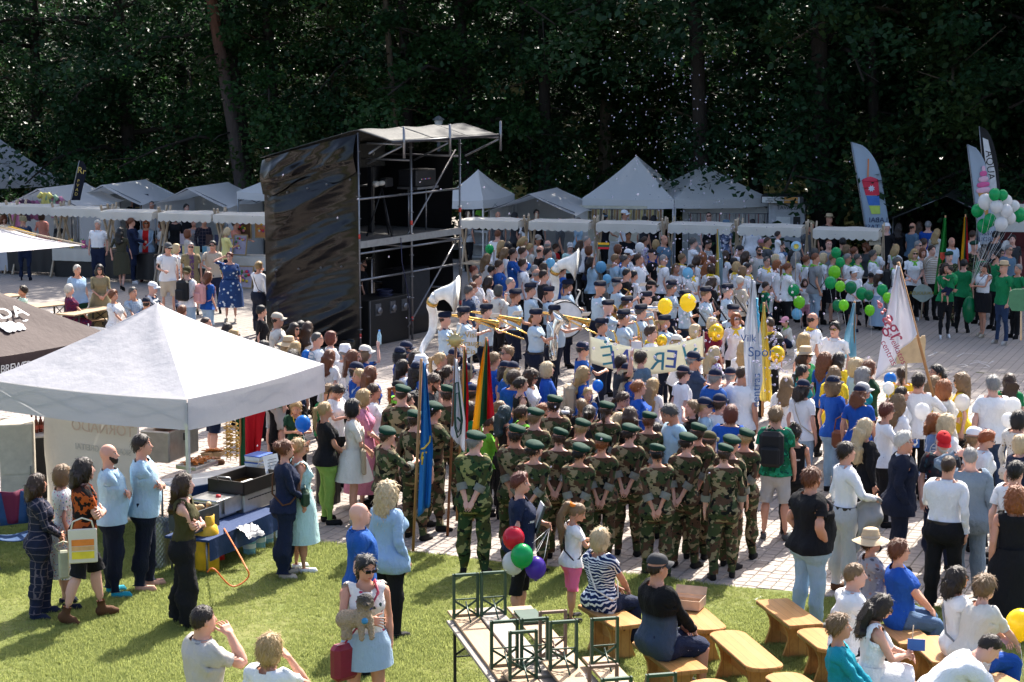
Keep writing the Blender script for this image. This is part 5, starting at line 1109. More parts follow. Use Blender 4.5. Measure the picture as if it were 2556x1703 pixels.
for i in range(4):
    cs=[Vector((2.0*x,2.0*y,2.3)) for x,y in ((1,-1),(1,1),(-1,1),(-1,-1))];p,q=cs[i],cs[(i+1) % 4]
    MB().grid(lambda u,v: p.lerp(q,u).lerp(Vector((0,0,2.92)),v)-Vector((0,0,.10*sin(pi*v)+.05*sin(pi*u)*(1-v))),10,10).build('canopy_panel',M_TENT,po_)
    MB().tube([p*1.0,Vector((0,0,2.85))],.018,6).build('rib',M_WOOD,po_)
MB().tube([(0,0,0),(0,0,2.95)],.04,10).build('pole',M_WOOD,po_);MB().lathe([(.001,0),(.4,0),(.4,.06),(.06,.12)],(0,0,0),16).build('base',plain((.2,.2,.2),.7),po_)
b=MB();b.add([(-.5,-.14,0),(.5,-.14,0),(.62,.14,0),(-.3,.2,0)],[(0,1,2,3)]);b.build('yellow_mark',plain((.85,.55,.03),.6),po_,(1.22,-.45,2.535),(.0,.27,0.55));text('lettering','SVYTURYS',.26,po_,(1.22,-.45,2.55),(0,.27,.55+pi/2*0),plain((.25,.22,.18),.6),mirror=True)
# ---------------------------------------------------------------- gabled market tents
ROW=Vector((.951,-.309,0));ROWN=Vector((.309,.951,0));ROW_RZ=atan2(-.309,.951)
def gable(px,py,label,w=2.4,dep=2.6,ridge=2.28,eave=1.76,mat=None,back=None):
    P=at(px,py,ridge);root=empty('market_tent',(P.x,P.y,0),ROW_RZ,label,'tent','gabled market tents');m=mat or M_TENTG;h=w/2
    for s,nm in ((-1,'roof_slope'),(1,'roof_slope')):
        MB().grid(lambda u,v: Vector((s*v*(h+.15),-.25+u*(dep+.25),ridge-(ridge-eave)*v*1.08-.05*sin(pi*v)+.03*sin(u*9+v*5)*v)),12,10).build(nm,m,root)
        MB().grid(lambda u,v: Vector((s*h*(1-.02*sin(u*20)),.1+u*(dep-.1),v*eave)),14,4).build('side_wall',m,root)
    b=MB();b.add([(-h,dep,0),(h,dep,0),(h,dep,eave),(0,dep,ridge-.02),(-h,dep,eave)],[(0,1,2,3,4)]);b.build('back_wall',back or m,root)
    for x in (-h,h):
        for y in (0,dep): MB().tube([(x,y,0),(x,y,eave)],.018,6).build('post',M_STEEL,root)
    MB().tube([(-h,0,eave),(0,0,ridge-.03),(h,0,eave)],.016,6).build('front_rafter',M_STEEL,root)
    return root
gable(103,470,'gabled white tent hung with children\'s dresses at left');GT2=gable(262,461,'wide gabled white tent with black and gold poster');gable(474,468,'gabled white tent left of the tower with grey side wall');gable(1326,483,'low gabled white tent right of the tower',2.6)
gable(2363,487,'black camouflage canopy among the trees at right',2.9,3,2.42,1.75,canvas((.020,.022,.018),.02,'camouflage_canvas'))
# ---------------------------------------------------------------- wooden market stalls with scalloped awnings
def stall_proto():
    root=empty('market_stall',(0,0,0),0);Wd=1.62
    def sc(u): return .045*abs(sin(u*pi*9))
    MB().grid(lambda u,v: Vector(((u-.5)*Wd,-.52+v*1.04,1.99+.02*sin(u*8)*sin(v*5)-.05*abs(v-.5))),18,5).build('awning',M_LINEN,root)
    for s in (-1,1):
        MB().grid(lambda u,v: Vector(((u-.5)*Wd,s*(.525+.015*v*sin(u*14)),1.965-v*(.19+sc(u)))),72,3).build('scalloped_valance',M_LINEN,root)
        MB().grid(lambda u,v: Vector((s*(Wd/2+.003),-.52+u*1.04,1.965-v*(.15+.04*abs(sin(u*pi*5))))),40,3).build('scalloped_valance',M_LINEN,root)
        for y0,y1 in ((-.56,.30),(.56,-.30)): MB().box((s*(Wd/2+.035+(.045 if y0>0 else 0)),(y0+y1)/2,1.06),(.04,.07,2.27),0,0,Matrix.Rotation(atan2(y0-y1,2.12),3,'X')).build('trestle_leg',M_WOOD,root)
    MB().bbox((0,-.06,.80),(Wd,.8,.035),.005).build('counter',M_WOOD,root)
    MB().box((0,.0,1.93),(Wd+.2,.045,.05)).build('beam',M_WOOD,root)
    return root
PROTO_STALL=stall_proto();first=True
STALLS=[(-12,509,'white','market stall with scalloped linen awning at the left picture edge'),(96,512,'black','linen awning stall in front of the hanging children\'s dresses'),(212,517,'lace','linen awning stall selling knitted toys'),(336,525,'black','linen awning stall behind the person in red knit top'),(482,529,'lace','linen awning stall with notebooks and yellow books'),(620,533,'lace','linen awning stall of flower paintings beside the black tarp'),
          (1236,546,'none','linen awning stall just right of the tower behind the white shelf'),(1408,550,'none','linen awning stall in front of the low gabled tent'),(1576,554,'none','linen awning stall before the tall pop-up tent'),(1756,557,'none','linen awning stall before the second pop-up tent'),(1930,562,'none','linen awning stall in front of the coffee kiosk'),(2118,570,'none','linen awning stall below the drinks feather banner')]
ST=[]
for px,py,cl,lab in STALLS:
    r=PROTO_STALL if first else copy_tree(PROTO_STALL);first=False;p=at(px,py,1.98);r.location=(p.x,p.y,0);r.rotation_euler=(0,0,ROW_RZ);tag(r,lab,'market stall','wooden market stalls');ST.append(r)
    if cl!='none':
        o=empty('tablecloth',(p.x,p.y,.82),ROW_RZ,{'white': 'white','black': 'black','lace': 'white lace edged'}[cl]+' tablecloth on the stall '+lab.split('stall ')[-1].replace('with scalloped linen awning ',''),'tablecloth','tablecloths on the stalls');cm=M_DARK if cl=='black' else M_LINEN if cl=='lace' else M_TENT
        MB().box((0,-.06,.004),(1.64,.84,.006)).build('cloth_top',cm,o);MB().grid(lambda u,v: Vector(((u-.5)*1.64,-.485-.02*v*sin(u*30),-v*(.34 if cl=='lace' else .72))),40,3).build('cloth_drop',cm,o)
        if cl=='lace': MB().grid(lambda u,v: Vector(((u-.5)*1.62,-.40,-.2-v*.6)),10,3).build('under_cloth',M_DARK,o)
def on_stall(i,x,y,z=.83): return ST[i].location+Vector((x*cos(ROW_RZ)-y*sin(ROW_RZ),x*sin(ROW_RZ)+y*cos(ROW_RZ),z))
# goods on the stalls
r_=random.Random(11);gc=[(.6,.05,.05),(.8,.35,.05),(.75,.6,.1),(.1,.35,.12),(.6,.15,.3),(.1,.2,.5),(.6,.5,.35)];names=['red','orange','yellow','green','pink','blue','beige']
place=['at the front left corner','at the front','in the front middle','front right','at the back left','in the back middle','at the back right','on the right end']
for k in range(8):
    c=k % 7;p=on_stall(2,-.66+.19*k,-.30+.25*(k % 2));o=empty('knitted_toy',p,r_.uniform(0,6),'%s knitted toy sitting on the lace covered stall, %s' % (names[c],place[k]),'toy','knitted toys');m=plain(gc[c],.9);m2=plain((.7,.55,.42),.9)
    MB().lathe([(.001,0),(.06,.01),(.075,.06),(.05,.12),(.02,.13)],n=10).build('body',m,o);MB().lathe([(.001,.11),(.05,.13),(.06,.17),(.045,.21),(.001,.225)],n=10).build('head',m2 if k % 2 else m,o)
    for s in (-1,1): MB().lathe([(.001,0),(.02,.01),(.02,.04),(.001,.05)],(s*.04,0,.20),6).build('ear',m,o);MB().tube([(s*.05,-.02,.10),(s*.09,-.06,.04)],[.022,.018],6).build('arm',m,o)
def picture(p,w,h,tilt,rz,label,bg,seed):
    o=empty('framed_painting',p,rz,label,'painting','flower paintings');fr=plain((.35,.24,.10),.5);R=Matrix.Rotation(tilt,3,'X')
    for s in (-1,1): MB().box(R@Vector((s*w/2,0,h/2)),(.03,.03,h),0,0,R).build('frame',fr,o);MB().box(R@Vector((0,0,h/2+s*(h/2-.015))),(w-.03,.03,.03),0,0,R).build('frame',fr,o)
    MB().box(R@Vector((0,.004,h/2)),(w-.02,.008,h-.03),0,0,R).build('canvas',plain(bg,.7),o);rr=random.Random(seed)
    for k in range(12): q=Vector((rr.uniform(-.32,.32)*w,-.008-.002*k,h*rr.uniform(.3,.85)));MB().lathe([(.001,-.002),(w*.05,-.004),(w*.09,0),(.001,.002)],R@q,9,M=R@Matrix.Rotation(pi/2,3,'X')).build('flower',plain(rr.choice([(.75,.05,.08),(.8,.55,.05),(.75,.3,.4),(.3,.08,.4),(.7,.7,.68),(.1,.25,.08)]),.7),o)
q=on_stall(5,-.35,.35,1.25);picture(q,.5,.62,0,ROW_RZ,'framed painting of red and yellow flowers hanging under the awning',(.10,.05,.02),1)
picture(on_stall(5,.25,.35,1.28),.42,.5,0,ROW_RZ,'framed painting of pink roses on orange hanging by the tarp',(.45,.2,.08),2)
picture(on_stall(5,-.62,-.15),.36,.48,-.25,ROW_RZ,'lilac painting of purple flowers standing on the counter',(.4,.36,.45),3)
picture(on_stall(5,-.26,-.1),.40,.58,-.25,ROW_RZ,'dark framed painting of pansies standing on the counter',(.36,.33,.42),4)
picture(on_stall(5,-.45,-.62,0),.52,.78,-.25,ROW_RZ,'large dark painting of pink peonies leaning under the counter',(.03,.035,.02),5)
picture(on_stall(5,.12,-.66,0),.5,.62,-.25,ROW_RZ,'framed still life with red flower in blue vase on the paving',(.42,.36,.42),6)
for k in range(7):
    p=on_stall(4,-.55+.19*k,-.22+.1*(k % 2));c=[(.75,.6,.25),(.02,.04,.12),(.75,.6,.25),(.2,.45,.3),(.75,.6,.25),(.15,.35,.45),(.65,.6,.55)][k]
    o=empty('notebook',p,ROW_RZ+.1*(k-3),['yellow notebook standing at the left of the lace covered stall','navy dotted notebook beside a yellow one','yellow notebook in the middle of the stall','green notebook standing behind the yellow ones','second yellow notebook right of the green one','teal notebook standing on the stall','cream notebook at the right of the stall'][k],'notebook','notebooks on the stall');MB().box((0,0,.11),(.15,.022,.22)).build('cover',plain(c,.6),o);MB().box((.003,-.0,.11),(.146,.016,.226)).build('pages',M_WHITEP,o)
for k,(x,c) in enumerate(((-.45,(.48,.42,.50)),(.35,(.06,.03,.03)),(.62,(.02,.03,.09)))):
    o=empty('display_box',on_stall(4,x,.25),ROW_RZ,['lilac framed card on a wooden stand at the notebook stall','dark patterned album on a wooden stand','navy album on the wooden stand'][k],'album','albums on the stall');MB().box((0,0,.1),(.26,.2,.2)).build('stand',M_WOOD,o);MB().box((0,0,.36),(.2,.03,.3)).build('cover',plain(c,.6),o)
# dresses and shirts hanging at the left tent
for k,(px,py,c,lab,w) in enumerate(((38,505,(.62,.24,.42),'long pink frilled dress hanging at the left stall',1.3),(58,497,(.10,.06,.10),'dark plum dress on the rack behind the awning',.6),(112,480,(.75,.68,.22),'pale yellow printed tshirt on a hanger',.55),(128,486,(.35,.5,.35),'pale green shirt behind the yellow tshirt',.5),(142,490,(.6,.25,.38),'pink frilly dress at the right of the rack',.6),(82,500,(.35,.12,.22),'wine red dress on the rack',.55))):
    D_=61.2;P=atd(px,py,D_);o=empty('hanging_dress',(P.x,P.y,P.z),ROW_RZ,lab,'dress','clothes on the rack');m=canvas(c,.2)
    MB().grid(lambda u,v: Vector(((u-.5)*(.22+.28*w*v+.05*abs(sin(v*9))),.04*sin(u*11+v*3),-.03*abs(u-.5)*4-v*w)),14,10).build('cloth',m,o,solid=.02)
    for s in (-1,1): MB().tube([(s*.10,0,-.03),(s*.22,0,-.16)],[.06,.07],8).build('sleeve',m,o)
    MB().tube([(0,0,0),(0,0,.09),(.02,0,.11)],.005,4).build('hanger',M_STEEL,o)
# ---------------------------------------------------------------- kiosk, shelf, banners, lamp
kp=at(1965,489,2.2);ko=empty('coffee_kiosk',(kp.x,kp.y,0),-.20,'grey coffee vending kiosk with orange and white sign board','kiosk')
MB().bbox((0,.45,1.0),(1.05,.95,2.0),.02).build('cabinet',plain((.42,.43,.45),.5),ko);MB().box((-.12,.32,2.1),(1.22,1.3,.20)).build('sign_board',plain((.05,.055,.06),.5),ko)
MB().box((-.16,-.342,2.1),(1.08,.012,.17)).build('sign_face',plain((.72,.72,.70),.5),ko);MB().box((.13,-.350,2.1),(.40,.008,.17)).build('orange_strip',plain((.72,.33,.07),.5),ko)
text('lettering','Tapk klubo nariu ir\nmėgaukis kava pigiau!',.062,ko,(-.33,-.356,2.105),(pi/2,0,0),plain((.03,.03,.03),.6));text('lettering','www.ca.club',.075,ko,(.13,-.362,2.1),(pi/2,0,0),M_LETTER)
MB().box((0,-.035,1.83),(.86,.012,.20)).build('poster',plain((.45,.46,.50),.5),ko);text('lettering','LAVAZZA',.15,ko,(.06,-.045,1.85),(pi/2,0,0),plain((.012,.016,.04),.5));MB().box((-.1,-.035,1.36),(.40,.012,.46)).build('poster',M_WHITEP,ko);MB().box((-.1,-.043,1.2),(.36,.008,.12)).build('orange_strip',plain((.72,.38,.07),.5),ko);MB().box((.29,-.035,1.38),(.2,.02,.44)).build('payment_terminal',M_DARK,ko)
text('lettering','LAVAZZA',.15,ko,(.535,.5,1.8),(pi/2,0,pi/2),plain((.012,.016,.04),.5));b=MB();b.lathe([(.001,0),(.17,0),(.17,.008),(.001,.01)],(0,0,0),20);b.build('cup_badge',plain((.25,.10,.03),.5),ko,(.53,.62,1.45),(0,pi/2,0))
so=at(1190,578,1.15);sh_=empty('white_shelf',(so.x,so.y,0),ROW_RZ,'white open shelf unit standing right of the tower','shelf');M_SH=plain((.62,.62,.60),.5)
for x in (-.38,.38): MB().box((x,0,.58),(.03,.4,1.16)).build('side_panel',M_SH,sh_)
for z in (.03,.42,.78,1.15): MB().box((0,0,z),(.73,.4,.03)).build('shelf_board',M_SH,sh_)
MB().box((0,.19,.58),(.73,.012,1.12)).build('back_panel',M_SH,sh_)
def feather(px0,py0,px1,py1,D,w,label,col,back=None,side=1,rz=0.0):
    top=atd(px0,py0,D);bot=atd(px1,py1,D);H=top.z-bot.z;o=empty('feather_banner',(bot.x,bot.y,0),rz,label,'banner','feather banners');lean=(top.x-bot.x)/H;zb=bot.z
    def edge(v): return w*min(1,sqrt(max(0,1-((max(v,.62)-.62)/.38)**2))*.98+.02) if v>.62 else w
    MB().grid(lambda u,v: Vector((lean*H*v+side*u*edge(v),.02*sin(v*8+u*3),zb+H*v)),10,30).build('cloth',canvas(col,.25),o,solid=.006)
    MB().tube([(-.02*side,.0,0),(-.02*side,0,zb)]+[(lean*H*v-.02*side,0,zb+H*v) for v in (.2,.5,.8,1)],.014,6).build('pole',M_STEEL,o);MB().box((0,0,.02),(.5,.5,.03)).build('base',M_DARK,o)
    return o,zb,H,lean
o,zb,H,ln=feather(2126,355,2166,600,57.0,.66,'tall pale blue feather banner printed with a red drink cup',(.42,.52,.62))
f_=lambda x,v,d=-.03: (ln*H*v+x,d,zb+H*v)
b=MB();b.add([f_(.10,.60),f_(.55,.60),f_(.52,.46),f_(.14,.46)],[(0,1,2,3)]);b.build('printed_cup',plain((.62,.02,.06),.5),o,solid=.004);b=MB();b.add([f_(.15,.455),f_(.51,.455),f_(.49,.36),f_(.18,.36)],[(0,1,2,3)]);b.build('printed_cup',plain((.04,.16,.50),.5),o,solid=.004);b=MB();b.add([f_(.18,.355),f_(.49,.355),f_(.46,.27),f_(.22,.27)],[(0,1,2,3)]);b.build('printed_cup',plain((.45,.60,.10),.5),o,solid=.004)
b=MB();b.lathe([(.001,0),(.20,0),(.24,.02),(.20,.07),(.08,.12),(.001,.14)],f_(.325,.60,-.0),14);b.v=[(x,-.03+(y+.0)*.05,z) for x,y,z in b.v];b.build('printed_slush',plain((.62,.03,.08),.5),o);MB().box(f_(.33,.74,-.035),(.035,.004,.5)).build('printed_straw',plain((.75,.22,.04),.5),o)
b=MB();b.poly([Vector(f_(.33,.53,-.036))+Vector((cos(q)*(.10 if k % 2 else .06),0,sin(q)*(.10 if k % 2 else .06))) for k,q in enumerate(np.linspace(0,2*pi,17)[:-1])],.004,Vector((0,1,0)));b.build('printed_star',plain((.55,.62,.72),.5),o)
text('lettering','LABAI\nŠALTAS!',.20,o,f_(.36,.17,-.03),(pi/2,0,0),plain((.015,.03,.10),.5),mirror=True)
o,zb,H,ln=feather(2416,361,2446,610,54.5,.46,'pale blue feather banner printed with a pink ice cream cone',(.42,.50,.58));f_=lambda x,v,d=-.03: (ln*H*v+x,d,zb+H*v)
b=MB();b.add([f_(.10,.52),f_(.40,.52),f_(.27,.22)],[(0,1,2)]);b.build('printed_cone',plain((.50,.24,.06),.6),o,solid=.004)
for k,(w,v) in enumerate(((.20,.545),(.18,.60),(.14,.655),(.10,.71),(.05,.76))): b=MB();b.lathe([(.001,-.045),(w*.8,-.035),(w,0),(w*.8,.035),(.001,.05)],(0,0,0),12);b.v=[(x,y*.05,z*1.6) for x,y,z in b.v];b.build('printed_swirl',plain((.62,.10,.28) if k % 2 else (.70,.42,.52),.5),o,f_(.25+.02*k,v),(0,-.15,0))
text('lettering','LABAI\nGARDU!',.16,o,f_(.24,.08,-.03),(pi/2,0,0),plain((.015,.03,.10),.5),mirror=True)
o,zb,H,ln=feather(2446,315,2470,600,55.5,.40,'black and white feather banner with AQUA lettering at right',(.03,.03,.032));f_=lambda x,v,d=-.03: (ln*H*v+x,d,zb+H*v)
b=MB();b.add([f_(.04,.90),f_(.18,.88),f_(.30,.60),f_(.32,.30),f_(.08,.45)],[(0,1,2,3,4)]);b.build('white_field',plain((.62,.62,.62),.6),o,solid=.004);text('lettering','AQUA',.28,o,f_(.17,.66,-.036),(pi/2,pi/2-.12,0),M_DARK)
o,zb,H,ln=feather(200,401,178,500,60.5,.26,'black feather banner with gold initials above the left stalls',(.012,.014,.025));f_=lambda x,v,d=-.03: (ln*H*v+x,d,zb+H*v);MG=plain((.55,.40,.10),.5)
text('lettering','Rr',.26,o,f_(.12,.74,-.03),(pi/2,.2,0),MG);text('lettering','P\nV\nA\nD',.13,o,f_(.10,.32,-.03),(pi/2,.2,0),MG)
p=at(333,506,1.75)+Vector((0,1.2,0));o=empty('shop_poster',(p.x,p.y,0),ROW_RZ,'black poster with gold letters inside the wide gabled tent','poster');MB().box((0,0,1.62),(.55,.02,.62)).build('board',plain((.012,.014,.03),.5),o);text('lettering','Rr',.3,o,(0,-.015,1.72),(pi/2,0,0),MG);text('lettering','PAVADINIMAS',.06,o,(0,-.015,1.50),(pi/2,0,0),MG);MB().box((0,.02,.65),(.04,.03,1.3)).build('stand',M_DARK,o)
p=atd(1095,322,62);o=empty('street_lamp',(p.x,p.y,0),0,'park lantern on a post rising behind the scaffold roof','street lamp');MB().tube([(0,0,0),(0,0,p.z-.1)],[.07,.05],8).build('post',plain((.05,.055,.055),.5),o);MB().lathe([(.06,0),(.13,.35),(.15,.36)],(0,0,p.z-.1),8,smooth=False).build('lantern_glass',plain((.45,.47,.45),.3),o);MB().lathe([(.19,.36),(.19,.38),(.05,.48),(.001,.5)],(0,0,p.z-.1),8,smooth=False).build('lantern_roof',plain((.08,.09,.09),.4),o)
# amber jewellery display, cream stall at right edge
p=at(1560,560,1.5)+Vector((.0,2.2,0));o=empty('jewellery_display',(p.x,p.y,0),-.1,'cream display wall hung with amber necklaces in the pop-up tent','display');MB().box((0,0,1.1),(2.5,.05,1.5)).build('back_board',plain((.55,.50,.38),.6),o);MB().box((0,-.3,.4),(2.5,.6,.8)).build('counter',M_WHITEP,o)
for k in range(30): x=-1.15+.08*k;b=MB();b.tube([(x,-.05,1.75),(x-.012,-.06,1.5-.1*(k % 3)),(x+.02,-.06,1.46-.1*(k % 3)),(x+.03,-.05,1.75)],.010,4);b.build('necklace',plain([(.5,.26,.03),(.25,.08,.02),(.6,.45,.12),(.05,.03,.02)][k % 4],.3),o)
MB().tube([(-1.2,-.08,1.76),(1.2,-.08,1.76)],.012,5).build('rail',M_STEEL,o)
p=at(1810,556,1.5)+Vector((.3,2.0,0));o=empty('bead_rack',(p.x,p.y,0),-.1,'rack of hanging bead strings in the second pop-up tent','display');MB().tube([(-1.2,0,1.6),(1.2,0,1.6)],.012,5).build('rail',M_STEEL,o);MB().box((0,.5,.9),(2.7,.03,1.9)).build('back_wall',M_TENTG,o)
for x in (-1.15,1.15): MB().tube([(x,0,0),(x,0,1.6)],.015,5).build('post',M_STEEL,o)
for k in range(24): x=-1.1+.095*k;MB().tube([(x,0,1.6),(x,0,1.2-.08*(k % 4))],.012,4).build('bead_string',plain([(.35,.05,.04),(.5,.45,.4),(.1,.08,.08)][k % 3],.4),o)
p=at(2560,540,2.0);o=empty('cream_stall',(p.x,p.y,0),-.2,'cream fronted food stall with black print at the right edge','stall');MB().box((.2,0,1.95),(2.2,.04,.75)).build('fascia',M_LINEN,o);text('lettering','KIBERNETO',.10,o,(-.25,-.03,1.95),(pi/2,0,0),M_DARK);MB().box((.2,1.0,.5),(2.2,.6,1.0)).build('counter',plain((.12,.015,.015),.6),o);MB().box((.2,1.6,1.2),(2.2,.05,2.2)).build('back_wall',plain((.10,.012,.014),.7),o)
for x in (-.88,1.28): MB().box((x,.03,1.15),(.05,.05,2.3)).build('post',M_STEEL,o)
p=at(1215,470,1.6)
# ================================================================ the crowd: region and pixel of the top of the head | figure | where | key
REG=dict(A=(0,350,3.336),B=(600,280,2.529),C=(1130,400,3.92),D=(1660,400,3.92),E=(2060,300,2.8),F=(0,780,3.015),G=(400,980,3.016),H=(0,1100,2.6),I=(560,1150,2.835),J=(1080,1150,2.836),K=(1700,1150,2.836),L=(2056,1050,2.402),M=(640,780,3.734),N=(1040,640,4.356),O=(1440,680,3.733),P=(1900,680,3.337),Q=(880,940,3.075),S=(1400,940,2.903),Z=(0,0,1.0))
POSES['crosswalk']=dict(POSES['cross'],legs=(.26,.10,-.24,.05));POSES['carrydog']=dict(R=((-.02,-.26,1.20),(-1,.0,-.7)),curl=.9)
PATT['hoodie']=pgrad((.045,.065,.105),(.006,.006,.007),1.16,1.22);PATT['vest']=pfront((.19,.155,.085),(.10,.05,.12),0,1.2,.055,.3,22,.45);PATT['trefoil']=pfront(C_['white'],(.03,.16,.5),0,1.36,.05,.035,9,.42,True);PATT['cardigan']=pfront((.30,.42,.56),(.60,.02,.02),0,1.2,.085,.4,.01,-1);PATT['lietuva']=pfront((.012,.012,.014),(.6,.6,.6),0,1.24,.10,.014,80,.45,True)
MACRO={'@B': 'm T:tw/shirtblue B:pp/dnavy S:s/black X:sidecap/dnavy,epaulette,belt','@C': 'T:tr/camo B:pp/camo S:b/black','@b': 'X:beret/beret'}
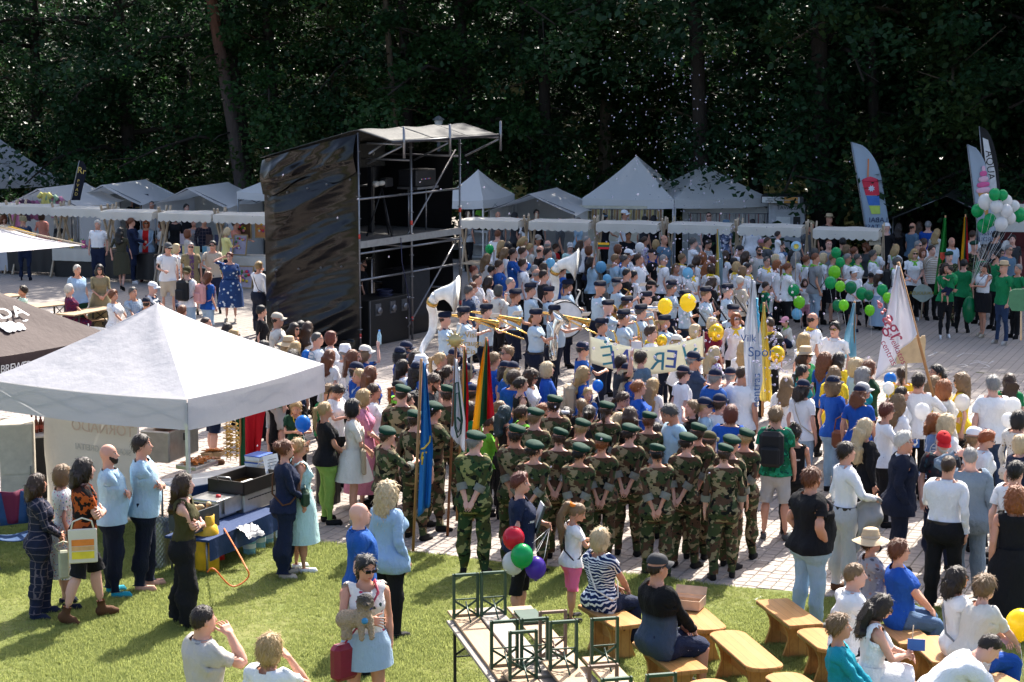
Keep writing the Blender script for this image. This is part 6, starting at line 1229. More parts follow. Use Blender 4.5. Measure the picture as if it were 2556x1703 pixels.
TABLE='''
F 275 1205|f h163 y15 clasp H:mid/brown T:j/plaid B:pp/plaid S:s/navy g1.12|at left of the food stand|plaid
F 465 1130|f h165 y20 H:bob/dblonde D:t/floral/.42/.12 S:s/dnavy|left of the person in tiger tshirt
F 625 1083|m h182 y12 crosswalk H:mid/dbrown T:t/tiger B:ps/black S:k/brown|striding on the grass|tote
F 810 993|m h181 y18 cross H:bald/dbrown X:beard/dbrown T:t/lblue B:pp/dnavy S:s/teal g1.14 b.06|in bright blue shoes under the tent
F 1055 903|m h187 y14 cross H:short/dbrown T:t/lblue B:pp/dnavy S:s/nude g1.12 b.05|barefoot sandals, nearest the tent pole
F 1380 1190|f h172 y8 cross H:long/brown T:ow/olive B:pw/black|in front of the gas bottle
H 1310 1060|m h180 y22 mouth H:buzz/dbrown T:t/taupe B:pp/navy X:collar/taupe g1.12|at the bottom edge rubbing nose
I 325 1195|f h166 y62 mouth H:bob/blonde T:t/white B:pp/beige X:strap/offwhite|at the bottom edge, back turned
I 1010 645|f h172 y285 carrydog n.25 H:pony/black X:shades T:o/roses B:sk/ldenim/.70/.10 S:s/beige|carrying a small dog|dogw
I 950 300|m h178 y8 r5 H:bald/brown T:t/blue B:pp/dnavy X:collar/blue g1.1|on the grass behind the dog carrier
I 1150 125|f h172 y42 H:curlylong/lblonde T:jl/sky B:pj/black g1.22|with loose blonde waves by the blue flag
G 930 340|f h170 y8 clasp H:puff/auburn T:j/navy B:pw/navy X:strap/brown S:s/beige g1.12|beside the fryer|greenbag
G 1030 325|f h168 y18 shade H:bun/blonde D:o/aqua/.42/.10 X:shades S:s/white g1.08|beside the person in navy
G 1245 55|f h168 y18 clasp H:pony/blonde T:t/black B:pj/apple S:s/black g1.12|by the right tent pole
M 900 790|f h170 y12 clasp H:bob/black D:th/offwhite/.62/.28/p S:s/beige|right of the tent pole|crochet
M 1000 700|f h168 y8 clasp H:bob/blonde D:th/pinkmesh/.25/.1 X:shades g1.12|behind the person in white dress
M 1085 655|f h165 y5 H:short/brown T:t/white X:glasses|behind the pink dress
M 760 650|f h160 y330 n.4 phone H:lowpony/dbrown T:t/white|looking down behind the tent pole
M 660 640|c h150 y320 n.5 H:fuller/dblonde T:t/green|smiling down by the tent corner
M 365 800|k h140 y290 phone H:braids/blonde T:t/dkgreen B:ps/black X:medal|holding a blue balloon by the red flag|bluegirl
Z 525 872|m h178 y40 H:short/brown T:t/lblue B:ps/navy S:s/brown|standing behind the food stand
Z 682 868|m h176 y35 H:short/brown T:t/green B:ps/lgrey|behind the red flag with black pouch
M 190 -4|m h178 y2 H:thin/dbrown X:cap/beige,collar/offwhite T:t/offwhite g1.2|beside the black tarp
M 350 90|f h168 y330 H:mid/dbrown T:o/black X:shades|right of the beige cap person
M 480 80|f h168 y60 H:long/brown T:j/white|by the tarp, back turned
M 405 75|f h166 y40 H:mid/black T:t/charcoal|half hidden by the tarp
M 560 180|m h178 y8 H:buzz/darkgrey T:t/sstripes X:shades g1.18|before the tower
M 690 170|f h165 y18 H:bob/red T:t/white X:glasses|with dark red bob before the tower
M 825 290|f h162 y40 H:short/grey X:bucket/white T:t/white|before the flight case
M 300 215|f h165 y30 H:mid/blonde X:sunhat/tan T:t/navy|behind the tent peak
M 60 255|f h165 y20 n.3 H:long/black T:t/black|at left of the straw hat
M 160 310|m h178 y350 H:short/dbrown X:shades,beard/dbrown T:t/navy|behind the tent roof
M 360 262|f h166 y40 H:long/blonde T:t/steel|right of the straw hat
M 345 330|f h165 y60 H:perm/dbrown T:t/ddenim|beside the blue balloon behind the tent
M 680 335|f h165 y40 H:long/auburn T:t/white X:strap/grey|by the tent roof corner
M 890 338|f h168 y8 shade H:long/auburn T:t/blouse X:shades|hand on head
M 930 455|c h158 y20 H:short/brown X:cap/navy T:t/royal|behind the tent roof tip
M 945 512|k h152 y185 H:pony/blonde T:t/blue X:lanyard/white|facing left
M 1060 487|f h165 y30 H:long/auburn T:t/royal|left of the raised bottle
M 1135 265|f h168 y25 upr H:longer/dblonde X:cap/offwhite T:t/blue B:ps/denim|raising a water bottle|bottle
M 1395 262|m h172 y5 H:short/brown X:cap/navy T:t/blue|by the right scaffold pole
M 1340 315|f h165 y15 H:curly/black X:cap/navy T:t/royal|with black curls below the case
M 1480 340|f h165 y60 H:curly/dbrown T:t/white|with brown curls left of the sousaphone
M 1360 430|f h163 y20 H:long/dbrown T:t/white|left of the blue flag top
M 1530 390|m h170 y10 H:short/brown X:bucket/white T:t/navy|beside the blue flag top
M 1495 455|f h165 y40 H:curlylong/dbrown X:cap/navy T:t/blue|right behind the blue flag
M 1650 550|m h180 y340 n.5 mouth H:short/brown X:beard/brown T:t/charcoal|with black rucksack, head bowed|rucks
M 1730 358|k h158 y20 H:pony/blonde T:t/black|below the sousaphone
M 1795 475|k h155 y20 H:pony/brown T:t/black X:medal|beside the white flag staff
M 1840 335|f h160 y10 X:cap/navy H:mid/dblonde T:t/lblue|below the sun shaped staff top
M 1320 630|f h160 y30 H:pony/ginger X:cap/black T:j/lime|behind the first cadet
M 1395 745|f h160 y20 H:short/brown T:t/white|between two cadets by the blue flag
M 1345 668|m h181 y80 back H:thin/brown @b @C g1.25|broad cadet leader at the back left
M 1205 1057|m h165 y25 pole H:short/brown @b @C|gripping the blue flag staff|fl1
M 1465 905|m h172 y60 H:short/brown @b @C|hidden behind the blue flag
M 1640 825|m h174 y15 pole H:short/black @b @C|gripping the white flag staff|fl2
M 1770 670|m h178 y80 H:short/brown @b @C|behind the white flag
Q 930 412|m h178 y78 r-35 back H:short/grey @b T:tr/camo2 B:pp/camo2 S:b/black g1.1|nearest, greener uniform, hands clasped behind
Q 1245 362|m h178 y80 back H:short/dbrown @b @C g1.08|right of the greener uniform
Q 1390 235|m h176 y70 back H:short/dblonde @b @C|third row behind the teal hair
Q 1540 138|m h180 y80 back H:short/dbrown @b @C|farthest tall cadet
Q 1385 485|f h166 y72 r-45 back H:bun/dbrown @b @C|behind the red haired person
Q 1580 388|f h168 y75 back H:bun/brown @b @C|left of the low dark bun
Q 1750 318|f h165 y80 back H:bun/blonde @b @C|with blond bun in the third row
Q 1735 505|f h165 y80 r-35 back H:bun/black @b @C|with black hair behind the little girl
S 320 176|f h170 y75 back H:lowpony/brown @b @C|with low ponytail at the back
S 290 410|f h168 y70 back H:bun/ginger @b @C|with ginger bun
S 490 337|f h170 y70 r-35 back H:bun/dbrown @b @C|with face turned right in the middle
S 630 250|f h168 y75 back H:bun/auburn @b @C|with plum hair tie
S 690 483|f h166 y87 back H:bun/black @b @C g1.1|hands clasped, behind the seated blonde
S 905 402|f h170 y58 r-25 back H:bun/dbrown @b @C|second from the front row right
S 985 332|m h174 y75 back H:short/brown @b @C|before the grey tshirt
S 1075 390|c h150 y60 H:short/brown X:cap/olive T:t/camo B:pp/camo|small child in field cap
S 1180 482|f h167 y90 H:bun/brown @b @C|front right with neat brown bun
S 1225 418|f h168 y58 r-25 H:short/brown @b @C|behind the neat brown bun
S 1330 370|f h168 y75 back H:bun/blonde @b @C|rightmost with rolled pale cuffs
S 1565 195|m h177 y72 H:fuller/dblonde T:t/tropic B:ps/lgrey S:s/dgrey|with black rucksack|rucks2
S 1690 318|k h152 y80 H:topbun/dbrown T:o/lietuva B:pp/black|with lime jacket round the waist
S 1235 190|f h168 y75 H:bob/red T:t/royal X:braces/tan g1.1|red bob holding the white flag pole
S 790 180|m h181 y200 n.55 H:short/darkgrey T:t/lblue g1.1|bowing the head behind cadets
O 570 985|f h168 y0 H:bun/ginger T:t/royal g1.2|with ginger bun below the banner
O 430 1085|k h150 y345 n.4 H:lowpony/brown T:o/black X:medal|under the banner
O 1075 1170|k h148 y180 shade H:bun/dblonde T:t/black|arm raised behind cadets
O 1190 1155|c h150 y0 X:cap/navy H:short/blonde T:t/lblue|left of another capped boy
O 1330 1125|c h155 y60 X:cap/navy H:short/brown T:t/white|right of another capped boy
O 1290 890|m h176 y40 X:cap/navy H:short/grey T:t/blue|behind the lilac blouse
O 1430 878|m h172 y60 X:cap/navy H:buzz/grey T:t/white|left of the white flag pole
O 1540 868|m h181 y60 polel H:buzz/brown T:t/white g1.15|carrying the white sport flag|fl5
O 990 860|m h168 y18 X:cap/navy,collar/navy H:short/brown T:t/white|in polo under the banner end
O 1085 728|m h179 y12 pole X:cap/navy,glasses H:short/grey T:t/ddenim|holding the banner right pole|ban2
O 1280 680|f h168 y12 H:long/lblonde T:t/lilacfl X:shades|right of the banner
O 530 710|m h178 y0 upr H:short/dbrown T:t/charcoal|lifting a paper before the banner|paper
O 470 840|f h166 y8 X:cap/navy H:long/lblonde T:t/royal|below the banner
O 710 980|k h142 y60 H:longer/blonde T:t/white|with waist long blond hair
O 600 715|f h160 y30 H:perm/dbrown T:t/steel|curly, before the banner
O 55 865|f h168 y8 H:long/blonde T:t/royal X:shades|with beige rucksack|rucks3
O 90 1060|k h140 y300 hold H:lowpony/blonde T:t/blue|beside a blue balloon
O 50 640|m h170 y18 pole X:cap/navy,glasses H:short/dbrown T:t/blue|holding the banner left pole|ban1
N 1420 1130|f h167 y12 H:bob/lblonde T:j/royal X:collar/royal|with blond bob in front of the band
N 1235 1200|f h165 y330 n.2 H:curly/brown T:t/whiteprint X:shades|with brown curls
N 1130 1290|f h165 y8 H:bun/dbrown T:o/black|with tidy bun before the curls
N 1060 1220|f h165 y60 H:perm/brown T:t/royal g1.15|back turned, curly
N 1045 1135|m h170 y60 X:cap/navy H:mid/blonde T:t/blue|before the euphonium
N 965 1130|f h162 y20 X:cap/navy H:mid/brown T:t/royal|right of the national flag
N 835 1030|f h168 y15 H:short/dblonde X:glasses T:t/royal g1.25|right of the national flag top
N 985 955|c h162 y200 H:short/dblonde X:shades T:t/navy|below the trombone slide
N 610 1380|c h150 y30 X:cap/navy H:short/brown T:t/lime|between the flags
N 545 1155|c h155 y20 pole X:cap/navy H:mid/dblonde T:t/royal|holding a white placard|plac
Q 1165 212|f h160 y25 H:long/teal T:o/black|with teal dyed hair
Q 1300 205|k h145 y20 H:bun/brown T:j/lime X:medal|behind the teal hair
Q 1125 180|c h150 y20 H:buzz/dblonde T:t/black|shaven headed boy by the flag
Q 1030 290|k h142 y20 phone H:pony/brown T:j/lime X:medal|drinking by the national flag
Q 910 190|k h145 y10 H:mid/brown T:j/green X:medal|between the two national flags
Q 1640 215|k h150 y80 H:pony/dbrown T:o/black X:band/white|with white hair tie
Q 1460 190|k h145 y10 H:bun/ginger T:t/black|ginger child behind cadets
S 210 190|k h156 y70 H:pony/dbrown T:o/charcoal|long dark ponytail behind cadets
S 150 150|k h140 y80 H:braids/dblonde T:t/black|braided child behind cadets
S 415 250|k h145 y350 n.4 H:mid/lblonde T:t/white|pale blond child among cadets
S 500 210|k h155 y70 H:long/brown T:t/black|long brown hair among cadets
S 690 320|k h145 y30 H:bun/dbrown T:t/charcoal|behind the plum hair tie
S 735 375|k h135 y340 H:long/ginger T:t/black|small ginger child among cadets
N 310 595|@B h179 y8 tuba H:buzz/brown|playing the left sousaphone|sousa1
N 510 540|@B h180 y2 horn H:short/dbrown|trombone player nearest the sousaphone|tb1
N 760 508|@B h180 y355 horn H:short/dbrown|second trombone player|tb2
N 1075 345|@B h184 y10 hold H:short/auburn|tall cymbal player|cym1
N 1240 280|@B h183 y8 tuba H:short/dbrown|bass drummer in white harness|drum
N 1440 320|@B h176 y5 H:buzz/brown|drummer with sunglasses
N 1645 245|@B h178 y8 tuba H:short/brown|playing the right sousaphone|sousa2
N 1995 262|@B h183 y10 tuba H:bald/grey g1.15|broad bald cymbal player|cym2
N 1300 562|@B h180 y0 euph H:buzz/brown g1.12|playing the silver euphonium|euph
N 1500 518|@B h178 y350 horn H:short/brown g1.15 b.05|third trombone player|tb3
N 2085 465|@B h178 y8 horn H:bald/brown|bald trumpet player|tp1
N 2015 660|@B h180 y0 reed H:short/dbrown|saxophone player behind the banner end|sax1
O 440 335|@B h180 y2 reed H:short/dbrown g1.12|saxophone player with blue mouthpiece|sax2
O 600 290|@B h178 y0 reed H:short/darkgrey|saxophone player left of the yellow scarf|sax3
O 650 170|@B h178 y8 H:buzz/dbrown|bearded player by the lime vest
C 1610 1145|@B h176 y8 horn H:short/grey|french horn player|fh
O 470 215|@B h176 y5 horn H:short/brown|trumpet player by the french horn|tp2
O 885 65|@B h180 y5 reed H:short/darkgrey|clarinet player with glasses behind yellow balloons|cl1
O 1010 155|@B h176 y0 reed H:short/brown|clarinet player hidden by a yellow balloon|cl2
O 1205 125|@B h180 y0 reed H:short/dblonde|young clarinet player|cl3
O 1405 98|@B h180 y0 reed H:short/grey|clarinet player at the right end|cl4
O 820 390|f T:tw/shirtblue B:pp/dnavy h170 y350 horn H:pony/blonde X:sidecap/dnavy,epaulette|flute player with ponytail|flute
O 1455 290|@B h178 y185 wave H:short/grey|conductor with raised hands
C 1700 1055|m h178 y8 H:buzz/black T:t/black|black haired person by the horns
C 440 675|m h176 y80 H:short/auburn T:t/white|at the white shelf
C 480 780|f h168 y0 H:long/blonde T:o/black X:shades|by the green balloon
C 540 790|m h170 y80 H:perm/black T:t/black|dark curls by the white shelf
C 510 850|f h165 y8 H:long/dblonde T:t/white X:glasses|left of the crossed arms
C 590 850|m h183 y350 cross H:short/dbrown T:j/blue X:glasses|arms crossed
C 690 740|f h168 y330 n.4 H:mid/blonde T:t/white g1.15|looking down by the stalls
C 755 805|c h150 y30 H:short/blonde T:t/offwhite|behind the bespectacled one
C 690 838|m h178 y15 H:fuller/brown T:j/white|right of the crossed arms
C 835 725|c h150 y300 X:cap/lgrey H:short/brown T:t/white|boy by the second stall
C 930 785|m h176 y60 H:thin/grey T:t/grey|older person by the stalls
C 855 840|m h178 y20 H:thin/brown T:t/black|bald head before the stalls
C 930 850|m h178 y0 H:fuller/dbrown T:t/white|dark wavy hair behind the balloon
C 1010 810|c h135 y20 H:short/brown T:t/red|child
C 1150 800|c h148 y290 X:cap/lgrey H:short/brown T:t/mint|facing the viewer
C 1310 740|m h178 y8 H:buzz/grey T:t/white g1.12|left of the bandana
C 1240 780|f h165 y20 H:mid/brown T:t/grey|left of the small national flag
C 1330 830|f h165 y0 H:bob/auburn T:t/navy|above the small national flag
C 330 910|f h168 y15 H:long/dblonde T:t/white|with white pennant near the tower
C 455 965|m h178 y8 H:short/brown T:t/blue g1.15|behind the white pennant
C 690 955|m h176 y0 H:fuller/brown T:t/white X:glasses,scarf/blue|holding a blue balloon
C 205 1022|f h165 y350 H:short/red T:t/bwfl|near the scaffold pole
C 380 1020|f h165 y10 H:short/black T:t/navy|by the white pennant
C 235 1110|m h178 y8 cross H:buzz/brown T:t/white|arms folded by the scaffold
C 200 1185|f h165 y10 H:short/auburn T:t/blouse|by the scaffold pole
C 350 1130|f h166 y20 H:long/dbrown T:t/white|dark wavy hair near the band
C 155 1215|m h176 y8 H:short/darkgrey T:t/ddenim X:collar/ddenim|by the scaffold pole
C 445 1215|f h165 y18 lapone H:bob/darkgrey T:t/offwhite g1.35|hand at chin behind the cymbal player
C 560 1145|m h174 y8 H:buzz/grey T:t/lgrey X:glasses|behind the hand at chin
C 800 1020|m h176 y8 H:buzz/grey T:t/white|by the pale blue balloon
C 825 1065|m h178 y20 H:thin/grey T:t/white X:scarf/sky g1.3|big back before the drum
C 890 1065|m h178 y8 H:short/dbrown T:t/graywear|behind the drummers
C 890 1000|f h165 y0 H:long/brown T:t/white|below the pale blue balloon
C 1030 970|f h165 y50 H:long/brown T:t/offwhite|left of the right sousaphone
C 1075 1015|m h166 y8 H:fuller/brown T:t/blue X:shades|left of the right sousaphone
C 1400 910|f h166 y350 upr H:long/dbrown T:t/lblue|waving a small national flag|lt
C 1590 910|m h176 y8 H:short/dblonde T:t/lblue|right of two pale balloons
C 1615 820|f h165 y8 H:bob/auburn T:t/navy|before the third stall
C 1680 915|m h176 y0 H:short/darkgrey T:t/lblue|behind the blue balloon
C 1720 865|c h160 y0 X:cap/white H:short/brown T:t/white|left of the white balloon
C 1725 690|f h168 y300 H:bun/dbrown D:t/dots/.3/.1|facing the viewer at the stalls
C 1880 740|f h166 y0 H:bun/brown T:t/lilacfl|right of the white balloon
C 1990 775|f h165 y60 H:bob/blonde T:t/royal|right of the white balloon
C 2070 735|m h180 y330 H:thin/brown T:t/steel g1.12|bald by the tent pole
C 1820 905|m h182 y330 holdl H:short/brown T:tl/white|under the white balloon
C 1950 865|m h178 y350 X:cap/black,scarf/royal T:t/black g1.2|among the bubbles
C 2060 920|m h176 y8 H:buzz/grey X:shades,scarf/yellow T:t/white|leftmost yellow neckerchief
C 2245 905|f h166 y0 H:short/dblonde X:scarf/yellow T:t/white|second yellow neckerchief from left
C 2190 1005|k h150 y300 H:pony/dblonde T:t/white|with red bead string
C 1770 1070|f h165 y30 H:short/black T:t/white|behind the horn players
C 1945 1170|m h178 y20 X:cap/black H:buzz/dbrown T:t/black|among the band
C 610 505|m h174 y20 H:perm/black T:t/charcoal|at the first right stall
C 725 550|f h168 y60 H:long/dbrown T:t/white|long hair at the first right stall
C 790 570|m h172 y8 H:short/dblonde T:t/black|between the first right stalls
C 820 475|m h178 y280 H:short/dbrown X:glasses T:t/black|vendor inside the low gabled tent
C 445 505|m h175 y270 H:thin/white T:t/dgrey|bald vendor at the first right stall
C 150 490|m h176 y40 H:short/brown T:t/lgrey|beside the tower at the stalls|rucks4
C 255 490|f h165 y40 X:bucket/lime H:short/brown T:t/black|in green hat by the tower
C 1050 570|m h180 y8 H:thin/brown T:t/dgrey|under the second right awning
C 1480 515|f h176 y20 hold X:bandana/steel H:topbun/black T:o/black|tall with patterned headband
C 1680 482|m h178 y330 X:cap/white H:buzz/brown T:t/white|under the tall tent
C 1225 560|f h166 y350 H:mid/brown T:t/lblue|behind the second right stall
C 1970 535|f h165 y60 H:long/black T:t/black|at the amber stall
C 1880 540|m h174 y40 H:short/black T:t/charcoal|at the amber stall
D 430 505|m h178 y280 H:buzz/dbrown X:shades T:t/black|vendor under the second pop-up tent
D 600 580|m h176 y40 X:bucket/steel T:t/bluefl2|at the bead stall
D 855 572|m h184 y100 H:buzz/black T:jl/trefoil|back turned, blue leaf emblem
D 275 750|m h178 y0 mouth H:short/darkgrey T:t/white|drinking under the pop-up tent
D 430 770|f h166 y330 n.4 H:bun/dbrown T:j/bstripes|looking down
D 1130 780|m h180 y0 H:short/dbrown X:beard/dbrown T:t/white|carrying a child on the shoulders|dad
D 1000 750|m h178 y10 H:buzz/brown X:scarf/yellow T:t/dgrey|left of the child on shoulders
D 945 770|c h150 y10 X:cap/pink T:t/white|in multicoloured cap
D 1385 600|m h181 y330 X:cap/black T:t/dgrey|right of the fifth awning
D 1432 588|m h178 y60 X:cap/khaki T:t/olive|with dark rucksack by the kiosk|rucks5
D 1610 518|m h180 y290 X:fedora/black T:j/black|in pale brimmed hat under the trees
D 1605 775|m h178 y280 H:buzz/auburn X:glasses T:t/grey|under the last awning
D 1740 750|m h178 y60 H:short/black T:j/plaid|under the last awning
D 730 815|m h176 y340 n.5 H:short/black T:t/white|bowing the head
D 925 830|m h176 y270 H:short/black X:shades,beard/black T:t/greyprint|with backpack straps facing the viewer
D 790 885|f h166 y0 H:long/brown X:shades T:t/offwhite|long hair among yellow neckerchiefs
D 1250 870|f h166 y10 H:curly/black X:shades T:t/yellow|dark curls
D 1290 890|f h166 y20 H:long/grey X:scarf/lime T:t/white|long grey hair
D 1470 905|m h181 y8 H:buzz/auburn X:scarf/lime,strap/black T:t/grey B:pj/ldenim g1.12|with crossbody bag
D 1380 920|f h166 y10 H:bun/auburn X:scarf/lime,shades T:t/white|left of the crossbody bag
D 1550 905|f h166 y10 H:bob/lblonde X:scarf/lime T:t/white|right of the crossbody bag
D 1645 905|f h166 y350 hold H:short/dblonde X:shades T:t/lgrey B:sk/black/.55/.05|holding a straw hat and lime balloon
D 1790 905|f h166 y340 H:short/grey X:shades,scarf/lime T:t/white|behind the boy in white cap
D 1885 908|f h166 y340 H:short/darkgrey X:shades,scarf/lime T:t/whiteprint|by the white cap boy
D 1775 825|f h165 y330 H:bob/dblonde X:shades T:t/green|right of the green balloons
D 1850 840|f h165 y20 H:bun/auburn T:t/green|under the last awning
D 1845 1040|c h148 y280 clasp X:cap/white H:short/brown T:t/white B:ps/black S:s/navy|boy holding a dark green balloon
D 1210 1000|f h168 y8 hold H:pony/auburn X:shades,scarf/lime T:t/pinkprint B:pp/black g1.15|holding two green balloons
D 1000 935|f h166 y280 hold H:bun/darkgrey X:glasses,scarf/yellow T:t/white|holding a blue ringed paddle
D 1090 970|f h165 y340 n.3 H:bob/ginger T:t/white|ginger bob
D 1080 915|f h165 y20 H:bob/lblonde T:t/white|pale bob behind the ginger bob
D 810 995|f h166 y330 H:short/black X:scarf/yellow T:t/white|black fringe
D 735 1125|f h165 y20 H:short/white T:j/beige X:strap/black|in jacket left of the white flag
D 700 990|f h166 y30 H:bob/blonde X:scarf/yellow T:t/white|blond bob, back turned
D 755 1030|f h166 y40 H:bob/dblonde X:scarf/yellow T:t/white|darker bob, back turned
D 675 945|f h165 y10 H:short/black X:shades T:t/black|behind the blond bobs
D 590 880|f h166 y20 H:long/brown X:scarf/yellow T:t/white|right of the yellow flag
D 460 935|f h164 y60 H:bob/red T:t/black|dark red bob by the yellow flag
D 365 895|f h165 y60 H:curly/ginger T:t/white|ginger curls by the yellow flag
D 310 930|f h165 y10 H:mid/brown X:shades,scarf/yellow T:t/white|left of the ginger curls
D 415 980|f h164 y50 H:long/ginger T:t/white|long ginger hair by the yellow flag
D 455 1005|f h164 y60 H:bob/brown X:scarf/yellow T:t/white|brown bob by the yellow flag
D 255 1015|f h165 y300 hold H:long/black X:scarf/yellow T:t/white|holding a blue paddle|padl
D 460 1135|k h152 y10 H:mid/brown T:t/black|behind the clarinets
D 985 1180|c h128 y10 H:short/dbrown X:scarf/yellow T:t/tropic|boy behind the paddle boy
D 1025 1228|c h115 y350 reach H:buzz/brown X:scarf/yellow T:t/white B:ps/denim|boy reaching out a paddle|padb
D 1470 1228|c h102 y270 hold H:short/dblonde X:scarf/lime T:t/white|toddler
D 1365 1155|k h115 y280 H:long/brown T:t/white B:ps/pink|girl by the crossbody bag
D 1465 855|f h165 y60 H:bob/darkgrey T:t/white|grey bob back turned
E 430 715|m h180 y60 X:cap/white T:t/black|back turned by the last awning
E 515 715|f h168 y80 H:long/dbrown T:t/black|long hair under the dark canopy
E 610 718|m h180 y20 H:thin/brown T:t/steel|bald under the dark canopy
E 655 705|f h168 y60 H:long/brown T:t/charcoal|under the dark canopy
E 720 700|m h178 y60 H:short/grey T:t/royal|grey hair under the dark canopy
E 780 755|f h165 y60 H:long/blonde T:t/offwhite|left of the green flag top
E 650 838|m h178 y300 H:short/grey X:shades T:t/white|grey hair left of the green flag
E 690 820|m h176 y20 H:short/brown T:t/white X:glasses|left of the green flag
E 745 868|m h178 y300 H:short/dbrown T:t/striped X:collar/beige|in polo left of the green flag
E 885 820|m h176 y290 H:thin/white T:t/shirtblue|white haired right of the green flag
E 620 895|f h171 y270 clasp H:long/blonde X:shades,scarf/lime T:t/white B:pw/black S:s/white|holding the wooden plaque|plaque
E 680 890|f h167 y280 H:bob/auburn T:t/bwfl B:sk/black/.5/.05|right of the plaque holder
E 335 905|f h166 y340 H:fuller/darkgrey X:shades,scarf/lime T:t/white|dark short hair
E 365 870|f h166 y20 H:bob/lblonde X:scarf/lime T:t/white|pale bob left of the white flag
E 285 850|f h165 y200 n.5 H:bob/auburn T:t/dgrey|looking down by the cardboard sign
E 490 865|f h166 y40 H:mid/blonde X:scarf/lime T:t/white|behind the white flag top
E 505 950|f h166 y350 phone H:perm/darkgrey X:scarf/lime T:t/white|reading a phone|rucks6
E 320 1065|c h125 y270 X:cap/black,scarf/lime T:t/white|small child in dark cap
E 380 1045|k h136 y20 X:cap/white,scarf/lime H:long/brown T:t/white B:sk/ldenim/.12/.08|girl in long denim skirt
E 870 915|m h174 y280 H:buzz/brown @b T:t/camo B:pp/camo|right of the green flag
E 1045 840|m h183 y280 H:buzz/brown @b T:t/camo B:pp/camo|right of the yellow green red flag
E 845 995|f h168 y275 carry H:mid/dbrown T:t/green B:pj/black S:s/white|holding a toddler|mum
E 970 965|f h168 y60 H:short/black T:t/green g1.15|back turned behind the toddler
E 1100 890|m h180 y182 H:mid/dbrown X:shades T:t/green|long haired with sunglasses
E 1110 990|f h170 y200 phone H:pony/dbrown T:ow/white B:sk/black/.58/.02 X:strap/black S:s/beige|holding the balloon cluster|cluster
E 1195 910|m h180 y200 H:short/black X:beard/black T:t/green|behind the balloon string
E 1250 980|m h179 y200 X:fedora/black H:buzz/grey T:t/green B:pj/ddenim S:s/taupe|in pale hat at right
E 1285 865|m h178 y300 H:short/grey X:shades T:j/steel|grey hair at the right edge
E 1310 795|m h180 y270 H:short/black T:t/charcoal|before the cream stall
E 1350 1000|f h166 y200 H:short/grey T:t/green|at the right picture edge
E 1265 840|f h165 y0 H:mid/white T:t/pink|white hair at right
E 1225 895|f h165 y300 H:long/black X:shades T:t/black|long black hair at right
E 1030 765|m h178 y60 H:short/brown T:t/white|under the balloon cluster
E 1195 770|m h178 y20 H:short/black T:t/charcoal|right of the balloon cluster
P 430 338|m h183 y18 H:thin/dbrown X:shades,scarf/yellow T:t/white g1.2|big, in front of the bubbles
P 610 402|m h181 y235 H:fuller/black X:shades,collar/white T:t/white|in polo left of the light blue flag
P 355 500|f h166 y30 H:curly/blonde X:scarf/yellow T:t/white|blond curls behind the straw hat
P 370 610|f h167 y320 X:straw/beige,shades H:mid/brown T:t/green|in straw hat
P 70 370|m h178 y100 H:buzz/brown X:scarf/yellow T:t/white|with small black rucksack|rucks7
P 200 365|k h122 y200 crouch X:cap/pink,scarf/lime H:short/brown T:t/offwhite B:ps/navy|child crouching on the paving
O 1480 370|f h168 y262 H:bob/ginger X:shades,scarf/yellow T:j/white|facing the viewer behind the white flag
O 1260 415|f h166 y30 H:bob/lblonde T:t/wine|behind the gold foil balloon
O 1100 480|f h166 y8 H:bob/lblonde X:shades,scarf/yellow T:t/white|pale bob above the banner
O 695 485|m h178 y0 H:fuller/brown X:glasses,scarf/yellow T:t/white|above the banner
O 930 575|f h164 y30 X:cap/offwhite H:mid/blonde T:t/white|just above the banner
O 550 630|f h163 y20 H:bob/ginger T:t/white|ginger head just above the banner
O 1560 620|f h167 y60 H:curlylong/blonde T:t/white X:scarf/yellow|long blond waves behind the flag
P 530 655|f h167 y40 H:curlylong/auburn T:t/blue|long brown waves below the light blue flag
P 650 660|f h168 y50 H:longer/dbrown T:t/yellow|long dark hair
P 790 700|f h167 y20 H:curly/lblonde T:t/lblue|pale curls
P 850 775|f h168 y8 H:curly/grey X:shades T:t/teal|grey curls
P 905 720|f h167 y0 H:bob/auburn X:glasses T:t/dkgreen g1.15|auburn bob by the white flag
P 1175 775|f h166 y92 H:lowpony/brown T:t/yellow|ponytail under the white flag
P 1310 825|m h183 y60 pole H:short/dbrown X:beard/dbrown T:j/white|holding the large white flag|fl6
P 1470 755|m h178 y200 H:short/black X:glasses T:t/yellow|black hair right of the flag pole
P 1500 815|f h165 y30 H:short/black T:t/white|black hair, back turned, by the flag pole
P 1440 850|f h165 y30 H:long/dblonde T:t/yellow|long hair right of the flag pole
P 1680 822|f h168 y172 H:curlylong/dblonde X:shades T:t/yellow|curly, facing left
P 1525 880|f h167 y30 holdl H:curly/ginger T:j/offwhite g1.2|holding a white balloon
P 1935 838|m h183 y82 H:fuller/grey T:t/white B:pj/ddenim g1.18|grey hair, back turned
P 2070 835|f h168 y80 H:longer/brown T:t/green|long hair at right
P 350 885|f h168 y48 X:cap/navy,strap/beige H:mid/dbrown T:t/white B:pj/ldenim|beige crossbody strap
P 215 855|f h166 y60 H:long/dblonde T:t/white|long fair hair by the yellow flag
P 345 760|f h166 y20 H:lowpony/black T:t/teal|dark ponytail
P 600 855|f h171 y40 X:cap/navy H:curly/dblonde T:t/royal B:pj/ldenim|curly in jeans
P 610 770|f h168 y50 H:long/dblonde T:tl/yellow B:pp/offwhite|long hair in yellow tunic
P 820 930|f h168 y60 X:cap/navy H:mid/auburn T:t/royal g1.12|with brown leather bag|brownbag
P 845 910|f h168 y2 X:cap/lgrey H:short/brown T:t/teal|by the brown leather bag
P 1170 940|f h165 y10 H:lowpony/dbrown T:t/white|dark ponytail beside the flag bearer
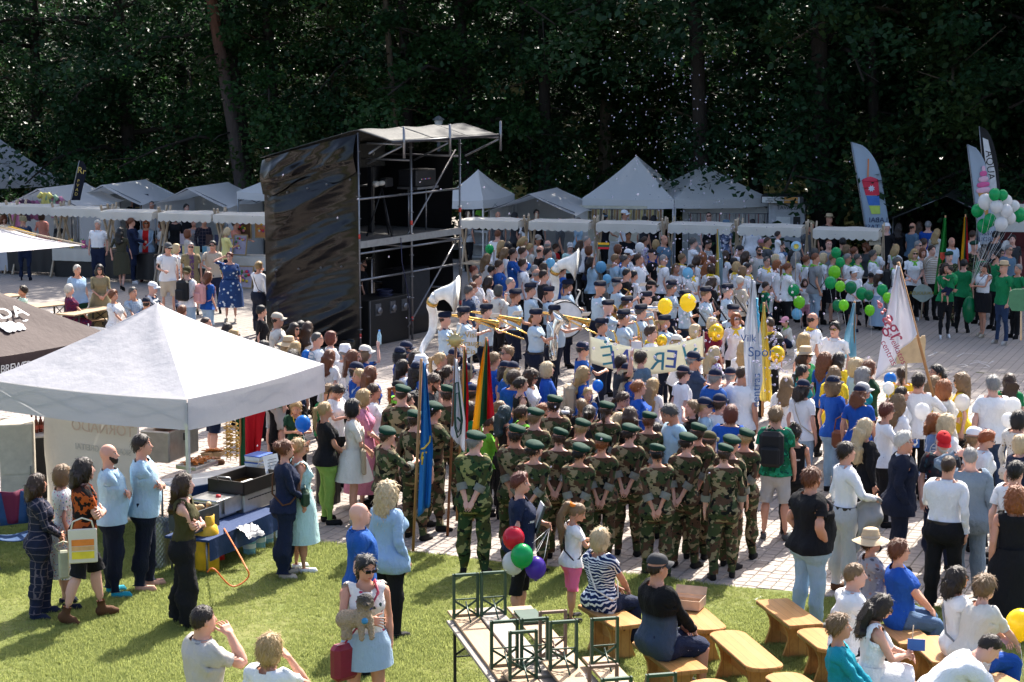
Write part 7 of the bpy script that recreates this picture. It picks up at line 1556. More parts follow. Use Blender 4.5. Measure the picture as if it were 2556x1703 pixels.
P 1140 1000|f h168 y30 H:curlylong/dblonde T:t/white|fair curls beside the flag bearer
P 1045 1070|f h168 y12 hold H:fuller/red X:shades T:j/white|holding a small blue flag|bflag
P 870 1210|f h171 y18 H:longer/lblonde T:j/black B:pp/black|with very long blond hair
P 700 1397|m h182 y8 hold H:short/dbrown T:jw/white B:pp/lgrey X:collar/white,tie/navy,belt S:s/brown|with grey jacket over the arm|jacket
P 1190 1300|m h180 y352 H:fuller/white X:glasses,tie/blue,collar/white T:jxl/dnavy B:pp/dnavy g1.2|white haired in dark suit
P 1525 1320|m h176 y272 n.4 X:cap/red,beard/white T:t/darkfl B:pp/navy|in red cap with heart
P 1545 1165|f h168 y20 H:curly/lblonde X:shades T:t/white|pale curls behind the red cap
P 1450 1165|f h167 y330 H:mid/ginger X:shades T:t/wstripes|ginger, left of the pale curls
P 1775 1280|k h160 y10 X:cap/white H:braids/dblonde T:t/white|braided
P 1885 1290|f h168 y0 n.35 H:fuller/orange X:glasses,collar/white T:j/white|orange hair looking down
P 1745 1450|m h180 y82 shade H:buzz/grey T:jxl/steelsuit B:pp/steelsuit g1.12|grey suit, hand at ear
P 2150 1135|f h168 y30 H:bob/black T:jl/paisley|at the right edge
P 2165 1340|f h160 y30 H:bob/lblonde T:t/navy|blond bob at the right edge
K 925 25|m h182 y24 pocket H:short/auburn X:beard/ginger T:t/blackprint B:pj/ldenim S:s/dgrey g1.32 b.09|hand in pocket behind the bench
L 750 208|m h181 y58 holdl H:buzz/brown T:jw/white B:pp/black S:s/black X:belt,collar/white g1.1|broad back between the suits
L 1150 232|m h180 y60 H:short/black T:tw/white B:pp/black|at the right edge
L 1160 365|f h168 y80 H:curly/ginger D:o/black/.2/.1 g1.15|ginger curls at the right edge
L 285 640|f h165 y8 sit X:sunhat/beige H:short/brown T:t/greyfl B:pp/taupe g1.1|seated in straw hat
L 455 697|f h166 y0 sit H:fuller/auburn X:glasses T:t/royal B:pj/denim g1.35|seated on a wooden bench
L 185 848|m h181 y6 sithip H:buzz/dblonde T:j/white B:pp/black X:collar/white g1.08|seated with hand on hip
L 345 1025|f h168 y0 sitphone H:long/dbrown X:shades D:o/white/.52/.0 g1.08|seated reading a phone|sitphone
L 95 1140|f h165 y350 sit H:fuller/dblonde T:j/teal B:pp/lgrey|seated in cardigan at the bottom
L 800 865|f h168 y8 sit H:mid/dbrown X:shades,strap/grey T:t/white B:pp/white|seated with grey crossbody strap
L 970 908|f h165 y25 sitlean H:perm/dblonde T:th/offwhite B:pp/royal g1.3|seated with short fair curls
L 1000 1275|m h180 y2 bend H:buzz/dbrown T:j/white B:pp/black X:belt|bending forward at the bottom
J 620 60|f h170 y8 holdl H:fuller/red T:t/navyprint B:pc/black S:s/beige g1.2 b.04|holding a folder and four balloons|fourb
J 955 275|k h137 y15 phone H:ponylong/dblonde X:band/orange,strap/black T:t/white B:ps/pinkgrad S:s/black|little girl with orange scrunchie
J 1190 455|f h165 y42 sit H:bob/lblonde X:glasses,strap/offwhite T:t/swirl B:pp/navy g1.12|seated on the bench end|
J 1590 650|m h181 y28 sit X:cap/charcoal H:buzz/dbrown T:j/hoodie B:ps/navyshorts g1.2|seated in peaked cap
A 1090 640|m h181 y10 hold H:short/auburn T:jxl/navy B:pp/navy S:s/white|showing a phone at the stalls
A 1215 655|f h172 y262 clasp H:bob/orange X:shades T:jl/cardigan B:pj/denim S:s/wine|in red knit
A 1345 665|f h168 y200 cross H:long/brown T:tw/white B:sk/black/.35/.05|vendor in black apron
A 1000 725|f h168 y80 walk H:long/black D:th/oliveg/.45/.08 S:s/black|walking to the stalls
A 808 660|m h178 y272 H:fuller/white T:tw/white B:pp/navy X:belt,collar/white|white haired before the toy stall
A 1400 848|m h179 y292 hold X:cap/dgrey,shades H:short/brown T:t/white B:ps/beige S:s/white|with beer cup and cargo shorts
A 1465 860|f h165 y0 H:bob/lblonde T:o/blouse B:pp/bluefl2|beside the cargo shorts
A 1560 740|f h166 y20 H:bob/auburn T:t/taupe B:pp/navy|at the notebook stall
A 1590 850|m h176 y282 H:buzz/grey X:shades T:t/vest B:pp/khaki|in open vest
A 1770 830|m h177 y282 hold H:short/black X:shades T:t/beige B:pp/navy|with backpack straps and a beer
A 1890 722|f h166 y20 phone H:bob/lblonde T:th/lyellow B:pp/navy|taking a picture of paintings
A 1910 925|f h165 y262 shader H:short/red D:th/blueflower/.38/.10 X:glasses S:s/offwhite g1.3|large white flowers, hand raised
A 1560 1045|m h171 y60 X:capback/olive H:short/dblonde T:t/white B:pj/ldenim|with black backpack|rucks8
A 1730 1090|f h161 y40 H:long/auburn T:t/blue B:pj/ldenim|with pink backpack|rucks9
A 640 1030|f h168 y300 H:short/white T:t/sky B:pp/dkgreen g1.25|standing by the beer tables
A 830 1030|f h166 y290 clasp H:mid/black X:shades D:th/khaki/.2/.15|in loose dress by the beer tables
A 575 1190|f h163 y20 sit H:perm/white T:t/winefl B:pp/winefl g1.25|seated clapping
A 945 1235|f h165 y340 sit H:perm/auburn T:t/white B:pp/offwhite g1.2|seated at the beer table
A 1105 1215|m h175 y320 sit H:short/darkgrey T:t/ltplaid B:pp/dnavy|seated with a glass of beer|beer
A 1270 1175|m h178 y352 sitlean X:cap/white T:t/stripes B:pp/navy g1.25|seated behind the tent peak
A 1215 1305|m h174 y90 sit X:cap/dnavy H:buzz/dbrown T:t/blueback B:pp/navy|seated, back turned
A 1520 1370|c h150 y50 sit H:fuller/auburn T:t/white|boy behind the tent peak
A 1710 1470|m h178 y8 H:buzz/brown T:t/beige|head above the tent roof
A 1890 1515|f h165 y30 H:long/dbrown T:t/black|dark hair above the tent roof
Z 582 820|f h165 y10 H:long/blonde X:shades T:t/black|blond above the tent roof
A 2150 1000|f h168 y62 lapone H:bun/blonde T:jw/white B:pw/dots X:strap/black S:s/white|left of the black tarp
A 2172 1365|f h168 y5 H:short/black T:t/black|half behind the tarp pole
A 185 1205|c h146 y200 sit H:fuller/dbrown T:t/mint|boy seated at left
A 30 615|f h166 y300 phone H:curlylong/auburn T:t/floral B:sk/lblue/.2/.12 S:s/brown|at the left edge
A 190 630|m h177 y88 X:bucket/khaki T:t/ddenim B:pp/navy S:s/navy|with rucksack at the dress stall|rucks10
A 345 595|f h168 y60 H:bob/brown T:th/salmon B:pp/white|by the dress stall
A 485 675|k h112 y270 X:beanie/teal T:j/charcoal|small child under the awning
A 1265 505|m h178 y270 H:buzz/darkgrey T:t/taupe|vendor behind the awning
A 1110 480|m h178 y300 H:bald/brown T:t/black|vendor before the gold poster
A 1550 525|m h176 y300 H:short/black T:t/black|vendor in the third gabled tent
A 1450 610|f h168 y300 H:long/dbrown T:j/black|vendor left of the notebooks
A 1610 650|f h165 y282 H:short/grey T:t/greyfl|vendor of notebooks
A 1700 635|m h176 y300 H:short/brown T:j/plaid|behind the notebook stall
A 1960 655|m h176 y350 reach H:short/darkgrey T:t/salmon|vendor of paintings
'''
COLS['oliveg']=(.050,.048,.030);COLS['steelsuit']=(.14,.19,.25)
CW=dict(lblue='light blue',sky='pale blue',shirtblue='pale blue',royal='bright blue',dnavy='dark navy',ddenim='dark denim blue',ldenim='light denim',lgrey='light grey',dgrey='dark grey',offwhite='cream',taupe='beige',oliveg='dark olive',khaki='olive',olive='dark olive',steel='slate blue',steelsuit='grey blue',camo='camouflage',camo2='green camouflage',lime='lime green',dkgreen='dark green',lyellow='pale yellow',sstripes='blue striped',stripes='navy striped',bstripes='black striped',wstripes='striped',ltplaid='checked',plaid='dark plaid',roses='rose print',blueflower='blue flower print',dots='dotted',swirl='blue swirl print',tiger='orange tiger print',winefl='wine patterned',tropic='green leaf print',darkfl='dark floral',paisley='patterned',greyfl='grey patterned',lilacfl='lilac floral',bwfl='leaf print',blouse='blue and white patterned',pinkmesh='pink',pinkgrad='pink',greyprint='printed cream',whiteprint='printed white',pinkprint='pink printed white',blackprint='black printed',blueback='blue printed',navyprint='navy printed',graywear='black printed',bluefl2='blue patterned',navyshorts='patterned navy',striped='beige striped',hoodie='black and blue',vest='olive',trefoil='white',cardigan='red and light blue',lietuva='black printed',apple='green',beret='green',salmon='salmon pink',floral='floral',aqua='pale aqua',steel_='blue')
def cw(n): return CW.get(n,n)
def auto_label(sp,where):
    T=D=B=None;X=[]
    for k in sp.split():
        if k[:2]=='T:': T=k[2:].split('/')
        elif k[:2]=='D:': D=k[2:].split('/')
        elif k[:2]=='B:': B=k[2:].split('/')
        elif k[:2]=='X:': X+=[e.split('/') for e in k[2:].split(',')]
    n={'t': 'tshirt','j': 'top','o': 'sleeveless top'}
    top=cw(D[1])+' dress' if D else cw(T[1])+(' jacket' if 'x' in T[0] else ' uniform' if T[1][:4]=='camo' else ' uniform shirt' if T[1]=='shirtblue' and 'w' in T[0] else ' '+n[T[0][0]]) if T else 'dark clothes'
    s='person in '+top;ex=[]
    for e in X:
        if e[0]=='scarf': ex.append(cw(e[1])+' neckerchief')
        elif e[0] in ('cap','capback'): ex.append(cw(e[1])+' cap')
        elif e[0]=='beret': ex.append('green beret')
        elif e[0]=='shades': ex.append('sunglasses')
    if ex and len(where.split())<9: s+=' and '+ex[0] if len(ex)==1 else ', '+ex[0]+' and '+ex[1]
    return s+', '+where
PP={}
for ln in TABLE.strip().split('\n'):
    f=ln.split('|');rg,x,y=f[0].split();x0,y0,k=REG[rg];sp=f[1]
    for a_,b_ in MACRO.items(): sp=sp.replace(a_,b_)
    grp='camouflage cadets' if '@C' in f[1] else 'brass band players' if '@B' in f[1] or 'flute' in f[2] else None
    d=person(x0+float(x)/k,y0+float(y)/k,sp,auto_label(sp,f[2]),grp)
    if len(f)>3 and f[3]: PP[f[3]]=d
person(1,3,'m h178 y10 H:short/dbrown X:shades,beard/dbrown T:t/black','person in black tshirt and sunglasses inside the scaffold tower',None,tw(1.75,1.2,0))
# child on the shoulders and the toddler in arms
d=PP['dad'];p=d['bone']((0,.02,1.49),'neck');person(1,1,'c h105 y0 shoulders H:fuller/dbrown T:t/white B:ps/denim','child in white tshirt riding on the shoulders of a bearded person',None,Vector((p.x-.05,p.y,0)),p.z-.36)
d=PP['mum'];p=d['wp']((.02,-.24,1.18));person(1,2,'c h92 y200 hug H:short/dbrown T:t/green B:ps/navy S:s/black','toddler in green tshirt held in arms beside a green balloon',None,Vector((p.x,p.y,0)),p.z-.40)
# ================================================================ things in the crowd
def dep(px,hy,h=1.62): return at(px,hy,h).y  # forward distance of somebody whose head is at that pixel
def pt(px,py,D): return atd(px,py,D/KS)
# ---------------------------------------------------------------- balloons
@cached
def rubber(c,foil=False):
    t=NT('balloon');t.base(c).par(Roughness=.22 if not foil else .18,Metallic=.55 if foil else 0);t.b.inputs['Specular IOR Level'].default_value=.5
    if not foil: t.translucent(c,.45)
    else: t.bump(t.noise(t.obj(),14,2),.3,.02)
    return t.m
BC=dict(green=(.010,.42,.13),lime=(.25,.68,.03),dkgreen=(.006,.25,.09),white=(.78,.78,.78),blue=(.02,.22,.62),pale=(.22,.52,.72),yellow=(.85,.68,.03),red=(.65,.02,.05),purple=(.11,.05,.42),gold=(.75,.46,.02))
def balloon(px,py,r,hy,c,label,to=None,ry=1.1,D=None):
    D=D or dep(px,hy)-.15;p=pt(px,py,D);R=r/ppm(p);o=empty('balloon',p-Vector((0,0,R)),0,label,'balloon','balloons');m=rubber(BC[c],c=='gold')
    MB().lathe([(R*sin(a)*(1-.10*(a/pi)**3 if ry<1.5 else 1),R+R*ry*cos(a)) for a in np.linspace(.02,pi-.06,13)],n=18).build('skin',m,o);k=R-R*ry;sk=o.children[0]
    MB().lathe([(.004,k+.012),(.012,k),(.016,k-.014),(.004,k-.012)],n=7).build('knot',m,sk)
    e=(to-Vector(o.location)) if to is not None else Vector((.05,.03,-.45));s0=Vector((0,0,k-.01));MB().tube([s0,s0.lerp(e,.5)+Vector((.02,0,-.03)),e],.0025,4).build('string',M_WHITEP,o)
BL='''1222 622 11 599 green|green balloon beside the white shelf
1374 657 12 655 pale|pale blue balloon left of the right sousaphone bell
1500 667 14 635 pale|pale blue balloon right of the sousaphone bell
1556 665 12 635 blue|mid blue balloon among the bubbles
1515 696 11 660 pale|small pale blue balloon above the cymbal player
1597 618 12 610 white|white balloon held up before the stalls
1317 665 9 645 blue|blue balloon behind the blue neckerchief
1385 697 14 660 white|white balloon left of the sousaphone tubes
1660 765 19 790 yellow|left of the two yellow balloons over the band
1717 756 21 770 yellow|right of the two yellow balloons over the band
2087 631 13 640 green|green balloon under the last awning
2097 655 12 650 green|green balloon below the awning balloon
2083 680 16 660 lime|lime balloon over the straw hat
2073 706 15 670 green|green balloon below the lime one
2097 715 13 680 lime|lime green balloon beside the black skirt
2124 718 15 670 dkgreen|dark green balloon held by the white cap boy
1981 725 15 665 green|bright green balloon at the pink print
1995 755 15 680 lime|lime balloon below the bright green one
2091 763 14 690 dkgreen|dark green balloon low by bare legs
2106 762 13 700 lime|lime balloon low behind the dark green one
2151 733 15 660 green|green balloon right of the white cap boy
2169 737 12 670 dkgreen|dark green balloon left of the denim skirt
2171 775 13 690 lime|lime balloon near the ground by the denim skirt
2202 724 14 680 green|green balloon held before the denim skirt
2215 743 12 690 lime|lime balloon right of the denim skirt
2376 698 16 660 green|green balloon in front of the toddler
2222 947 16 915 blue|blue balloon below the large white flag
2218 969 15 930 white|white balloon under the blue one
2302 1027 20 985 white|white balloon left of the ginger curls
2402 1005 20 950 white|white balloon held beside the yellow tshirt
2528 1014 21 985 white|upper white balloon at the right edge
2517 1049 18 1000 white|lower white balloon at the right edge
1492 963 14 920 blue|blue balloon left of the banner wearers
756 1058 20 1000 blue|blue balloon held by the child with medals
765 887 13 850 blue|blue balloon behind the tent roof
1787 831 21 800 gold|gold foil balloon left of the white flag
1940 885 20 860 gold|gold foil balloon right of the yellow flag
1652 851 14 815 gold|small gold foil balloon behind the banner'''
for ln in BL.split('\n'): a_,lab=ln.split('|');x,y,r,hy,c=a_.split();balloon(float(x),float(y),float(r),float(hy),c,lab)
d=PP['cluster'];hand=d['hand']['r']
for i,(x,y,r,c) in enumerate(((2483,486,15,'green'),(2460,504,19,'white'),(2440,526,16,'green'),(2487,516,16,'white'),(2512,502,15,'white'),(2531,516,15,'white'),(2512,527,16,'white'),(2471,550,16,'green'),(2455,564,17,'green'),(2499,559,17,'white'),(2521,545,15,'white'),(2544,536,18,'green'),(2503,487,13,'green'))):
    balloon(x,y,r,0,c,['topmost green balloon of the cluster','large white balloon at the upper left of the cluster','leftmost green balloon of the cluster','white balloon in the middle of the cluster','white balloon at the upper right of the cluster','rightmost white balloon of the cluster','white balloon right of the cluster centre','green balloon at the front of the cluster','lowest green balloon of the cluster','lowest white balloon of the cluster','white balloon at the lower right of the cluster','green balloon apart at the right of the cluster','green balloon behind the topmost of the cluster'][i],hand,D=d['base'].y+(.25*(i % 3)-.2))
balloon(2419,773,17,0,'dkgreen','giant oblong dark green balloon standing on the paving',None,2.0,PP['mum']['base'].y+.35)
d=PP['fourb'];hand=d['hand']['l']
for x,y,r,c,lab in ((1282,1344,28,'red','red balloon held low by the person in navy'),(1303,1388,29,'green','green balloon in front of the white and purple ones'),(1281,1406,28,'white','white balloon half hidden by the green one'),(1337,1418,27,'purple','purple balloon held low by the person in navy')): balloon(x,y,r,0,c,lab,hand,D=d['base'].y-.35-(.12 if c=='green' else 0))
balloon(2547,1560,38,0,'yellow','yellow balloon at the bottom right edge',None,1.1,at(2460,1428,1.25).y-.3)
# ---------------------------------------------------------------- flags
GOLD=plain((.72,.45,.04),.6);M_POLE=plain((.36,.18,.07),.45)
def flag(label,D,pole,L,R,cols,fold=.05,cat='flag',pm=None,rp=.018):
    P=[pt(x,y,D) for x,y in pole];base=P[-1];o=empty('flag',base,0,label,cat,'flags on poles');MB().tube([p-base for p in P],rp,8).build('pole',pm or M_POLE,o)
    def pl(A,v): q=v*(len(A)-1);i=min(int(q),len(A)-2);t=q-i;return A[i][0]*(1-t)+A[i+1][0]*t,A[i][1]*(1-t)+A[i+1][1]*t
    def f(u,v): a=pl(L,v);b=pl(R,v);p=pt(a[0]+(b[0]-a[0])*u,a[1]+(b[1]-a[1])*u,D-.03);return p-base+Vector((0,fold*sin(u*9+v*2.2)+fold*.5*sin(u*17-v*3),0))
    n=len(cols)
    for i,(c,nm) in enumerate(cols):
        MB().grid(lambda u,v: f((i+u)/n,v),max(4,18//n),24).build(nm,canvas(c,.35),o,solid=.003)
    return o,base,f
D1=PP['fl1']['base'].y-.45
o,b0,f=flag('blue flag with golden crane foot emblem on a wooden pole',D1,[(1052,896),(1031,1376)],[(1055,903),(1050,1100),(1042,1292)],[(1063,910),(1081,1120),(1074,1262)],[((.03,.20,.48),'flag_cloth')]);b=MB()
for q in ([(.1,.55),(.35,.52),(.75,.47),(.85,.43)],[(.12,.62),(.2,.57),(.5,.55)],[(.2,.65),(.25,.59)]): b.tube([f(*w)+Vector((0,-.05,0)) for w in q],.012,5)
b.build('emblem',GOLD,o.children[1])
D2=PP['fl2']['base'].y-.4;DKG=plain((.01,.06,.04),.6)
o,b0,f=flag('white flag with dark green shield emblem and sun shaped finial',D2,[(1138,866),(1116,1353)],[(1134,893),(1127,1040),(1124,1085)],[(1142,900),(1162,1050),(1160,1130)],[((.76,.76,.80),'flag_cloth')],pm=plain((.17,.06,.02),.5));b=MB()
for k,s in ((0,1),(1,.72)): b.tube([f(.5+.40*s*w,.5+z*s)+Vector((0,-.06,0)) for w,z in ((-.5,-.3),(.5,-.32),(.7,0),(.5,.25),(0,.36),(-.5,.2),(-.7,-.05),(-.5,-.3))],.008 if k else .011,5)
b.tube([f(.45,.48)+Vector((0,-.06,0)),f(.75,.55)+Vector((0,-.06,0))],.014,5);b.build('emblem',DKG,o.children[1]);b=MB();b.lathe([(.001,-.012),(.085,-.012),(.085,.012),(.001,.012)],(0,0,0),18,M=Matrix.Rotation(pi/2,3,'X'))
for k in range(12): a=k*pi/6;b.box((.10*cos(a),0,.10*sin(a)),(.035,.012,.02),0,0,Matrix.Rotation(-a,3,'Y'))
b.build('sun_finial',plain((.55,.42,.20),.35,.6),o,pt(1136,850,D2)-b0)
LT=[((.80,.42,.01),'yellow_stripe'),((.008,.09,.035),'green_stripe'),((.55,.015,.03),'red_stripe')]
flag('furled yellow green red flag behind the white flag',D2+.3,[(1160,865),(1140,1300)],[(1158,872),(1152,980),(1148,1100)],[(1163,872),(1170,990),(1167,1100)],LT,.04)
flag('yellow green red flag right of the white flag',D2+.15,[(1214,842),(1180,1300)],[(1212,848),(1192,950),(1178,1082)],[(1219,850),(1229,980),(1234,1035)],LT,.06)
flag('narrow pale yellow flag standing behind the clarinets',dep(1790,650),[(1791,572),(1793,800)],[(1790,576),(1786,690),(1790,745)],[(1794,576),(1804,650),(1803,735)],[((.70,.56,.12),'flag_cloth'),((.40,.55,.62),'blue_corner')])
D5=PP['fl5']['base'].y-.1;o,b0,f=flag('tall white flag with blue lettering and wing mark on a grey pole',D5,[(1878,698),(1868,1045)],[(1878,703),(1858,820),(1857,885),(1869,1025)],[(1885,703),(1900,840),(1903,950),(1885,1035)],[((.74,.76,.80),'flag_cloth')],pm=M_STEEL);NB=plain((.05,.12,.28),.6)
text('lettering','Spor',.20,o,f(.72,.48)+Vector((.05,-.12,0)),(pi/2,0,0),NB);text('lettering','centras',.17,o,f(.72,.80)+Vector((0,-.12,0)),(pi/2,-pi/2,0),NB);text('lettering','Vilk',.15,o,f(.2,.42)+Vector((0,-.12,0)),(pi/2,0,0),NB);b=MB();[b.tube([f(.75,.12+.03*k)+Vector((0,-.10,0)),f(.92,.10+.05*k)+Vector((0,-.10,0)),f(.8,.2+.04*k)+Vector((0,-.10,0))],[.004,.02,.004],5) for k in range(4)];b.build('wing_mark',plain((.08,.40,.62),.6),o)
flag('tall yellow flag right of the white lettered flag',D5+.35,[(1907,755),(1903,1040)],[(1906,762),(1893,850),(1897,1000)],[(1909,762),(1922,900),(1928,1005)],[((.78,.64,.16),'flag_cloth')])
flag('light blue flag with orange marks on the open paving',dep(2120,830),[(2133,752),(2135,990)],[(2131,757),(2110,830),(2101,895)],[(2135,757),(2136,850),(2137,892)],[((.25,.48,.60),'flag_cloth')])
D6=PP['fl6']['base'].y-.35;o,b0,f=flag('large white flag with red leaf print and lettering',D6,[(2242,655),(2330,990)],[(2241,664),(2212,790),(2186,950)],[(2245,664),(2268,760),(2288,834)],[((.76,.75,.80),'flag_cloth')],.07,rp=.022);RW=plain((.38,.04,.09),.6)
text('lettering','agr',.32,o,f(.28,.62)+Vector((0,-.14,0)),(pi/2,1.1,0),RW);text('lettering','sveikatos\ncentras',.13,o,f(.32,.84)+Vector((0,-.14,0)),(pi/2,1.1,0),RW);b=MB()
for k in range(9): a=k*.7;p0=f(.5,.30)+Vector((0,-.13,0));MB().tube([p0+Vector((r*cos(a),0,r*1.5*sin(a))) for r in (.10,.14,.19)],[.004,.026,.004],5).build('printed_leaf',plain((.50,.14,.16),.6),o.children[1])
o,b0,f=flag('green flag with red and yellow coat of arms',dep(2345,640),[(2360,538),(2345,760)],[(2357,544),(2343,640),(2331,737)],[(2362,544),(2361,630),(2350,690),(2346,735)],[((.02,.25,.04),'flag_cloth')]);MB().poly([f(.45,.45)+Vector((x,-.07,z)) for x,z in ((-.06,.1),(.06,.1),(.06,-.03),(0,-.1),(-.06,-.03))],.01,Vector((0,1,0))).build('coat_of_arms',plain((.55,.06,.03),.6),o)
flag('yellow green red flag among the green tshirts',dep(2405,640),[(2410,535),(2404,720)],[(2407,542),(2402,600),(2398,655)],[(2413,542),(2416,600),(2417,655)],LT,.03)
flag('red and green flag hanging beside the potato skewers',at(620,1160,.05).y,[(600,960),(600,1165)],[(586,985),(590,1060),(600,1165)],[(672,985),(660,1040),(645,1168)],[LT[1],LT[2],LT[2]],.06)
flag('white pennant held near the scaffold',dep(1235,645),[(1233,625),(1238,700)],[(1232,628),(1229,660),(1230,690)],[(1234,628),(1238,660),(1240,690)],[((.75,.75,.78),'flag_cloth')],.02)
# banner of mirrored letters
DB=PP['ban1']['base'].y-.35;A=pt(1472,840,DB);B2=pt(1756,846,DB+.2);o=empty('cloth_banner',A,0,'pale yellow cloth banner with mirrored blue letters between two poles','banner')
def bf(u,v): x=1472+284*u;y=840+6*u+28*sin(pi*u)-8*u+v*(66+4*u);return pt(x,y,DB+.2*u)-A+Vector((0,.03*sin(u*12),0))
MB().grid(bf,40,6).build('cloth',canvas((.80,.78,.64),.4),o,solid=.003)
for u in (0,1): MB().tube([bf(u,-.15),bf(u,1.6)],.012,6).build('pole',M_WOOD,o)
for ch,u,c in (('Ė',.16,(.03,.22,.28)),('N',.27,(.05,.08,.30)),('I',.45,(.04,.16,.26)),('R',.60,(.03,.20,.27)),('E',.72,(.05,.10,.32)),('V',.86,(.03,.24,.30))):
    text('lettering',ch,.42,o,bf(u,.55)+Vector((0,-.06,0)),(pi/2,(u-.5)*.45,0),plain(c,.7),mirror=True,ext=.004)
# signs
def sign(name,D,corners,stick,label,col,txt=None,tc=None,mirror=False,ts=.1):
    P=[pt(x,y,D) for x,y in corners];b0=pt(*stick[1],D);o=empty(name,b0,0,label,'sign');MB().poly([p-b0 for p in P],.018,Vector((0,1,0))).build('board',plain(col,.65),o);MB().tube([pt(*stick[0],D)-b0+Vector((0,.02,0)),Vector((0,.02,0))],.016,6).build('stick',M_WOOD,o)
    if txt: c=sum((p-b0 for p in P),Vector())/len(P);text('lettering',txt,ts,o,c+Vector((0,-.02,0)),(pi/2,0,0),plain(tc,.6),mirror)
    return o
def oval(cx,cy,rx,ry,w=.08,n=22): return [(cx+rx*cos(a)*(1+w*sin(a*5)),cy+ry*sin(a)*(1+w*cos(a*4))) for a in np.linspace(0,2*pi,n)[:-1]]
d=PP['plaque'];o=sign('wooden_plaque',d['base'].y-.35,oval(2303,732,26,21),((2303,745),(2300,795)),'pale green wavy wooden plaque lettered ĄŽUOLIUKAS on a stick',(.40,.48,.42),'ĄŽUOLIUKAS',(.45,.33,.04),ts=.105)
sign('plywood_sign',D6+1.2,[(2237,842),(2298,842),(2302,838),(2309,838),(2311,850),(2308,880),(2312,905),(2238,908)],((2262,850),(2263,960)),'blank back of a plywood sign behind the large white flag',(.50,.36,.20))
sign('green_sign',dep(2540,830),[(2520,728),(2530,722),(2600,720),(2600,778),(2526,776),(2516,760)],((2550,740),(2549,850)),'green painted wooden sign on a stick at the right edge',(.05,.17,.09))
d=PP['plac'];sign('white_placard',d['base'].y-.3,[(1165,826),(1190,822),(1191,880),(1166,895),(1163,860)],((1176,880),(1177,945)),'wavy white placard with golden handwriting before the trombones',(.72,.70,.72),'Visi\nDraugai\nčia',(.55,.32,.08),ts=.13)
sign('cardboard_sign',dep(2180,600),[(2168,595),(2198,590),(2199,611),(2170,613)],((2184,610),(2186,650)),'small cream cardboard sign under the last awning',(.55,.50,.38),'ETERNA',(.08,.07,.05),True,.09)
for key,p2,lab in (('padl',(1717,682),'blue round paddle held up by the black haired person'),('padb',(1989,784),'pale blue round paddle held out by the small boy')):
    d=PP[key];c=pt(*p2,d['base'].y-.3);o=empty('paddle',d['hand']['r'],0,lab,'paddle','round paddles');MB().lathe([(.001,-.008),(.13,-.008),(.13,.008),(.001,.008)],(0,0,0),18).build('disc',plain((.16,.42,.60),.5),o,c-d['hand']['r'],(pi/2-.2,0,.3));MB().tube([(0,0,0),c-d['hand']['r']],.010,5).build('stick',M_WOOD,o)
c=pt(1987,615,dep(1985,650));o=empty('paddle',c-Vector((0,0,.9)),0,'blue ringed paddle with yellow flower held above the ginger bob','paddle','round paddles');MB().lathe([(.001,0),(.12,0),(.12,.01),(.001,.012)],(0,0,0),18).build('disc',plain((.30,.52,.66),.5),o,(0,0,.9),(pi/2,0,0));MB().lathe([(.001,0),(.06,0),(.06,.02)],(0,0,0),12).build('flower',plain((.75,.6,.1),.5),o,(0,-.012,.9),(pi/2,0,0));MB().tube([(0,0,0),(0,0,.8)],.01,5).build('stick',M_WOOD,o)
# ---------------------------------------------------------------- instruments
M_BRASS=plain((.52,.31,.08),.25,.95);M_SILVER=plain((.72,.70,.66),.16,.95);M_FIBRE=plain((.76,.75,.70),.25,0,.6)
def world_obj(name,label,cat,parts,group=None):
    o=empty(name,parts[0][3][0],0,label,cat,group);b0=Vector(o.location)
    for nm,mt,r,P,kw in parts: MB().tube([p-b0 for p in P],r,kw.get('n',8)).build(nm,mt,o)
    return o
def flare(P,r0,r1,n): return [r0+(r1-r0)*(i/(n-1))**5 for i in range(n)]
def spline(P,n):
    P=[Vector(p) for p in P];out=[]
    for i in range(n+1):
        q=i/n*(len(P)-1);k=min(int(q),len(P)-2);t=q-k;a,b_,c,d_=P[max(k-1,0)],P[k],P[k+1],P[min(k+2,len(P)-1)]
        out.append(.5*((2*b_)+(c-a)*t+(2*a-5*b_+4*c-d_)*t*t+(3*b_-a-3*c+d_)*t**3))
    return out
def sousaphone(d,label):
    w=d['wp'];path=spline([(.02,-.20,1.56),(.16,-.28,1.50),(.26,-.22,1.28),(.20,-.30,1.02),(-.06,-.34,.86),(-.34,-.12,.80),(-.38,.22,.92),(-.12,.42,1.02),(.22,.36,1.16),(.40,.20,1.38),(.40,.18,1.68),(.34,.22,1.85),(.24,.14,2.02)],40);n=len(path)
    bell=spline([(.24,.14,2.02),(.19,.02,2.07),(.15,-.10,2.07),(.12,-.20,2.06)],10);o=world_obj('sousaphone',label,'sousaphone',[('tubing',M_FIBRE,[.012+.085*(i/(n-1))**1.2 for i in range(n)],[w(p) for p in path],dict(n=12)),('bell',M_FIBRE,[.10+.24*(i/10)**2.4 for i in range(11)],[w(p) for p in bell],dict(n=22))],'sousaphones');b0=Vector(o.location)
    for f_ in list(o.children[1].data.polygons)[-2:]: pass
    q=path[-3];MB().tube([w(path[-4])-b0,w(path[-3])-b0],.105,12).build('brass_collar',M_BRASS,o)
    MB().tube([w(p)-b0 for p in spline([(.05,-.24,1.20),(.15,-.30,1.14),(.05,-.32,1.02),(-.06,-.26,1.10),(.05,-.24,1.20)],16)],.02,6).build('valve_loops',M_SILVER,o)
sousaphone(PP['sousa1'],'white sousaphone at the left of the band beside the scaffold');sousaphone(PP['sousa2'],'white sousaphone whose bell rises behind the bass drum')
def music(o,w,p,b0): MB().box((0,0,0),(.17,.006,.13)).build('music_sheet',M_WHITEP,o,w(p)-b0,(.9,0,.4))
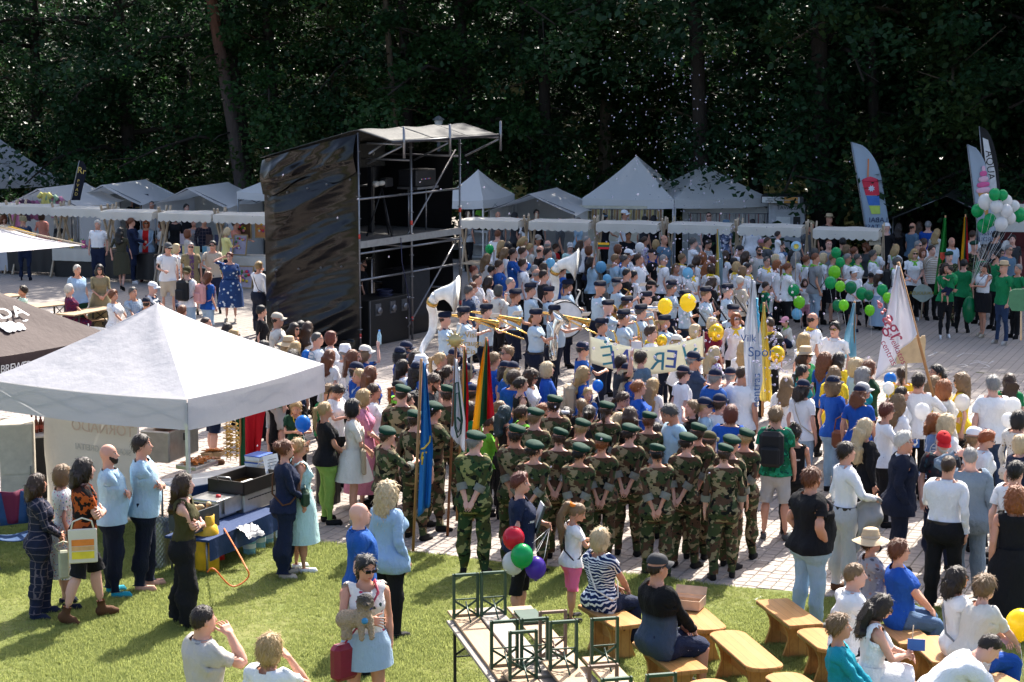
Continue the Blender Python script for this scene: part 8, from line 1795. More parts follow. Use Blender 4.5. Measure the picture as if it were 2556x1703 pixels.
def trombone(d,label,dn=.0):
    w=d['wp'];o=world_obj('trombone',label,'trombone',[('slide',M_BRASS,.008,[w(p) for p in ((-.02,-.16,1.545),(-.06,-1.05,1.30-dn),(-.12,-1.05,1.30-dn),(-.08,-.20,1.52))],{}),('bell_tube',M_BRASS,flare(None,.009,.085,14),[w(p) for p in spline([(.02,-.30,1.50),(.06,.22,1.60),(.12,.28,1.60),(.15,.16,1.60),(.16,-.35,1.50),(.16,-.62,1.43)],13)],dict(n=14))],'trombones');music(o,w,(.10,-.55,1.60),Vector(o.location))
for k,lab,dn in (('tb1','brass trombone nearest the left sousaphone',.1),('tb2','brass trombone with long slide pointing down',.2),('tb3','brass trombone pointing at the banner end',.15)): trombone(PP[k],lab,dn)
d=PP['euph'];w=d['wp'];o=world_obj('euphonium','shiny silver euphonium with wide upright bell','euphonium',[('body',M_SILVER,[.03,.05,.07,.08,.08,.075,.07,.08,.12,.19],[w(p) for p in ((-.08,-.30,1.02),(-.04,-.30,.92),(.06,-.30,.90),(.12,-.30,1.0),(.11,-.31,1.12),(.09,-.32,1.25),(.07,-.34,1.38),(.05,-.37,1.50),(.03,-.41,1.58),(.02,-.44,1.62))],dict(n=16)),('loops',M_SILVER,.018,[w(p) for p in spline([(-.02,-.20,1.54),(-.10,-.28,1.44),(-.14,-.30,1.20),(-.10,-.32,.96),(.0,-.34,1.0),(-.02,-.36,1.25),(-.08,-.36,1.30),(-.08,-.36,1.05)],22)],{})]);
for k in range(3): MB().tube([w((-.10+.035*k,-.37,1.30))-o.location,w((-.10+.035*k,-.37,1.08))-o.location],.015,7).build('valve',M_SILVER,o)
d=PP['drum'];w=d['wp'];c=w((.0,-.62,1.08));o=empty('bass_drum',c,d['rz'],'large white bass drum carried on a harness','drum');RX=Matrix.Rotation(pi/2,3,'Y');MB().lathe([(.36,-.19),(.36,.19)],n=28,M=RX).build('shell',M_FIBRE,o)
for s in (-1,1): MB().lathe([(.001,s*.192),(.35,s*.192)],n=28,M=RX).build('drum_head',plain((.74,.73,.70),.5),o);MB().lathe([(.352,s*.17),(.372,s*.17),(.372,s*.205),(.352,s*.205)],n=28,M=RX).build('hoop',plain((.02,.02,.02),.3),o)
for k in range(8): a=k*pi/4;MB().tube([(-.18,.375*cos(a),.375*sin(a)),(.18,.375*cos(a),.375*sin(a))],.006,5).build('tension_rod',M_SILVER,o)
for s in (-1,1): MB().tube([Vector((s*.08,.26,.12)),Vector((s*.10,.50,.40)),Vector((s*.10,.66,.43))],.02,6,flat=.5).build('harness',M_FIBRE,o)
for key,lab in (('cym1','brown brass cymbal held by the tall cymbal player'),('cym2','orange brass cymbal held by the bald player')):
    d=PP[key];p=d['hand']['r'];o=empty('cymbal',p,d['rz']+.4,lab,'cymbal','cymbals');MB().lathe([(.001,.03),(.04,.028),(.05,.01),(.19,-.005),(.19,-.008),(.001,.02)],n=24,M=Matrix.Rotation(1.35,3,'X')).build('plate',plain((.45,.22,.06),.3,.9),o);MB().tube([(0,0,0),(.0,.06,.02)],.012,6).build('strap',M_DARK,o)
def sax(d,label): w=d['wp'];world_obj('saxophone',label,'saxophone',[('body',M_BRASS,[.008,.012,.02,.028,.034,.042,.05,.06,.085],[w(p) for p in spline([(.0,-.13,1.555),(0,-.20,1.54),(-.01,-.24,1.44),(-.03,-.25,1.2),(-.06,-.26,1.0),(-.08,-.32,.90),(-.09,-.40,.96),(-.09,-.42,1.08),(-.09,-.44,1.16)],8)],dict(n=10)),('keys',M_BRASS,.010,[w((-.04,-.28,1.38)),w((-.06,-.30,1.2)),w((-.08,-.30,1.02))],{})],'saxophones')
for k,lab in (('sax1','brass saxophone behind the banner end'),('sax2','brass saxophone with blue mouthpiece'),('sax3','brass saxophone left of the yellow neckerchief')): sax(PP[k],lab)
def clarinet(d,label): w=d['wp'];world_obj('clarinet',label,'clarinet',[('body',M_DARK,[.007,.012,.013,.014,.016,.032],[w((.0,-.13+-.07*i,1.555-.105*i)) for i in range(6)],{}),('keys',M_SILVER,.005,[w((.0,-.28,1.40)),w((.012,-.36,1.27)),w((0,-.44,1.15))],{})],'clarinets')
for k,lab in (('cl1','clarinet of the player with glasses'),('cl2','clarinet under the right yellow balloon'),('cl3','clarinet of the young player'),('cl4','black clarinet at the right end of the band')): clarinet(PP[k],lab)
def trumpet(d,label,nm='trumpet'): w=d['wp'];o=world_obj(nm,label,nm,[('tube',M_SILVER if nm!='french_horn' else M_BRASS,flare(None,.009,.075 if nm=='trumpet' else .14,14),[w(p) for p in (spline([(0,-.14,1.55),(0,-.42,1.52),(.03,-.46,1.46),(.03,-.22,1.46),(.02,-.20,1.54),(0,-.62,1.52)],13) if nm=='trumpet' else spline([(0,-.14,1.55),(.0,-.28,1.48),(.12,-.30,1.36),(.02,-.32,1.20),(-.14,-.30,1.30),(-.08,-.26,1.46),(.10,-.26,1.42),(.06,-.24,1.2),(-.16,-.18,1.15),(-.28,-.12,1.16)],13))],dict(n=12))],'trumpets');music(o,w,(.06,-.55,1.62),Vector(o.location))
trumpet(PP['tp1'],'silver trumpet of the bald player');trumpet(PP['tp2'],'silver trumpet beside the french horn');trumpet(PP['fh'],'coiled french horn among the bubbles','french_horn')
w=PP['flute']['wp'];world_obj('flute','silver flute held sideways by the player with ponytail','flute',[('tube',M_SILVER,.011,[w((.06,-.15,1.55)),w((-.55,-.28,1.50))],{})])
# ---------------------------------------------------------------- bags
def backpack(d,label,col,s=1.0):
    c=Vector((0,.215,1.24));o=empty('backpack',d['bone']((0,.215,1.02),'chest'),d['rz'],label,'backpack','backpacks');m=canvas(col,0,'nylon');k=d['s']*s
    MB().bbox((0,0,.22*k),(.31*k,.17*k,.46*k),.05*k).build('main_pocket',m,o);MB().bbox((0,.10*k,.14*k),(.25*k,.08*k,.24*k),.03*k).build('front_pocket',m,o)
    for q in (1,-1): MB().tube([Vector((q*.09,-.08,.42))*k,Vector((q*.10,-.20,.47))*k,Vector((q*.115,-.33,.36))*k,Vector((q*.13,-.30,.10))*k,Vector((q*.14,-.10,.05))*k],.020*k,6,flat=.5).build('strap',m,o)
    MB().tube([Vector((-.04,-.05,.45))*k,Vector((0,-.03,.50))*k,Vector((.04,-.05,.45))*k],.008,5).build('loop',m,o)
BK=(.012,.013,.015)
for k,lab,c in (('rucks','black rucksack of the person with bowed head',BK),('rucks2','black rucksack on the leaf print tshirt',BK),('rucks3','beige rucksack in front of the band',(.45,.36,.25)),('rucks4','dark rucksack beside the tower at the stalls',BK),('rucks5','navy rucksack by the coffee kiosk',(.012,.02,.04)),('rucks6','small black rucksack on the phone reader',BK),('rucks7','small black rucksack below a yellow neckerchief',BK),('rucks8','big black rucksack near the beer tables',BK),('rucks9','pale pink rucksack near the beer tables',(.62,.30,.28)),('rucks10','dark blue rucksack at the dress stall',(.015,.03,.07))): backpack(PP[k],lab,c)
def bag(name,p,rz,dims,col,label,strap=None,mat=None,cat='bag'):
    o=empty(name,p,rz,label,cat);m=mat or plain(col,.45);MB().bbox((0,0,-dims[2]/2),dims,min(dims)*.3).build('bag_body',m,o)
    if strap: MB().tube([Vector((-dims[0]*.4,0,-.02)),Vector((-.1,0,strap*.7)),Vector((0,0,strap)),Vector((.1,0,strap*.7)),Vector((dims[0]*.4,0,-.02))],.010,5).build('handle',m,o)
    return o
d=PP['tote'];p=d['wp']((-.27,.02,1.06));o=bag('tote_bag',p,.25,(.31,.035,.38),(.66,.60,.48),'cream tote bag with orange and yellow bands',.12,canvas((.66,.60,.48),0))
d_=d;
for z,h,c in ((-.15,.07,(.75,.22,.03)),(-.215,.045,(.70,.38,.15)),(-.29,.08,(.80,.62,.04))): MB().box((-.157,0,z),(.003,.03,h)).build('printed_band',plain(c,.6),o,(0,0,0),(0,0,0));MB().box((0,-.020,z),(.24,.004,h)).build('printed_band',plain(c,.6),o);MB().box((0,.020,z),(.24,.004,h)).build('printed_band',plain(c,.6),o)
d=PP['greenbag'];bag('shoulder_bag',d['wp']((.0,-.24,1.12)),d['rz'],(.28,.11,.19),(.012,.045,.022),'dark green leather shoulder bag of the person in navy',.05);bag('leather_bag',PP['brownbag']['wp']((.28,-.05,1.05)),PP['brownbag']['rz'],(.30,.14,.26),(.16,.045,.015),'brown leather handbag hanging beside blue jeans',.22)
bag('crochet_bag',PP['crochet']['wp']((-.22,-.10,1.10)),PP['crochet']['rz'],(.28,.06,.34),(.38,.30,.20),'beige crochet bag at the white dress',.30);d=PP['dogw'];bag('red_bag',d['wp']((-.22,-.10,.96)),d['rz']+.5,(.27,.14,.34),(.20,.010,.030),'dark red cloth bag at the hip of the dog carrier',None);MB().tube([d['wp']((-.22,-.16,.98)),d['wp']((-.05,-.19,1.20)),d['wp']((.10,-.13,1.42)),d['wp']((.10,.04,1.49)),d['wp']((-.02,.16,1.25)),d['wp']((-.22,.02,.98))],.022,6,flat=.4).build('bag_strap',plain((.30,.012,.05),.6),bpy.data.objects['red_bag']).matrix_parent_inverse=bpy.data.objects['red_bag'].matrix_basis.inverted()
bag('plastic_bag',PP['plaid']['wp']((-.12,-.26,.84)),.4,(.12,.07,.32),(.50,.50,.36),'translucent pale plastic bag hanging from a hand',.10);bag('black_bag',at(818,1150,.62),.3,(.34,.22,.66),BK,'tall black bag standing at the right tent leg',.12)
d=PP['jacket'];p=d['wp']((-.16,-.24,1.10));o=empty('folded_jacket',p,d['rz'],'grey suit jacket folded over a forearm','jacket');MB().grid(lambda u,v: Vector((-.02+.06*sin(v*9),-.13+.30*u,.05*sin(pi*u)-.62*v*(.6+.4*u)+.02*sin(u*12))),14,12).build('cloth',canvas((.30,.29,.28),0),o,solid=.02)
for k,lab in (('paper','folded white paper lifted before the banner'),('bflag','small blue paper flag with white bird'),('lt','small yellow green red hand flag'),('sitphone','small blue flag and phone held by the seated reader')):
    d=PP[k];p=d['hand']['r'];o=empty('hand_flag' if k!='paper' else 'paper_sheet',p,-.2,lab,'flag' if k!='paper' else 'paper');c=(.02,.10,.35) if k!='paper' else (.75,.73,.72)
    if k=='lt':
        for i in range(3): MB().box((.16,0,.24-.05*i),(.26,.006,.05)).build('stripe',plain(LT[i][0],.6),o)
    else: MB().box((.05,-.02,.10),(.16,.006,.11),0,0).build('sheet',plain(c,.5),o)
    MB().tube([(0,0,-.06),(.02,0,.28)],.005,4).build('stick',M_WOOD,o)
    if k=='bflag': b=MB();b.tube([(.02,-.028,.10),(.07,-.028,.08),(.10,-.028,.11),(.09,-.028,.16),(.11,-.028,.17)],[.004,.02,.012,.006,.004],5);b.build('bird',M_WHITEP,o)
d=PP['bottle'];o=empty('water_bottle',d['hand']['r'],0,'clear water bottle with blue cap held up high','bottle');M_PET=NT('pet');M_PET.base((.45,.68,.80)).par(Roughness=.12,Alpha=.55);M_PET=M_PET.m;MB().lathe([(.001,-.04),(.033,-.04),(.035,.10),(.018,.15),(.014,.17)],n=10).build('bottle_body',M_PET,o);MB().lathe([(.016,.17),(.016,.19),(.001,.19)],n=8).build('cap',plain((.02,.15,.5),.4),o)
d=PP['beer'];o=empty('beer_glass',d['hand']['r'],0,'plastic glass of amber beer in a hand','glass');MB().lathe([(.001,-.03),(.032,-.03),(.04,.10)],n=12).build('beer',plain((.55,.22,.02),.2),o);MB().lathe([(.04,.10),(.041,.125),(.001,.127)],n=12).build('foam',M_WHITEP,o)
d=PP['fourb'];o=empty('folder',d['wp']((.02,-.22,1.22)),d['rz'],'clear plastic folder held against the chest','folder');MB().box((0,0,0),(.24,.02,.32),0,0,Matrix.Rotation(.3,3,'X')).build('sleeve',plain((.05,.055,.06),.15),o);MB().box((.03,.012,.02),(.22,.01,.30),0,0,Matrix.Rotation(.35,3,'X')).build('sheets',M_WHITEP,o)
# ---------------------------------------------------------------- the small dog
d=PP['dogw'];c=d['wp']((-.06,-.27,1.22));DO=empty('dog',c,d['rz'],'small shaggy cream and grey dog held in an arm','dog');DO.scale=(.82,)*3
def dog_sdf(x,y,z):
    q=rcone(x,y,z,(-.20,.06,.0),(-.02,-.02,.02),.105,.095);q=smin(q,rcone(x,y,z,(-.02,-.04,.04),(.0,-.06,.16),.085,.07),.05);q=smin(q,ell(x,y,z,(.0,-.075,.235),(.080,.078,.075)),.03);q=smin(q,ell(x,y,z,(.0,-.15,.205),(.042,.035,.034)),.02)
    for s in (-1,1): q=smin(q,ell(x,y,z,(s*.075,-.06,.20),(.022,.035,.070)),.015);q=smin(q,rcone(x,y,z,(s*.05,-.07,.0),(s*.055,-.13,-.17),.042,.030),.03);q=smin(q,rcone(x,y,z,(-.19,.04,-.03),(-.20+s*.03,-.03,-.18),.055,.032),.03)
    return q-lump(x,y,z,110,.008)-lump(x,y,z*.5,210,.004)
V,F=net_mesh(dog_sdf,(-.36,-.24,-.26),(.16,.20,.36),.0115);me=np_mesh('body',V,F,True,dict(rest=V));t_=NT('dog_fur');r=t_.attr();xx,yy,zz=t_.xyz(r)[:3];n_=t_.noise(r,60,3);f1=t_.math('ADD',t_.math('MULTIPLY',zz,6.0),t_.math('MULTIPLY',t_.noise(r,9,2),.5));t_.base(t_.mix(t_.math('SMOOTH_MIN',1.0,t_.math('MAXIMUM',0.0,t_.math('SUBTRACT',f1,.85)),.2),t_.mix(n_,(.20,.14,.08),(.42,.33,.23)),t_.mix(n_,(.012,.011,.010),(.055,.05,.046)))).par(Roughness=.9);t_.bump(n_,.9,.02);link('body',me,DO,t_.m)
for s in (-1,1): MB().lathe([(.001,-.009),(.009,0),(.001,.009)],(s*.030,-.155+.012,.245),8).build('eye',M_DARK,DO)
MB().lathe([(.001,-.012),(.014,0),(.001,.012)],(0,-.188,.212),8).build('nose',M_DARK,DO);MB().tube([(.085*cos(a),-.04+.075*sin(a),.125+.02*cos(a)) for a in np.linspace(0,2*pi,14)[:-1]],.012,6,closed=True).build('collar',plain((.02,.03,.10),.6),DO);MB().bbox((-.02,-.13,.02),(.07,.05,.07),.02).build('harness_pouch',plain((.03,.22,.45),.5),DO)
# ---------------------------------------------------------------- soap bubbles drifting over the band
rs=np.random.RandomState(3);b=MB();Vs=[];Fs=[];sph=MB().lathe([(sin(a),cos(a)) for a in np.linspace(.1,pi-.1,5)],n=6);SV=np.array(sph.v);SF=np.array(sph.f);k=0
for i in range(760):
    if i<330: x=rs.normal(1690,130);y=rs.uniform(120,560);D=rs.uniform(46,58)
    elif i<640: x=rs.normal(1760,150);y=rs.uniform(560,900);D=dep(1760,min(y+30,900))-rs.uniform(.5,3)
    elif i<700: x=rs.normal(1930,22);y=rs.normal(880,60);D=27.5
    else: x=rs.uniform(620,1900);y=rs.uniform(350,1200);D=rs.uniform(22,27)
    if x<1080 and y<330: continue
    R=rs.uniform(.010,.024)*(1 if i<700 else .55);p=pt(x,y,D);
    if p.z<.3: continue
    Vs.append(SV*R+np.array(p));Fs.append(SF+k*len(SV));k+=1
t_=NT('soap_film');lw=t_.t.nodes.new('ShaderNodeLayerWeight');lw.inputs[0].default_value=.35;t_.base(t_.ramp(lw.outputs['Facing'],[(0,(.9,.9,.95)),(.5,(.8,.6,.9)),(.8,(.5,.85,.9)),(1,(1,1,1))])).par(Roughness=.05,Metallic=.6,Alpha=t_.ramp(lw.outputs['Facing'],[(.1,(.25,.25,.25)),(.9,(1,1,1))]));me=np_mesh('soap_bubbles',np.concatenate(Vs),np.concatenate(Fs),True);me.materials.append(t_.m);tag(link('soap_bubbles',me),'cloud of tiny iridescent soap bubbles drifting over the band',kind='stuff')
# ================================================================ benches, beer tables, the food stand
def varnish():
    t=NT('varnished_wood');p=t.obj();n=t.noise(t.scale(p,(1.2,14,9)),2.2,5,.7);k=t.vor(p,2.6);yy=t.xyz(p)[1];wn=t.t.nodes.new('ShaderNodeTexWhiteNoise');wn.noise_dimensions='1D';t.set(wn.inputs['W'],t.math('FLOOR',t.math('MULTIPLY',yy,10.5)));c=t.mix(n,(.22,.075,.016),(.62,.33,.11));c=t.mix(t.math('MULTIPLY',wn.outputs['Value'],.55),c,(.52,.30,.12));c=t.mix(t.math('LESS_THAN',k,.035),c,(.14,.045,.012));c=t.mix(t.math('LESS_THAN',t.math('FRACT',t.math('MULTIPLY',yy,10.5)),.04),c,(.16,.06,.02));t.base(c).par(Roughness=.28);t.bump(n,.12,.005);return t.m
M_VAR=varnish()
def rawwood(c1,c2):
    t=NT('bench_wood');p=t.obj();n=t.noise(t.scale(p,(1.0,14,6)),4,5,.65);t.base(t.mix(n,tuple(v*.75 for v in c1),tuple(v*.75 for v in c2))).par(Roughness=.75);t.bump(n,.25,.006);return t.m
M_RAW=[rawwood((.33,.21,.11),(.52,.37,.22)),rawwood((.26,.22,.18),(.42,.37,.31)),rawwood((.36,.24,.13),(.55,.39,.24))];M_GRN=plain((.012,.05,.028),.4)
def wood_bench(A,B_,label,w=.36,rnd=.06,h=.45):
    a=at(*A,h);b_=at(*B_,h);d=b_-a;L=sqrt(d.x**2+d.y**2)+.1;c=(a+b_)/2;gz0=gz(c.x,c.y);o=empty('wooden_bench',(c.x,c.y,gz0),atan2(d.y,d.x),label,'bench','varnished wooden benches');sl=(b_.z-a.z)/max(L,.1);o.rotation_euler=(0,-math.atan(sl),atan2(d.y,d.x))
    def outline(hx,hy,r,n=5): return [(sx*(hx-r)+r*cos(q),sy*(hy-r)+r*sin(q)) for sx,sy,q0 in ((1,1,0),(-1,1,pi/2),(-1,-1,pi),(1,-1,1.5*pi)) for q in [q0+pi/2*i/n for i in range(n+1)]]
    s=MB();s.poly([Vector((x,y,h-.022)) for x,y in outline(L/2,w/2,rnd)],.032);s.poly([Vector((x,y,h-.003)) for x,y in outline(L/2-.006,w/2-.006,rnd)],.008);s.build('seat',M_VAR,o)
    pr=[(.95,0),(1.0,.03),(.80,.12),(.62,.22),(.70,.31),(.90,.38),(.95,h-.04)]
    for sx in (-1,1): P=[Vector((sx*(L/2-.26),k*w*.46,z)) for k,z in pr]+[Vector((sx*(L/2-.26),-k*w*.46,z)) for k,z in pr[::-1]];MB().poly(P,.035,Vector((1,0,0))).build('leg',M_VAR,o)
    MB().box((0,0,.24),(L-.5,.03,.12)).build('stretcher',M_VAR,o)
jz=lambda x,y: (1080+x/2.836,1150+y/2.836);kz=lambda x,y: (1700+x/2.836,1150+y/2.836);lz=lambda x,y: (2056+x/2.402,1050+y/2.402)
for A,B_,lab,r in ((jz(1150,1015),jz(1390,1158),'wooden bench carrying the person in swirl print',.04),(jz(1800,1040),jz(1970,1190),'round ended wooden bench carrying the cardboard box',.15),(jz(1545,1280),jz(1815,1478),'wooden bench under the person in black hoodie',.04),(kz(315,1212),kz(610,1462),'round ended wooden bench lying empty in the middle',.15),(kz(655,990),kz(880,1155),'empty straight ended bench below the black tshirt',.03),(kz(930,1195),kz(1110,1330),'round ended bench under the teal cardigan',.15),(kz(710,1512),kz(900,1640),'round ended bench cut by the bottom edge',.15),(lz(430,1225),lz(560,1330),'bench under the person in bright blue tshirt',.05),(lz(600,1300),lz(760,1440),'bench under the person with grey crossbody strap',.05),(lz(980,1530),lz(1190,1640),'bench at the bottom right corner',.05),(kz(150,1560),kz(330,1650),'bench end peeking in at the bottom edge',.15)): wood_bench(A,B_,lab,.38,r)
p=at(*jz(1800,1030),.47);o=empty('cardboard_box',p,-.35,'open low cardboard box lying on a bench','box');cb=plain((.52,.36,.24),.8)
for x,y,dx,dy in ((0,-.14,.34,.006),(0,.14,.34,.006),(-.17,0,.006,.28),(.17,0,.006,.28)): MB().box((x,y,.05),(dx,dy,.1)).build('side',cb,o)
MB().box((0,0,.003),(.34,.28,.006)).build('bottom',cb,o);MB().box((0,.16,.115),(.34,.14,.006),0,0,Matrix.Rotation(1.0,3,'X')).build('flap',cb,o)
# upturned beer benches on low tables
def leg_frame(o,x,w,h,up=True,m=M_GRN,z0=0.0):
    s=1 if up else -1;b=MB()
    for y in (-w/2,w/2): b.box((x,y,z0+s*h/2),(.035,.025,h))
    b.box((x,0,z0+s*(h-.012)),(.035,w,.024));b.box((x,0,z0+s*h*.42),(.012,w,.012));b.build('leg_frame',m,o)
    for q in (-1,1): MB().box((x,0,z0+s*h*.22),(.008,sqrt(w*w+(h*.36)**2),.02),0,0,Matrix.Rotation(q*atan2(h*.36,w),3,'X')).build('cross_brace',m,o)
    MB().tube([(x,0,z0+s*.16),(x+.22,0,z0+s*.01)],.008,5).build('folding_strut',m,o)
F1=at(*jz(235,1110),.80);F3=at(*jz(500,1432),.80);bd_=F3-F1;bang=atan2(bd_.y,bd_.x);BLN=1.62
for i,(q,lab,mi,ends,hh) in enumerate((((235,1110),'leftmost upturned beer bench with two raised frames',0,(0,1),.80),((430,1095),'grey weathered upturned bench, second from the left',1,(0,1),.82),((660,1085),'upturned bench with its frame folded flat',2,(),.80),((850,1395),'upturned bench with rusty brown frame',1,(0,1),.80),((925,1475),'upturned bench with tall green frame in front',0,(0,1),.86),((1215,1450),'rightmost upturned bench with green frame',2,(0,1),.84),((640,1548),'short upturned bench with frame at the bottom edge',0,(0,),.80))):
    p=at(*jz(*q),hh);o=empty('beer_bench',p,bang,lab,'bench','upturned beer benches');MB().bbox((BLN/2,0,-.015),(2.2,.25,.028),.004).build('plank',M_RAW[mi],o)
    for e in ends: leg_frame(o,e*BLN,.235,.44,True,M_GRN if i!=3 else plain((.16,.10,.07),.6));MB().box((e*BLN-.06,0,.012),(.05,.24,.025)).build('cleat',M_RAW[mi],o)
    if not ends: MB().box((.15,0,.02),(.42,.22,.02)).build('folded_frame',M_GRN,o)
for q,lab in (((330,1190),'beer table under the left upturned benches'),((900,1480),'beer table under the right upturned benches')):
    p=at(*jz(*q),.76);o=empty('beer_table',(p.x,p.y,p.z),bang,lab,'table','folding beer tables');MB().bbox((.75,-.0,-.015),(2.2,.5,.03),.004).build('table_top',M_RAW[1],o)
    for e in (-.15,1.6): leg_frame(o,e,.42,.74,False,M_DARK)
# beer garden tables far left
for A,B_,lab,hh,cat in (((60,768),(160,757),'orange wood beer table beside the boy in mint tshirt',.75,'t'),((165,786),(262,768),'orange wood bench in front of the seated person in wine pattern',.74,'t'),((218,800),(262,796),'low beer bench end beside the seated person in white',.48,'b'),((-10,742),(40,736),'beer table at the left picture edge',.75,'t')):
    a=at(*A,hh);b_=at(*B_,hh);d=b_-a;o=empty('beer_table' if cat=='t' else 'beer_bench',(a.x,a.y,hh),atan2(d.y,d.x),lab,'table' if cat=='t' else 'bench','folding beer tables');L=d.length;MB().bbox((L/2,0,0),(L+.1,.5 if cat=='t' else .25,.03),.004).build('table_top',M_RAW[2],o);[leg_frame(o,e*L,.42 if cat=='t' else .22,hh-.03,False,M_DARK) for e in (.12,.88)]
a=at(62,798,1.0);b_=at(300,818,1.0);d=b_-a;o=empty('banner_fence',(a.x,a.y,0),atan2(d.y,d.x),'low fence of white fabric panels behind the brewery tent','fence');L=d.length
for i in range(3): MB().grid(lambda u,v: Vector((L*(i+u)/3,.02*sin(u*6),.25+v*.72)),10,3).build('fabric_panel',M_TENTG,o,solid=.004)
for i in range(4): MB().tube([(L*i/3,.01,0),(L*i/3,.01,1.02)],.018,6).build('post',M_STEEL,o)
# ---------------------------------------------------------------- food stand
def fs(px,py,h): return at(px,py,h)
TD=Vector((cos(FT_RZ),sin(FT_RZ),0));M_BLUE=canvas((.012,.035,.11),0,'blue_oilcloth');M_SS=plain((.50,.50,.49),.3,.85);M_FOIL=plain((.22,.22,.23),.5,.6)
def table(name,A,B_,w,h,label,top,cat='table'):
    a=at(*A,h);b_=at(*B_,h);d=b_-a;L=sqrt(d.x**2+d.y**2);c=(a+b_)/2;z0=gz(c.x,c.y);n=Vector((-d.y,d.x,0)).normalized();c=c+n*w/2
    o=empty(name,(c.x,c.y,z0),atan2(d.y,d.x),label,cat);MB().bbox((0,0,h-.015),(L,w,.03),.005).build('table_top',top,o);MB().grid(lambda u,v: Vector(((u-.5)*L,-w/2-.012-.012*sin(u*25)*v,h-.01-v*(h-.25))),40,4).build('cloth_drop',M_BLUE,o)
    for x in (-L/2+.06,L/2-.06):
        for y in (-w/2+.06,w/2-.06): MB().tube([(x,y,0),(x,y,h-.03)],.016,6).build('leg',M_STEEL,o)
    return o,L
tb,TL_=table('serving_table',(452,1215),(700,1175),.62,.78,'serving table with white sheet and blue cloth under the tent',plain((.70,.70,.68),.5))
t2,TL2=table('cooking_table',(520,1345),(700,1275),.62,.50,'low table with blue cloth carrying the fryer',M_BLUE)
fr=empty('deep_fryer',fs(612,1262,.52),FT_RZ-.0,'rectangular black deep fryer on a slotted steel stand','fryer');MB().bbox((0,.0,.12),(.78,.52,.24),.01).build('steel_stand',M_SS,fr)
for s,dx,dy,sx,sy in (('n',0,-.27,.84,.02),('s',0,.27,.84,.02),('e',.41,0,.02,.56),('w',-.41,0,.02,.56)): MB().box((dx,dy,.33),(sx,sy,.17)).build('trough_wall',plain((.018,.014,.011),.4),fr)
MB().box((0,0,.27),(.80,.52,.02)).build('hot_oil',plain((.05,.025,.006),.08),fr)
for k in range(10): MB().box((-.28+.062*k,-.263,.17),(.045,.01,.012)).build('vent_slot',M_DARK,fr)
for x in (-.43,.43): MB().tube([(x,-.1,.40),(x*1.08,-.1,.47),(x*1.08,.1,.47),(x,.1,.40)],.008,5).build('handle',M_SS,fr)
gb=empty('gas_burner',fs(530,1285,.52),FT_RZ,'steel gas burner box with red knob','burner');MB().bbox((0,0,.12),(.42,.45,.24),.01).build('burner_box',M_SS,gb);MB().lathe([(.001,.03),(.03,.03),(.035,0)],(.0,-.1,.24),12).build('knob',plain((.5,.02,.02),.4),gb.children[0]);MB().box((.1,-.25,.14),(.36,.015,.2)).build('front_plate',M_SS,gb)
pc=empty('potato_crate',fs(485,1318,.55),FT_RZ,'grey plastic crate of potatoes','crate');G_=plain((.035,.045,.055),.5)
for dx,dy,sx,sy in ((0,-.18,.52,.02),(0,.18,.52,.02),(.25,0,.02,.34),(-.25,0,.02,.34)): MB().box((dx,dy,.13),(sx,sy,.26)).build('crate_wall',G_,pc)
MB().box((0,0,.02),(.5,.34,.02)).build('crate_floor',G_,pc);rr=random.Random(2)
pot=MB().lathe([(.035*sin(a)*1.0,.05*cos(a)) for a in np.linspace(.05,pi-.05,8)],n=9).mesh('potato');pot.materials.append(plain((.45,.30,.15),.7))
plc=['front left','front middle','front right','left','centre','right','back left','back middle','back right','top left','top centre','top right']
for k in range(12): q=Vector((-.17+.16*(k % 3)+rr.uniform(-.02,.02),-.10+.1*((k//3) % 3),.22+(.055 if k>8 else 0)));R2=Matrix.Rotation(FT_RZ,3,'Z');po=link('potato',pot,None,None,Vector(pc.location)+R2@q,(rr.uniform(0,3),rr.uniform(1,2),rr.uniform(0,3)));tag(po,'raw potato in the grey crate, at the %s' % plc[k],'potato','potatoes in the crate')
gc_=empty('gas_cylinder',at(518,1428,0),0,'yellow gas cylinder standing on the grass','gas cylinder');MB().lathe([(.001,0),(.13,0),(.15,.03),(.15,.50),(.13,.58),(.07,.62),(.05,.63)],n=20).build('tank',plain((.72,.42,.02),.4),gc_);MB().lathe([(.10,.60),(.10,.72),(.09,.72),(.09,.60)],n=16).build('guard_ring',plain((.65,.38,.02),.4),gc_);MB().tube([(0,0,.63),(0,0,.70)],.02,8).build('valve',M_BRASS,gc_);MB().box((.10,-.12,.30),(.06,.012,.08),0,.6).build('label',plain((.03,.15,.45),.5),gc_)
b=MB();P0=at(518,1428,.68);P1=fs(560,1320,.5);b.tube(spline([P0,P0+Vector((.08,-.06,.05)),P0+Vector((.26,.0,-.16)),P0+Vector((.42,.15,-.10)),P0+Vector((.36,.28,.02)),P1],24),.009,7);tag(b.build('gas_hose',plain((.72,.16,.03),.5)),'orange rubber gas hose curling from the cylinder','hose')
fx=empty('fire_extinguisher',at(548,1405,0),0,'small red fire extinguisher beside the gas cylinder','fire extinguisher');MB().lathe([(.001,0),(.06,0),(.065,.03),(.065,.32),(.03,.38),(.02,.40)],n=14).build('tank',plain((.60,.015,.015),.3),fx);MB().box((0,0,.42),(.03,.1,.03)).build('handle',M_DARK,fx);MB().tube([(0,.02,.40),(.07,.02,.34),(.075,.02,.1)],.010,5).build('hose',M_DARK,fx);MB().lathe([(.0655,.14),(.0655,.25)],n=14).build('label',M_WHITEP,fx)
M_WB=NT('water_jug');M_WB.base((.22,.50,.62)).par(Roughness=.08,Alpha=.62);M_WB=M_WB.m
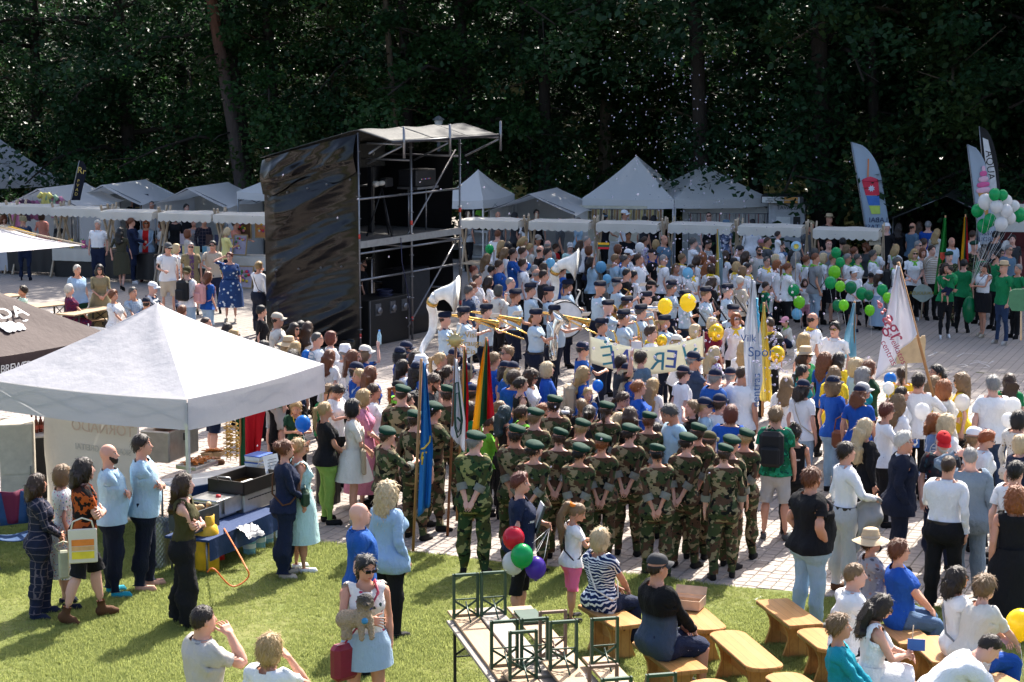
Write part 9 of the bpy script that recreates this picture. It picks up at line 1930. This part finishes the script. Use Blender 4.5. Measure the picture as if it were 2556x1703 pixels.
for k,(x,y) in enumerate(((623,1388),(648,1372),(668,1362),(690,1352))):
    o=empty('water_jug',at(x,y,0),.3*k,['leftmost five litre water jug below the fryer','second water jug from the left below the fryer','third water jug from the left below the fryer','rightmost water jug, next to the navy trousers'][k],'water jug','big water jugs');MB().lathe([(.001,0),(.075,0),(.082,.03),(.078,.08),(.084,.10),(.078,.14),(.084,.17),(.078,.21),(.06,.27),(.028,.31),(.025,.33)],n=14).build('jug_body',M_WB,o);MB().lathe([(.028,.33),(.028,.36),(.001,.36)],n=10).build('cap',plain((.02,.12,.5),.4),o);MB().tube([(-.05,0,.30),(0,0,.40),(.05,0,.30)],.006,5).build('carry_loop',plain((.02,.12,.5),.4),o);MB().lathe([(.085,.11),(.085,.17)],n=14).build('label',plain((.50,.56,.62),.5),o)
tr=empty('food_tray',fs(492,1165,.80),FT_RZ,'steel tray piled with fried potato pieces','tray');MB().bbox((0,0,.03),(.52,.34,.06),.01).build('tray',M_SS,tr);b=MB()
for k in range(46): b.box((rr.uniform(-.22,.2),rr.uniform(-.13,.13),.07+rr.uniform(0,.05)),(.06,.045,.012),0,rr.uniform(0,3),Matrix.Rotation(rr.uniform(-.6,.6),3,'X'))
tag(b.build('fried_potatoes',plain((.52,.16,.03),.5),tr),kind='stuff')
for k,(x,y) in enumerate(((522,1140),(545,1138))):
    o=empty('paper_boat',fs(x,y,.80),FT_RZ+.3*k,['paper boat of fried chips behind the tray','second paper boat of fried chips, to the right'][k],'paper boat','paper boats');MB().box((0,0,.035),(.17,.12,.06),taper=1.25).build('boat',plain((.45,.30,.17),.8),o);b=MB();[b.box((rr.uniform(-.07,.07),rr.uniform(-.05,.05),.075+rr.uniform(0,.03)),(.05,.04,.01),0,rr.uniform(0,3)) for _ in range(14)];tag(b.build('chips',plain((.55,.18,.03),.5),o),kind='stuff')
for k,(x,y,h) in enumerate(((566,1150,.50),(575,1152,.52),(590,1152,.50))):
    o=empty('potato_skewer',fs(x,y,.80),k,['left tall spiral potato skewer standing upright','middle tall spiral potato skewer','right tall spiral potato skewer'][k],'skewer','spiral potato skewers');MB().tube([(0,0,0),(0,0,h+.08)],.004,5).build('stick',M_WOOD,o);b=MB();b.grid(lambda u,v: Vector(((.006+.045*v*(.7+.3*sin(u*3.1)))*cos(u*90),(.006+.045*v*(.7+.3*sin(u*3.1)))*sin(u*90),.04+h*u+.012*v*sin(u*40))),240,2);b.build('potato_spiral',plain((.78,.46,.08),.45),o,solid=.004)
for k in range(3):
    o=empty('food_container',fs(646,1182,.80)+Vector((0,0,.09*k)),FT_RZ,['lowest of the stacked clear containers with blue lids','middle stacked clear container with blue lid','top stacked clear container with blue lid'][k],'container','stacked containers');MB().box((0,0,.038),(.30,.22,.07),taper=1.06).build('tub',plain((.62,.66,.70),.2),o);MB().bbox((0,0,.080),(.325,.245,.015),.004).build('lid',plain((.03,.10,.42),.4),o);MB().box((0,0,.03),(.305,.226,.045)).build('contents',plain((.60,.52,.38),.7),o)
o=empty('cutting_board',fs(620,1212,.80),FT_RZ,'white cutting board lying on the serving table','board');MB().bbox((0,0,.012),(.55,.32,.022),.006).build('board',M_WHITEP,o)
o=empty('price_sheet',fs(680,1195,.80),FT_RZ-.2,'white handwritten price sheet leaning on the table','paper');MB().box((0,0,.16),(.26,.008,.32),0,0,Matrix.Rotation(-.25,3,'X')).build('sheet',M_WHITEP,o);[MB().box((0,-.012-.0+.06*(.24-.04*k),.26-.04*k),(.16,.003,.006),0,0,Matrix.Rotation(-.25,3,'X')).build('written_line',M_DARK,o) for k in range(4)]
b=MB();b.grid(lambda u,v: Vector(((u-.5)*.3,-v*.2+.03*sin(u*5),.008*sin(u*21+v*13)+.006*sin(v*31)-.12*v*v)),26,14);o=b.build('foil_sheet',M_FOIL,None,fs(606,1312,.515),(0,0,FT_RZ));tag(o,'crumpled aluminium foil on the low table edge','foil')
sm=empty('slush_machine',fs(425,1140,.80),FT_RZ+.15,'slush machine with red, orange and lime drink drums','slush machine');MB().bbox((0,0,.22),(.86,.45,.44),.02).build('housing',M_SS,sm)
for k in range(10): MB().box((.432,-.16+.03*k,.26),(.006,.012,.22)).build('vent_slot',M_DARK,sm)
MB().box((.05,-.23,.30),(.14,.01,.1)).build('display',M_DARK,sm)
for x,c in ((-.28,(.50,.01,.03)),(0,(.70,.28,.02)),(.28,(.42,.62,.03))):
    MB().lathe([(.001,-.24),(.10,-.24),(.12,-.20),(.12,.22),(.001,.22)],(x,-.02,.60),16,M=Matrix.Rotation(pi/2,3,'X')).build('drink_drum',plain(c,.12),sm);MB().bbox((x,-.29,.58),(.05,.08,.16),.012).build('tap',M_DARK,sm);MB().tube([(x,-.30,.50),(x,-.30,.44)],.014,6).build('nozzle',M_WHITEP,sm)
a=at(112,1105,1.0);b_=at(345,1135,1.0);d=b_-a;o=empty('sheet_wall',(a.x,a.y,gz(a.x,a.y)),atan2(d.y,d.x),'white sheet with faint mirrored lettering hung at the back of the tent','sheet');L=d.length;MB().grid(lambda u,v: Vector((u*L,.03*sin(u*11)*(1-v)+.02*sin(v*9),.1+1.72*v)),30,12).build('sheet',canvas((.66,.63,.56),.3),o)
FA=plain((.60,.46,.38),.7);text('lettering','MASTER\nTORNADO',.22,o,(L*.66,-.06,1.42),(pi/2,0,0),FA,True);text('lettering','SKANU IR GREITAI',.12,o,(L*.66,-.06,1.02),(pi/2,0,0),plain((.48,.46,.42),.7),True)
o=empty('steel_cabinet',at(48,1290,0),FT_RZ-pi/2*0-.9,'old beige steel cabinet at the left tent leg','cabinet');cm=plain((.52,.47,.38),.5);MB().bbox((0,.2,.66),(.46,.5,1.3),.012).build('body',cm,o);MB().box((0,-.056,.95),(.42,.012,.66)).build('door',cm,o);MB().box((0,-.056,.30),(.42,.012,.56)).build('door',cm,o);MB().box((.18,-.075,.66),(.015,.03,.12)).build('handle',M_STEEL,o)
for k in range(4): q=at(80+11*k,1075+2*(k % 2),.95);o=empty('beer_bottle',(q.x,q.y,q.z-.02),0,['brown beer bottle at the left of the row by the cabinet','second brown beer bottle by the cabinet','third brown beer bottle by the cabinet','brown beer bottle nearest the white sheet'][k],'bottle','beer bottles');MB().lathe([(.001,0),(.03,0),(.032,.02),(.032,.15),(.013,.20),(.013,.25),(.001,.255)],n=10).build('glass',plain((.16,.03,.008),.1),o);MB().lathe([(.033,.05),(.033,.11)],n=10).build('label',plain((.5,.1,.06),.5),o)
q=at(100,1105,.82);o=empty('bar_counter',(q.x,q.y,gz(q.x,q.y)),FT_RZ-.9,'dark bar counter carrying the beer bottles','counter');MB().bbox((0,.15,.45),(.6,.4,.9),.01).build('counter_body',M_DARK,o);MB().bbox((0,.15,.915),(.66,.46,.03),.006).build('counter_top',plain((.5,.48,.45),.5),o)
o=empty('folding_chair',at(40,1418,0),.5,'folding camping chair with wine red cloth at the left edge','chair')
for s in (-1,1): MB().tube([(s*.24,.2,0),(s*.24,-.2,.62)],.014,6).build('leg',M_STEEL,o);MB().tube([(s*.24,-.2,0),(s*.24,.2,.58),(s*.24,.26,.92)],.014,6).build('leg',M_STEEL,o);MB().box((s*.24,0,.62),(.04,.4,.02)).build('armrest',M_DARK,o)
MB().grid(lambda u,v: Vector(((u-.5)*.48,-.18+.36*v,.42-.04*sin(pi*u))),8,4).build('seat',canvas((.02,.06,.15),0),o,solid=.01);MB().grid(lambda u,v: Vector(((u-.5)*.48,.21+.06*v,.5+.4*v)),8,4).build('backrest',canvas((.02,.06,.15),0),o,solid=.01);MB().grid(lambda u,v: Vector(((u-.5)*.4,.23+.06*sin(u*8),.92-.4*v)),10,6).build('draped_cloth',canvas((.12,.012,.04),0),o,solid=.012)
o=empty('embossed_bin',at(395,1420,0),0,'dimpled silver metal bin behind the person in olive','bin');b=MB();b.grid(lambda u,v: Vector(((.17+.006*sin(u*2*pi*22)*sin(v*60))*cos(2*pi*u),(.17+.006*sin(u*2*pi*22)*sin(v*60))*sin(2*pi*u),.62*v)),132,40);b.build('drum',plain((.30,.33,.33),.35,.8),o)
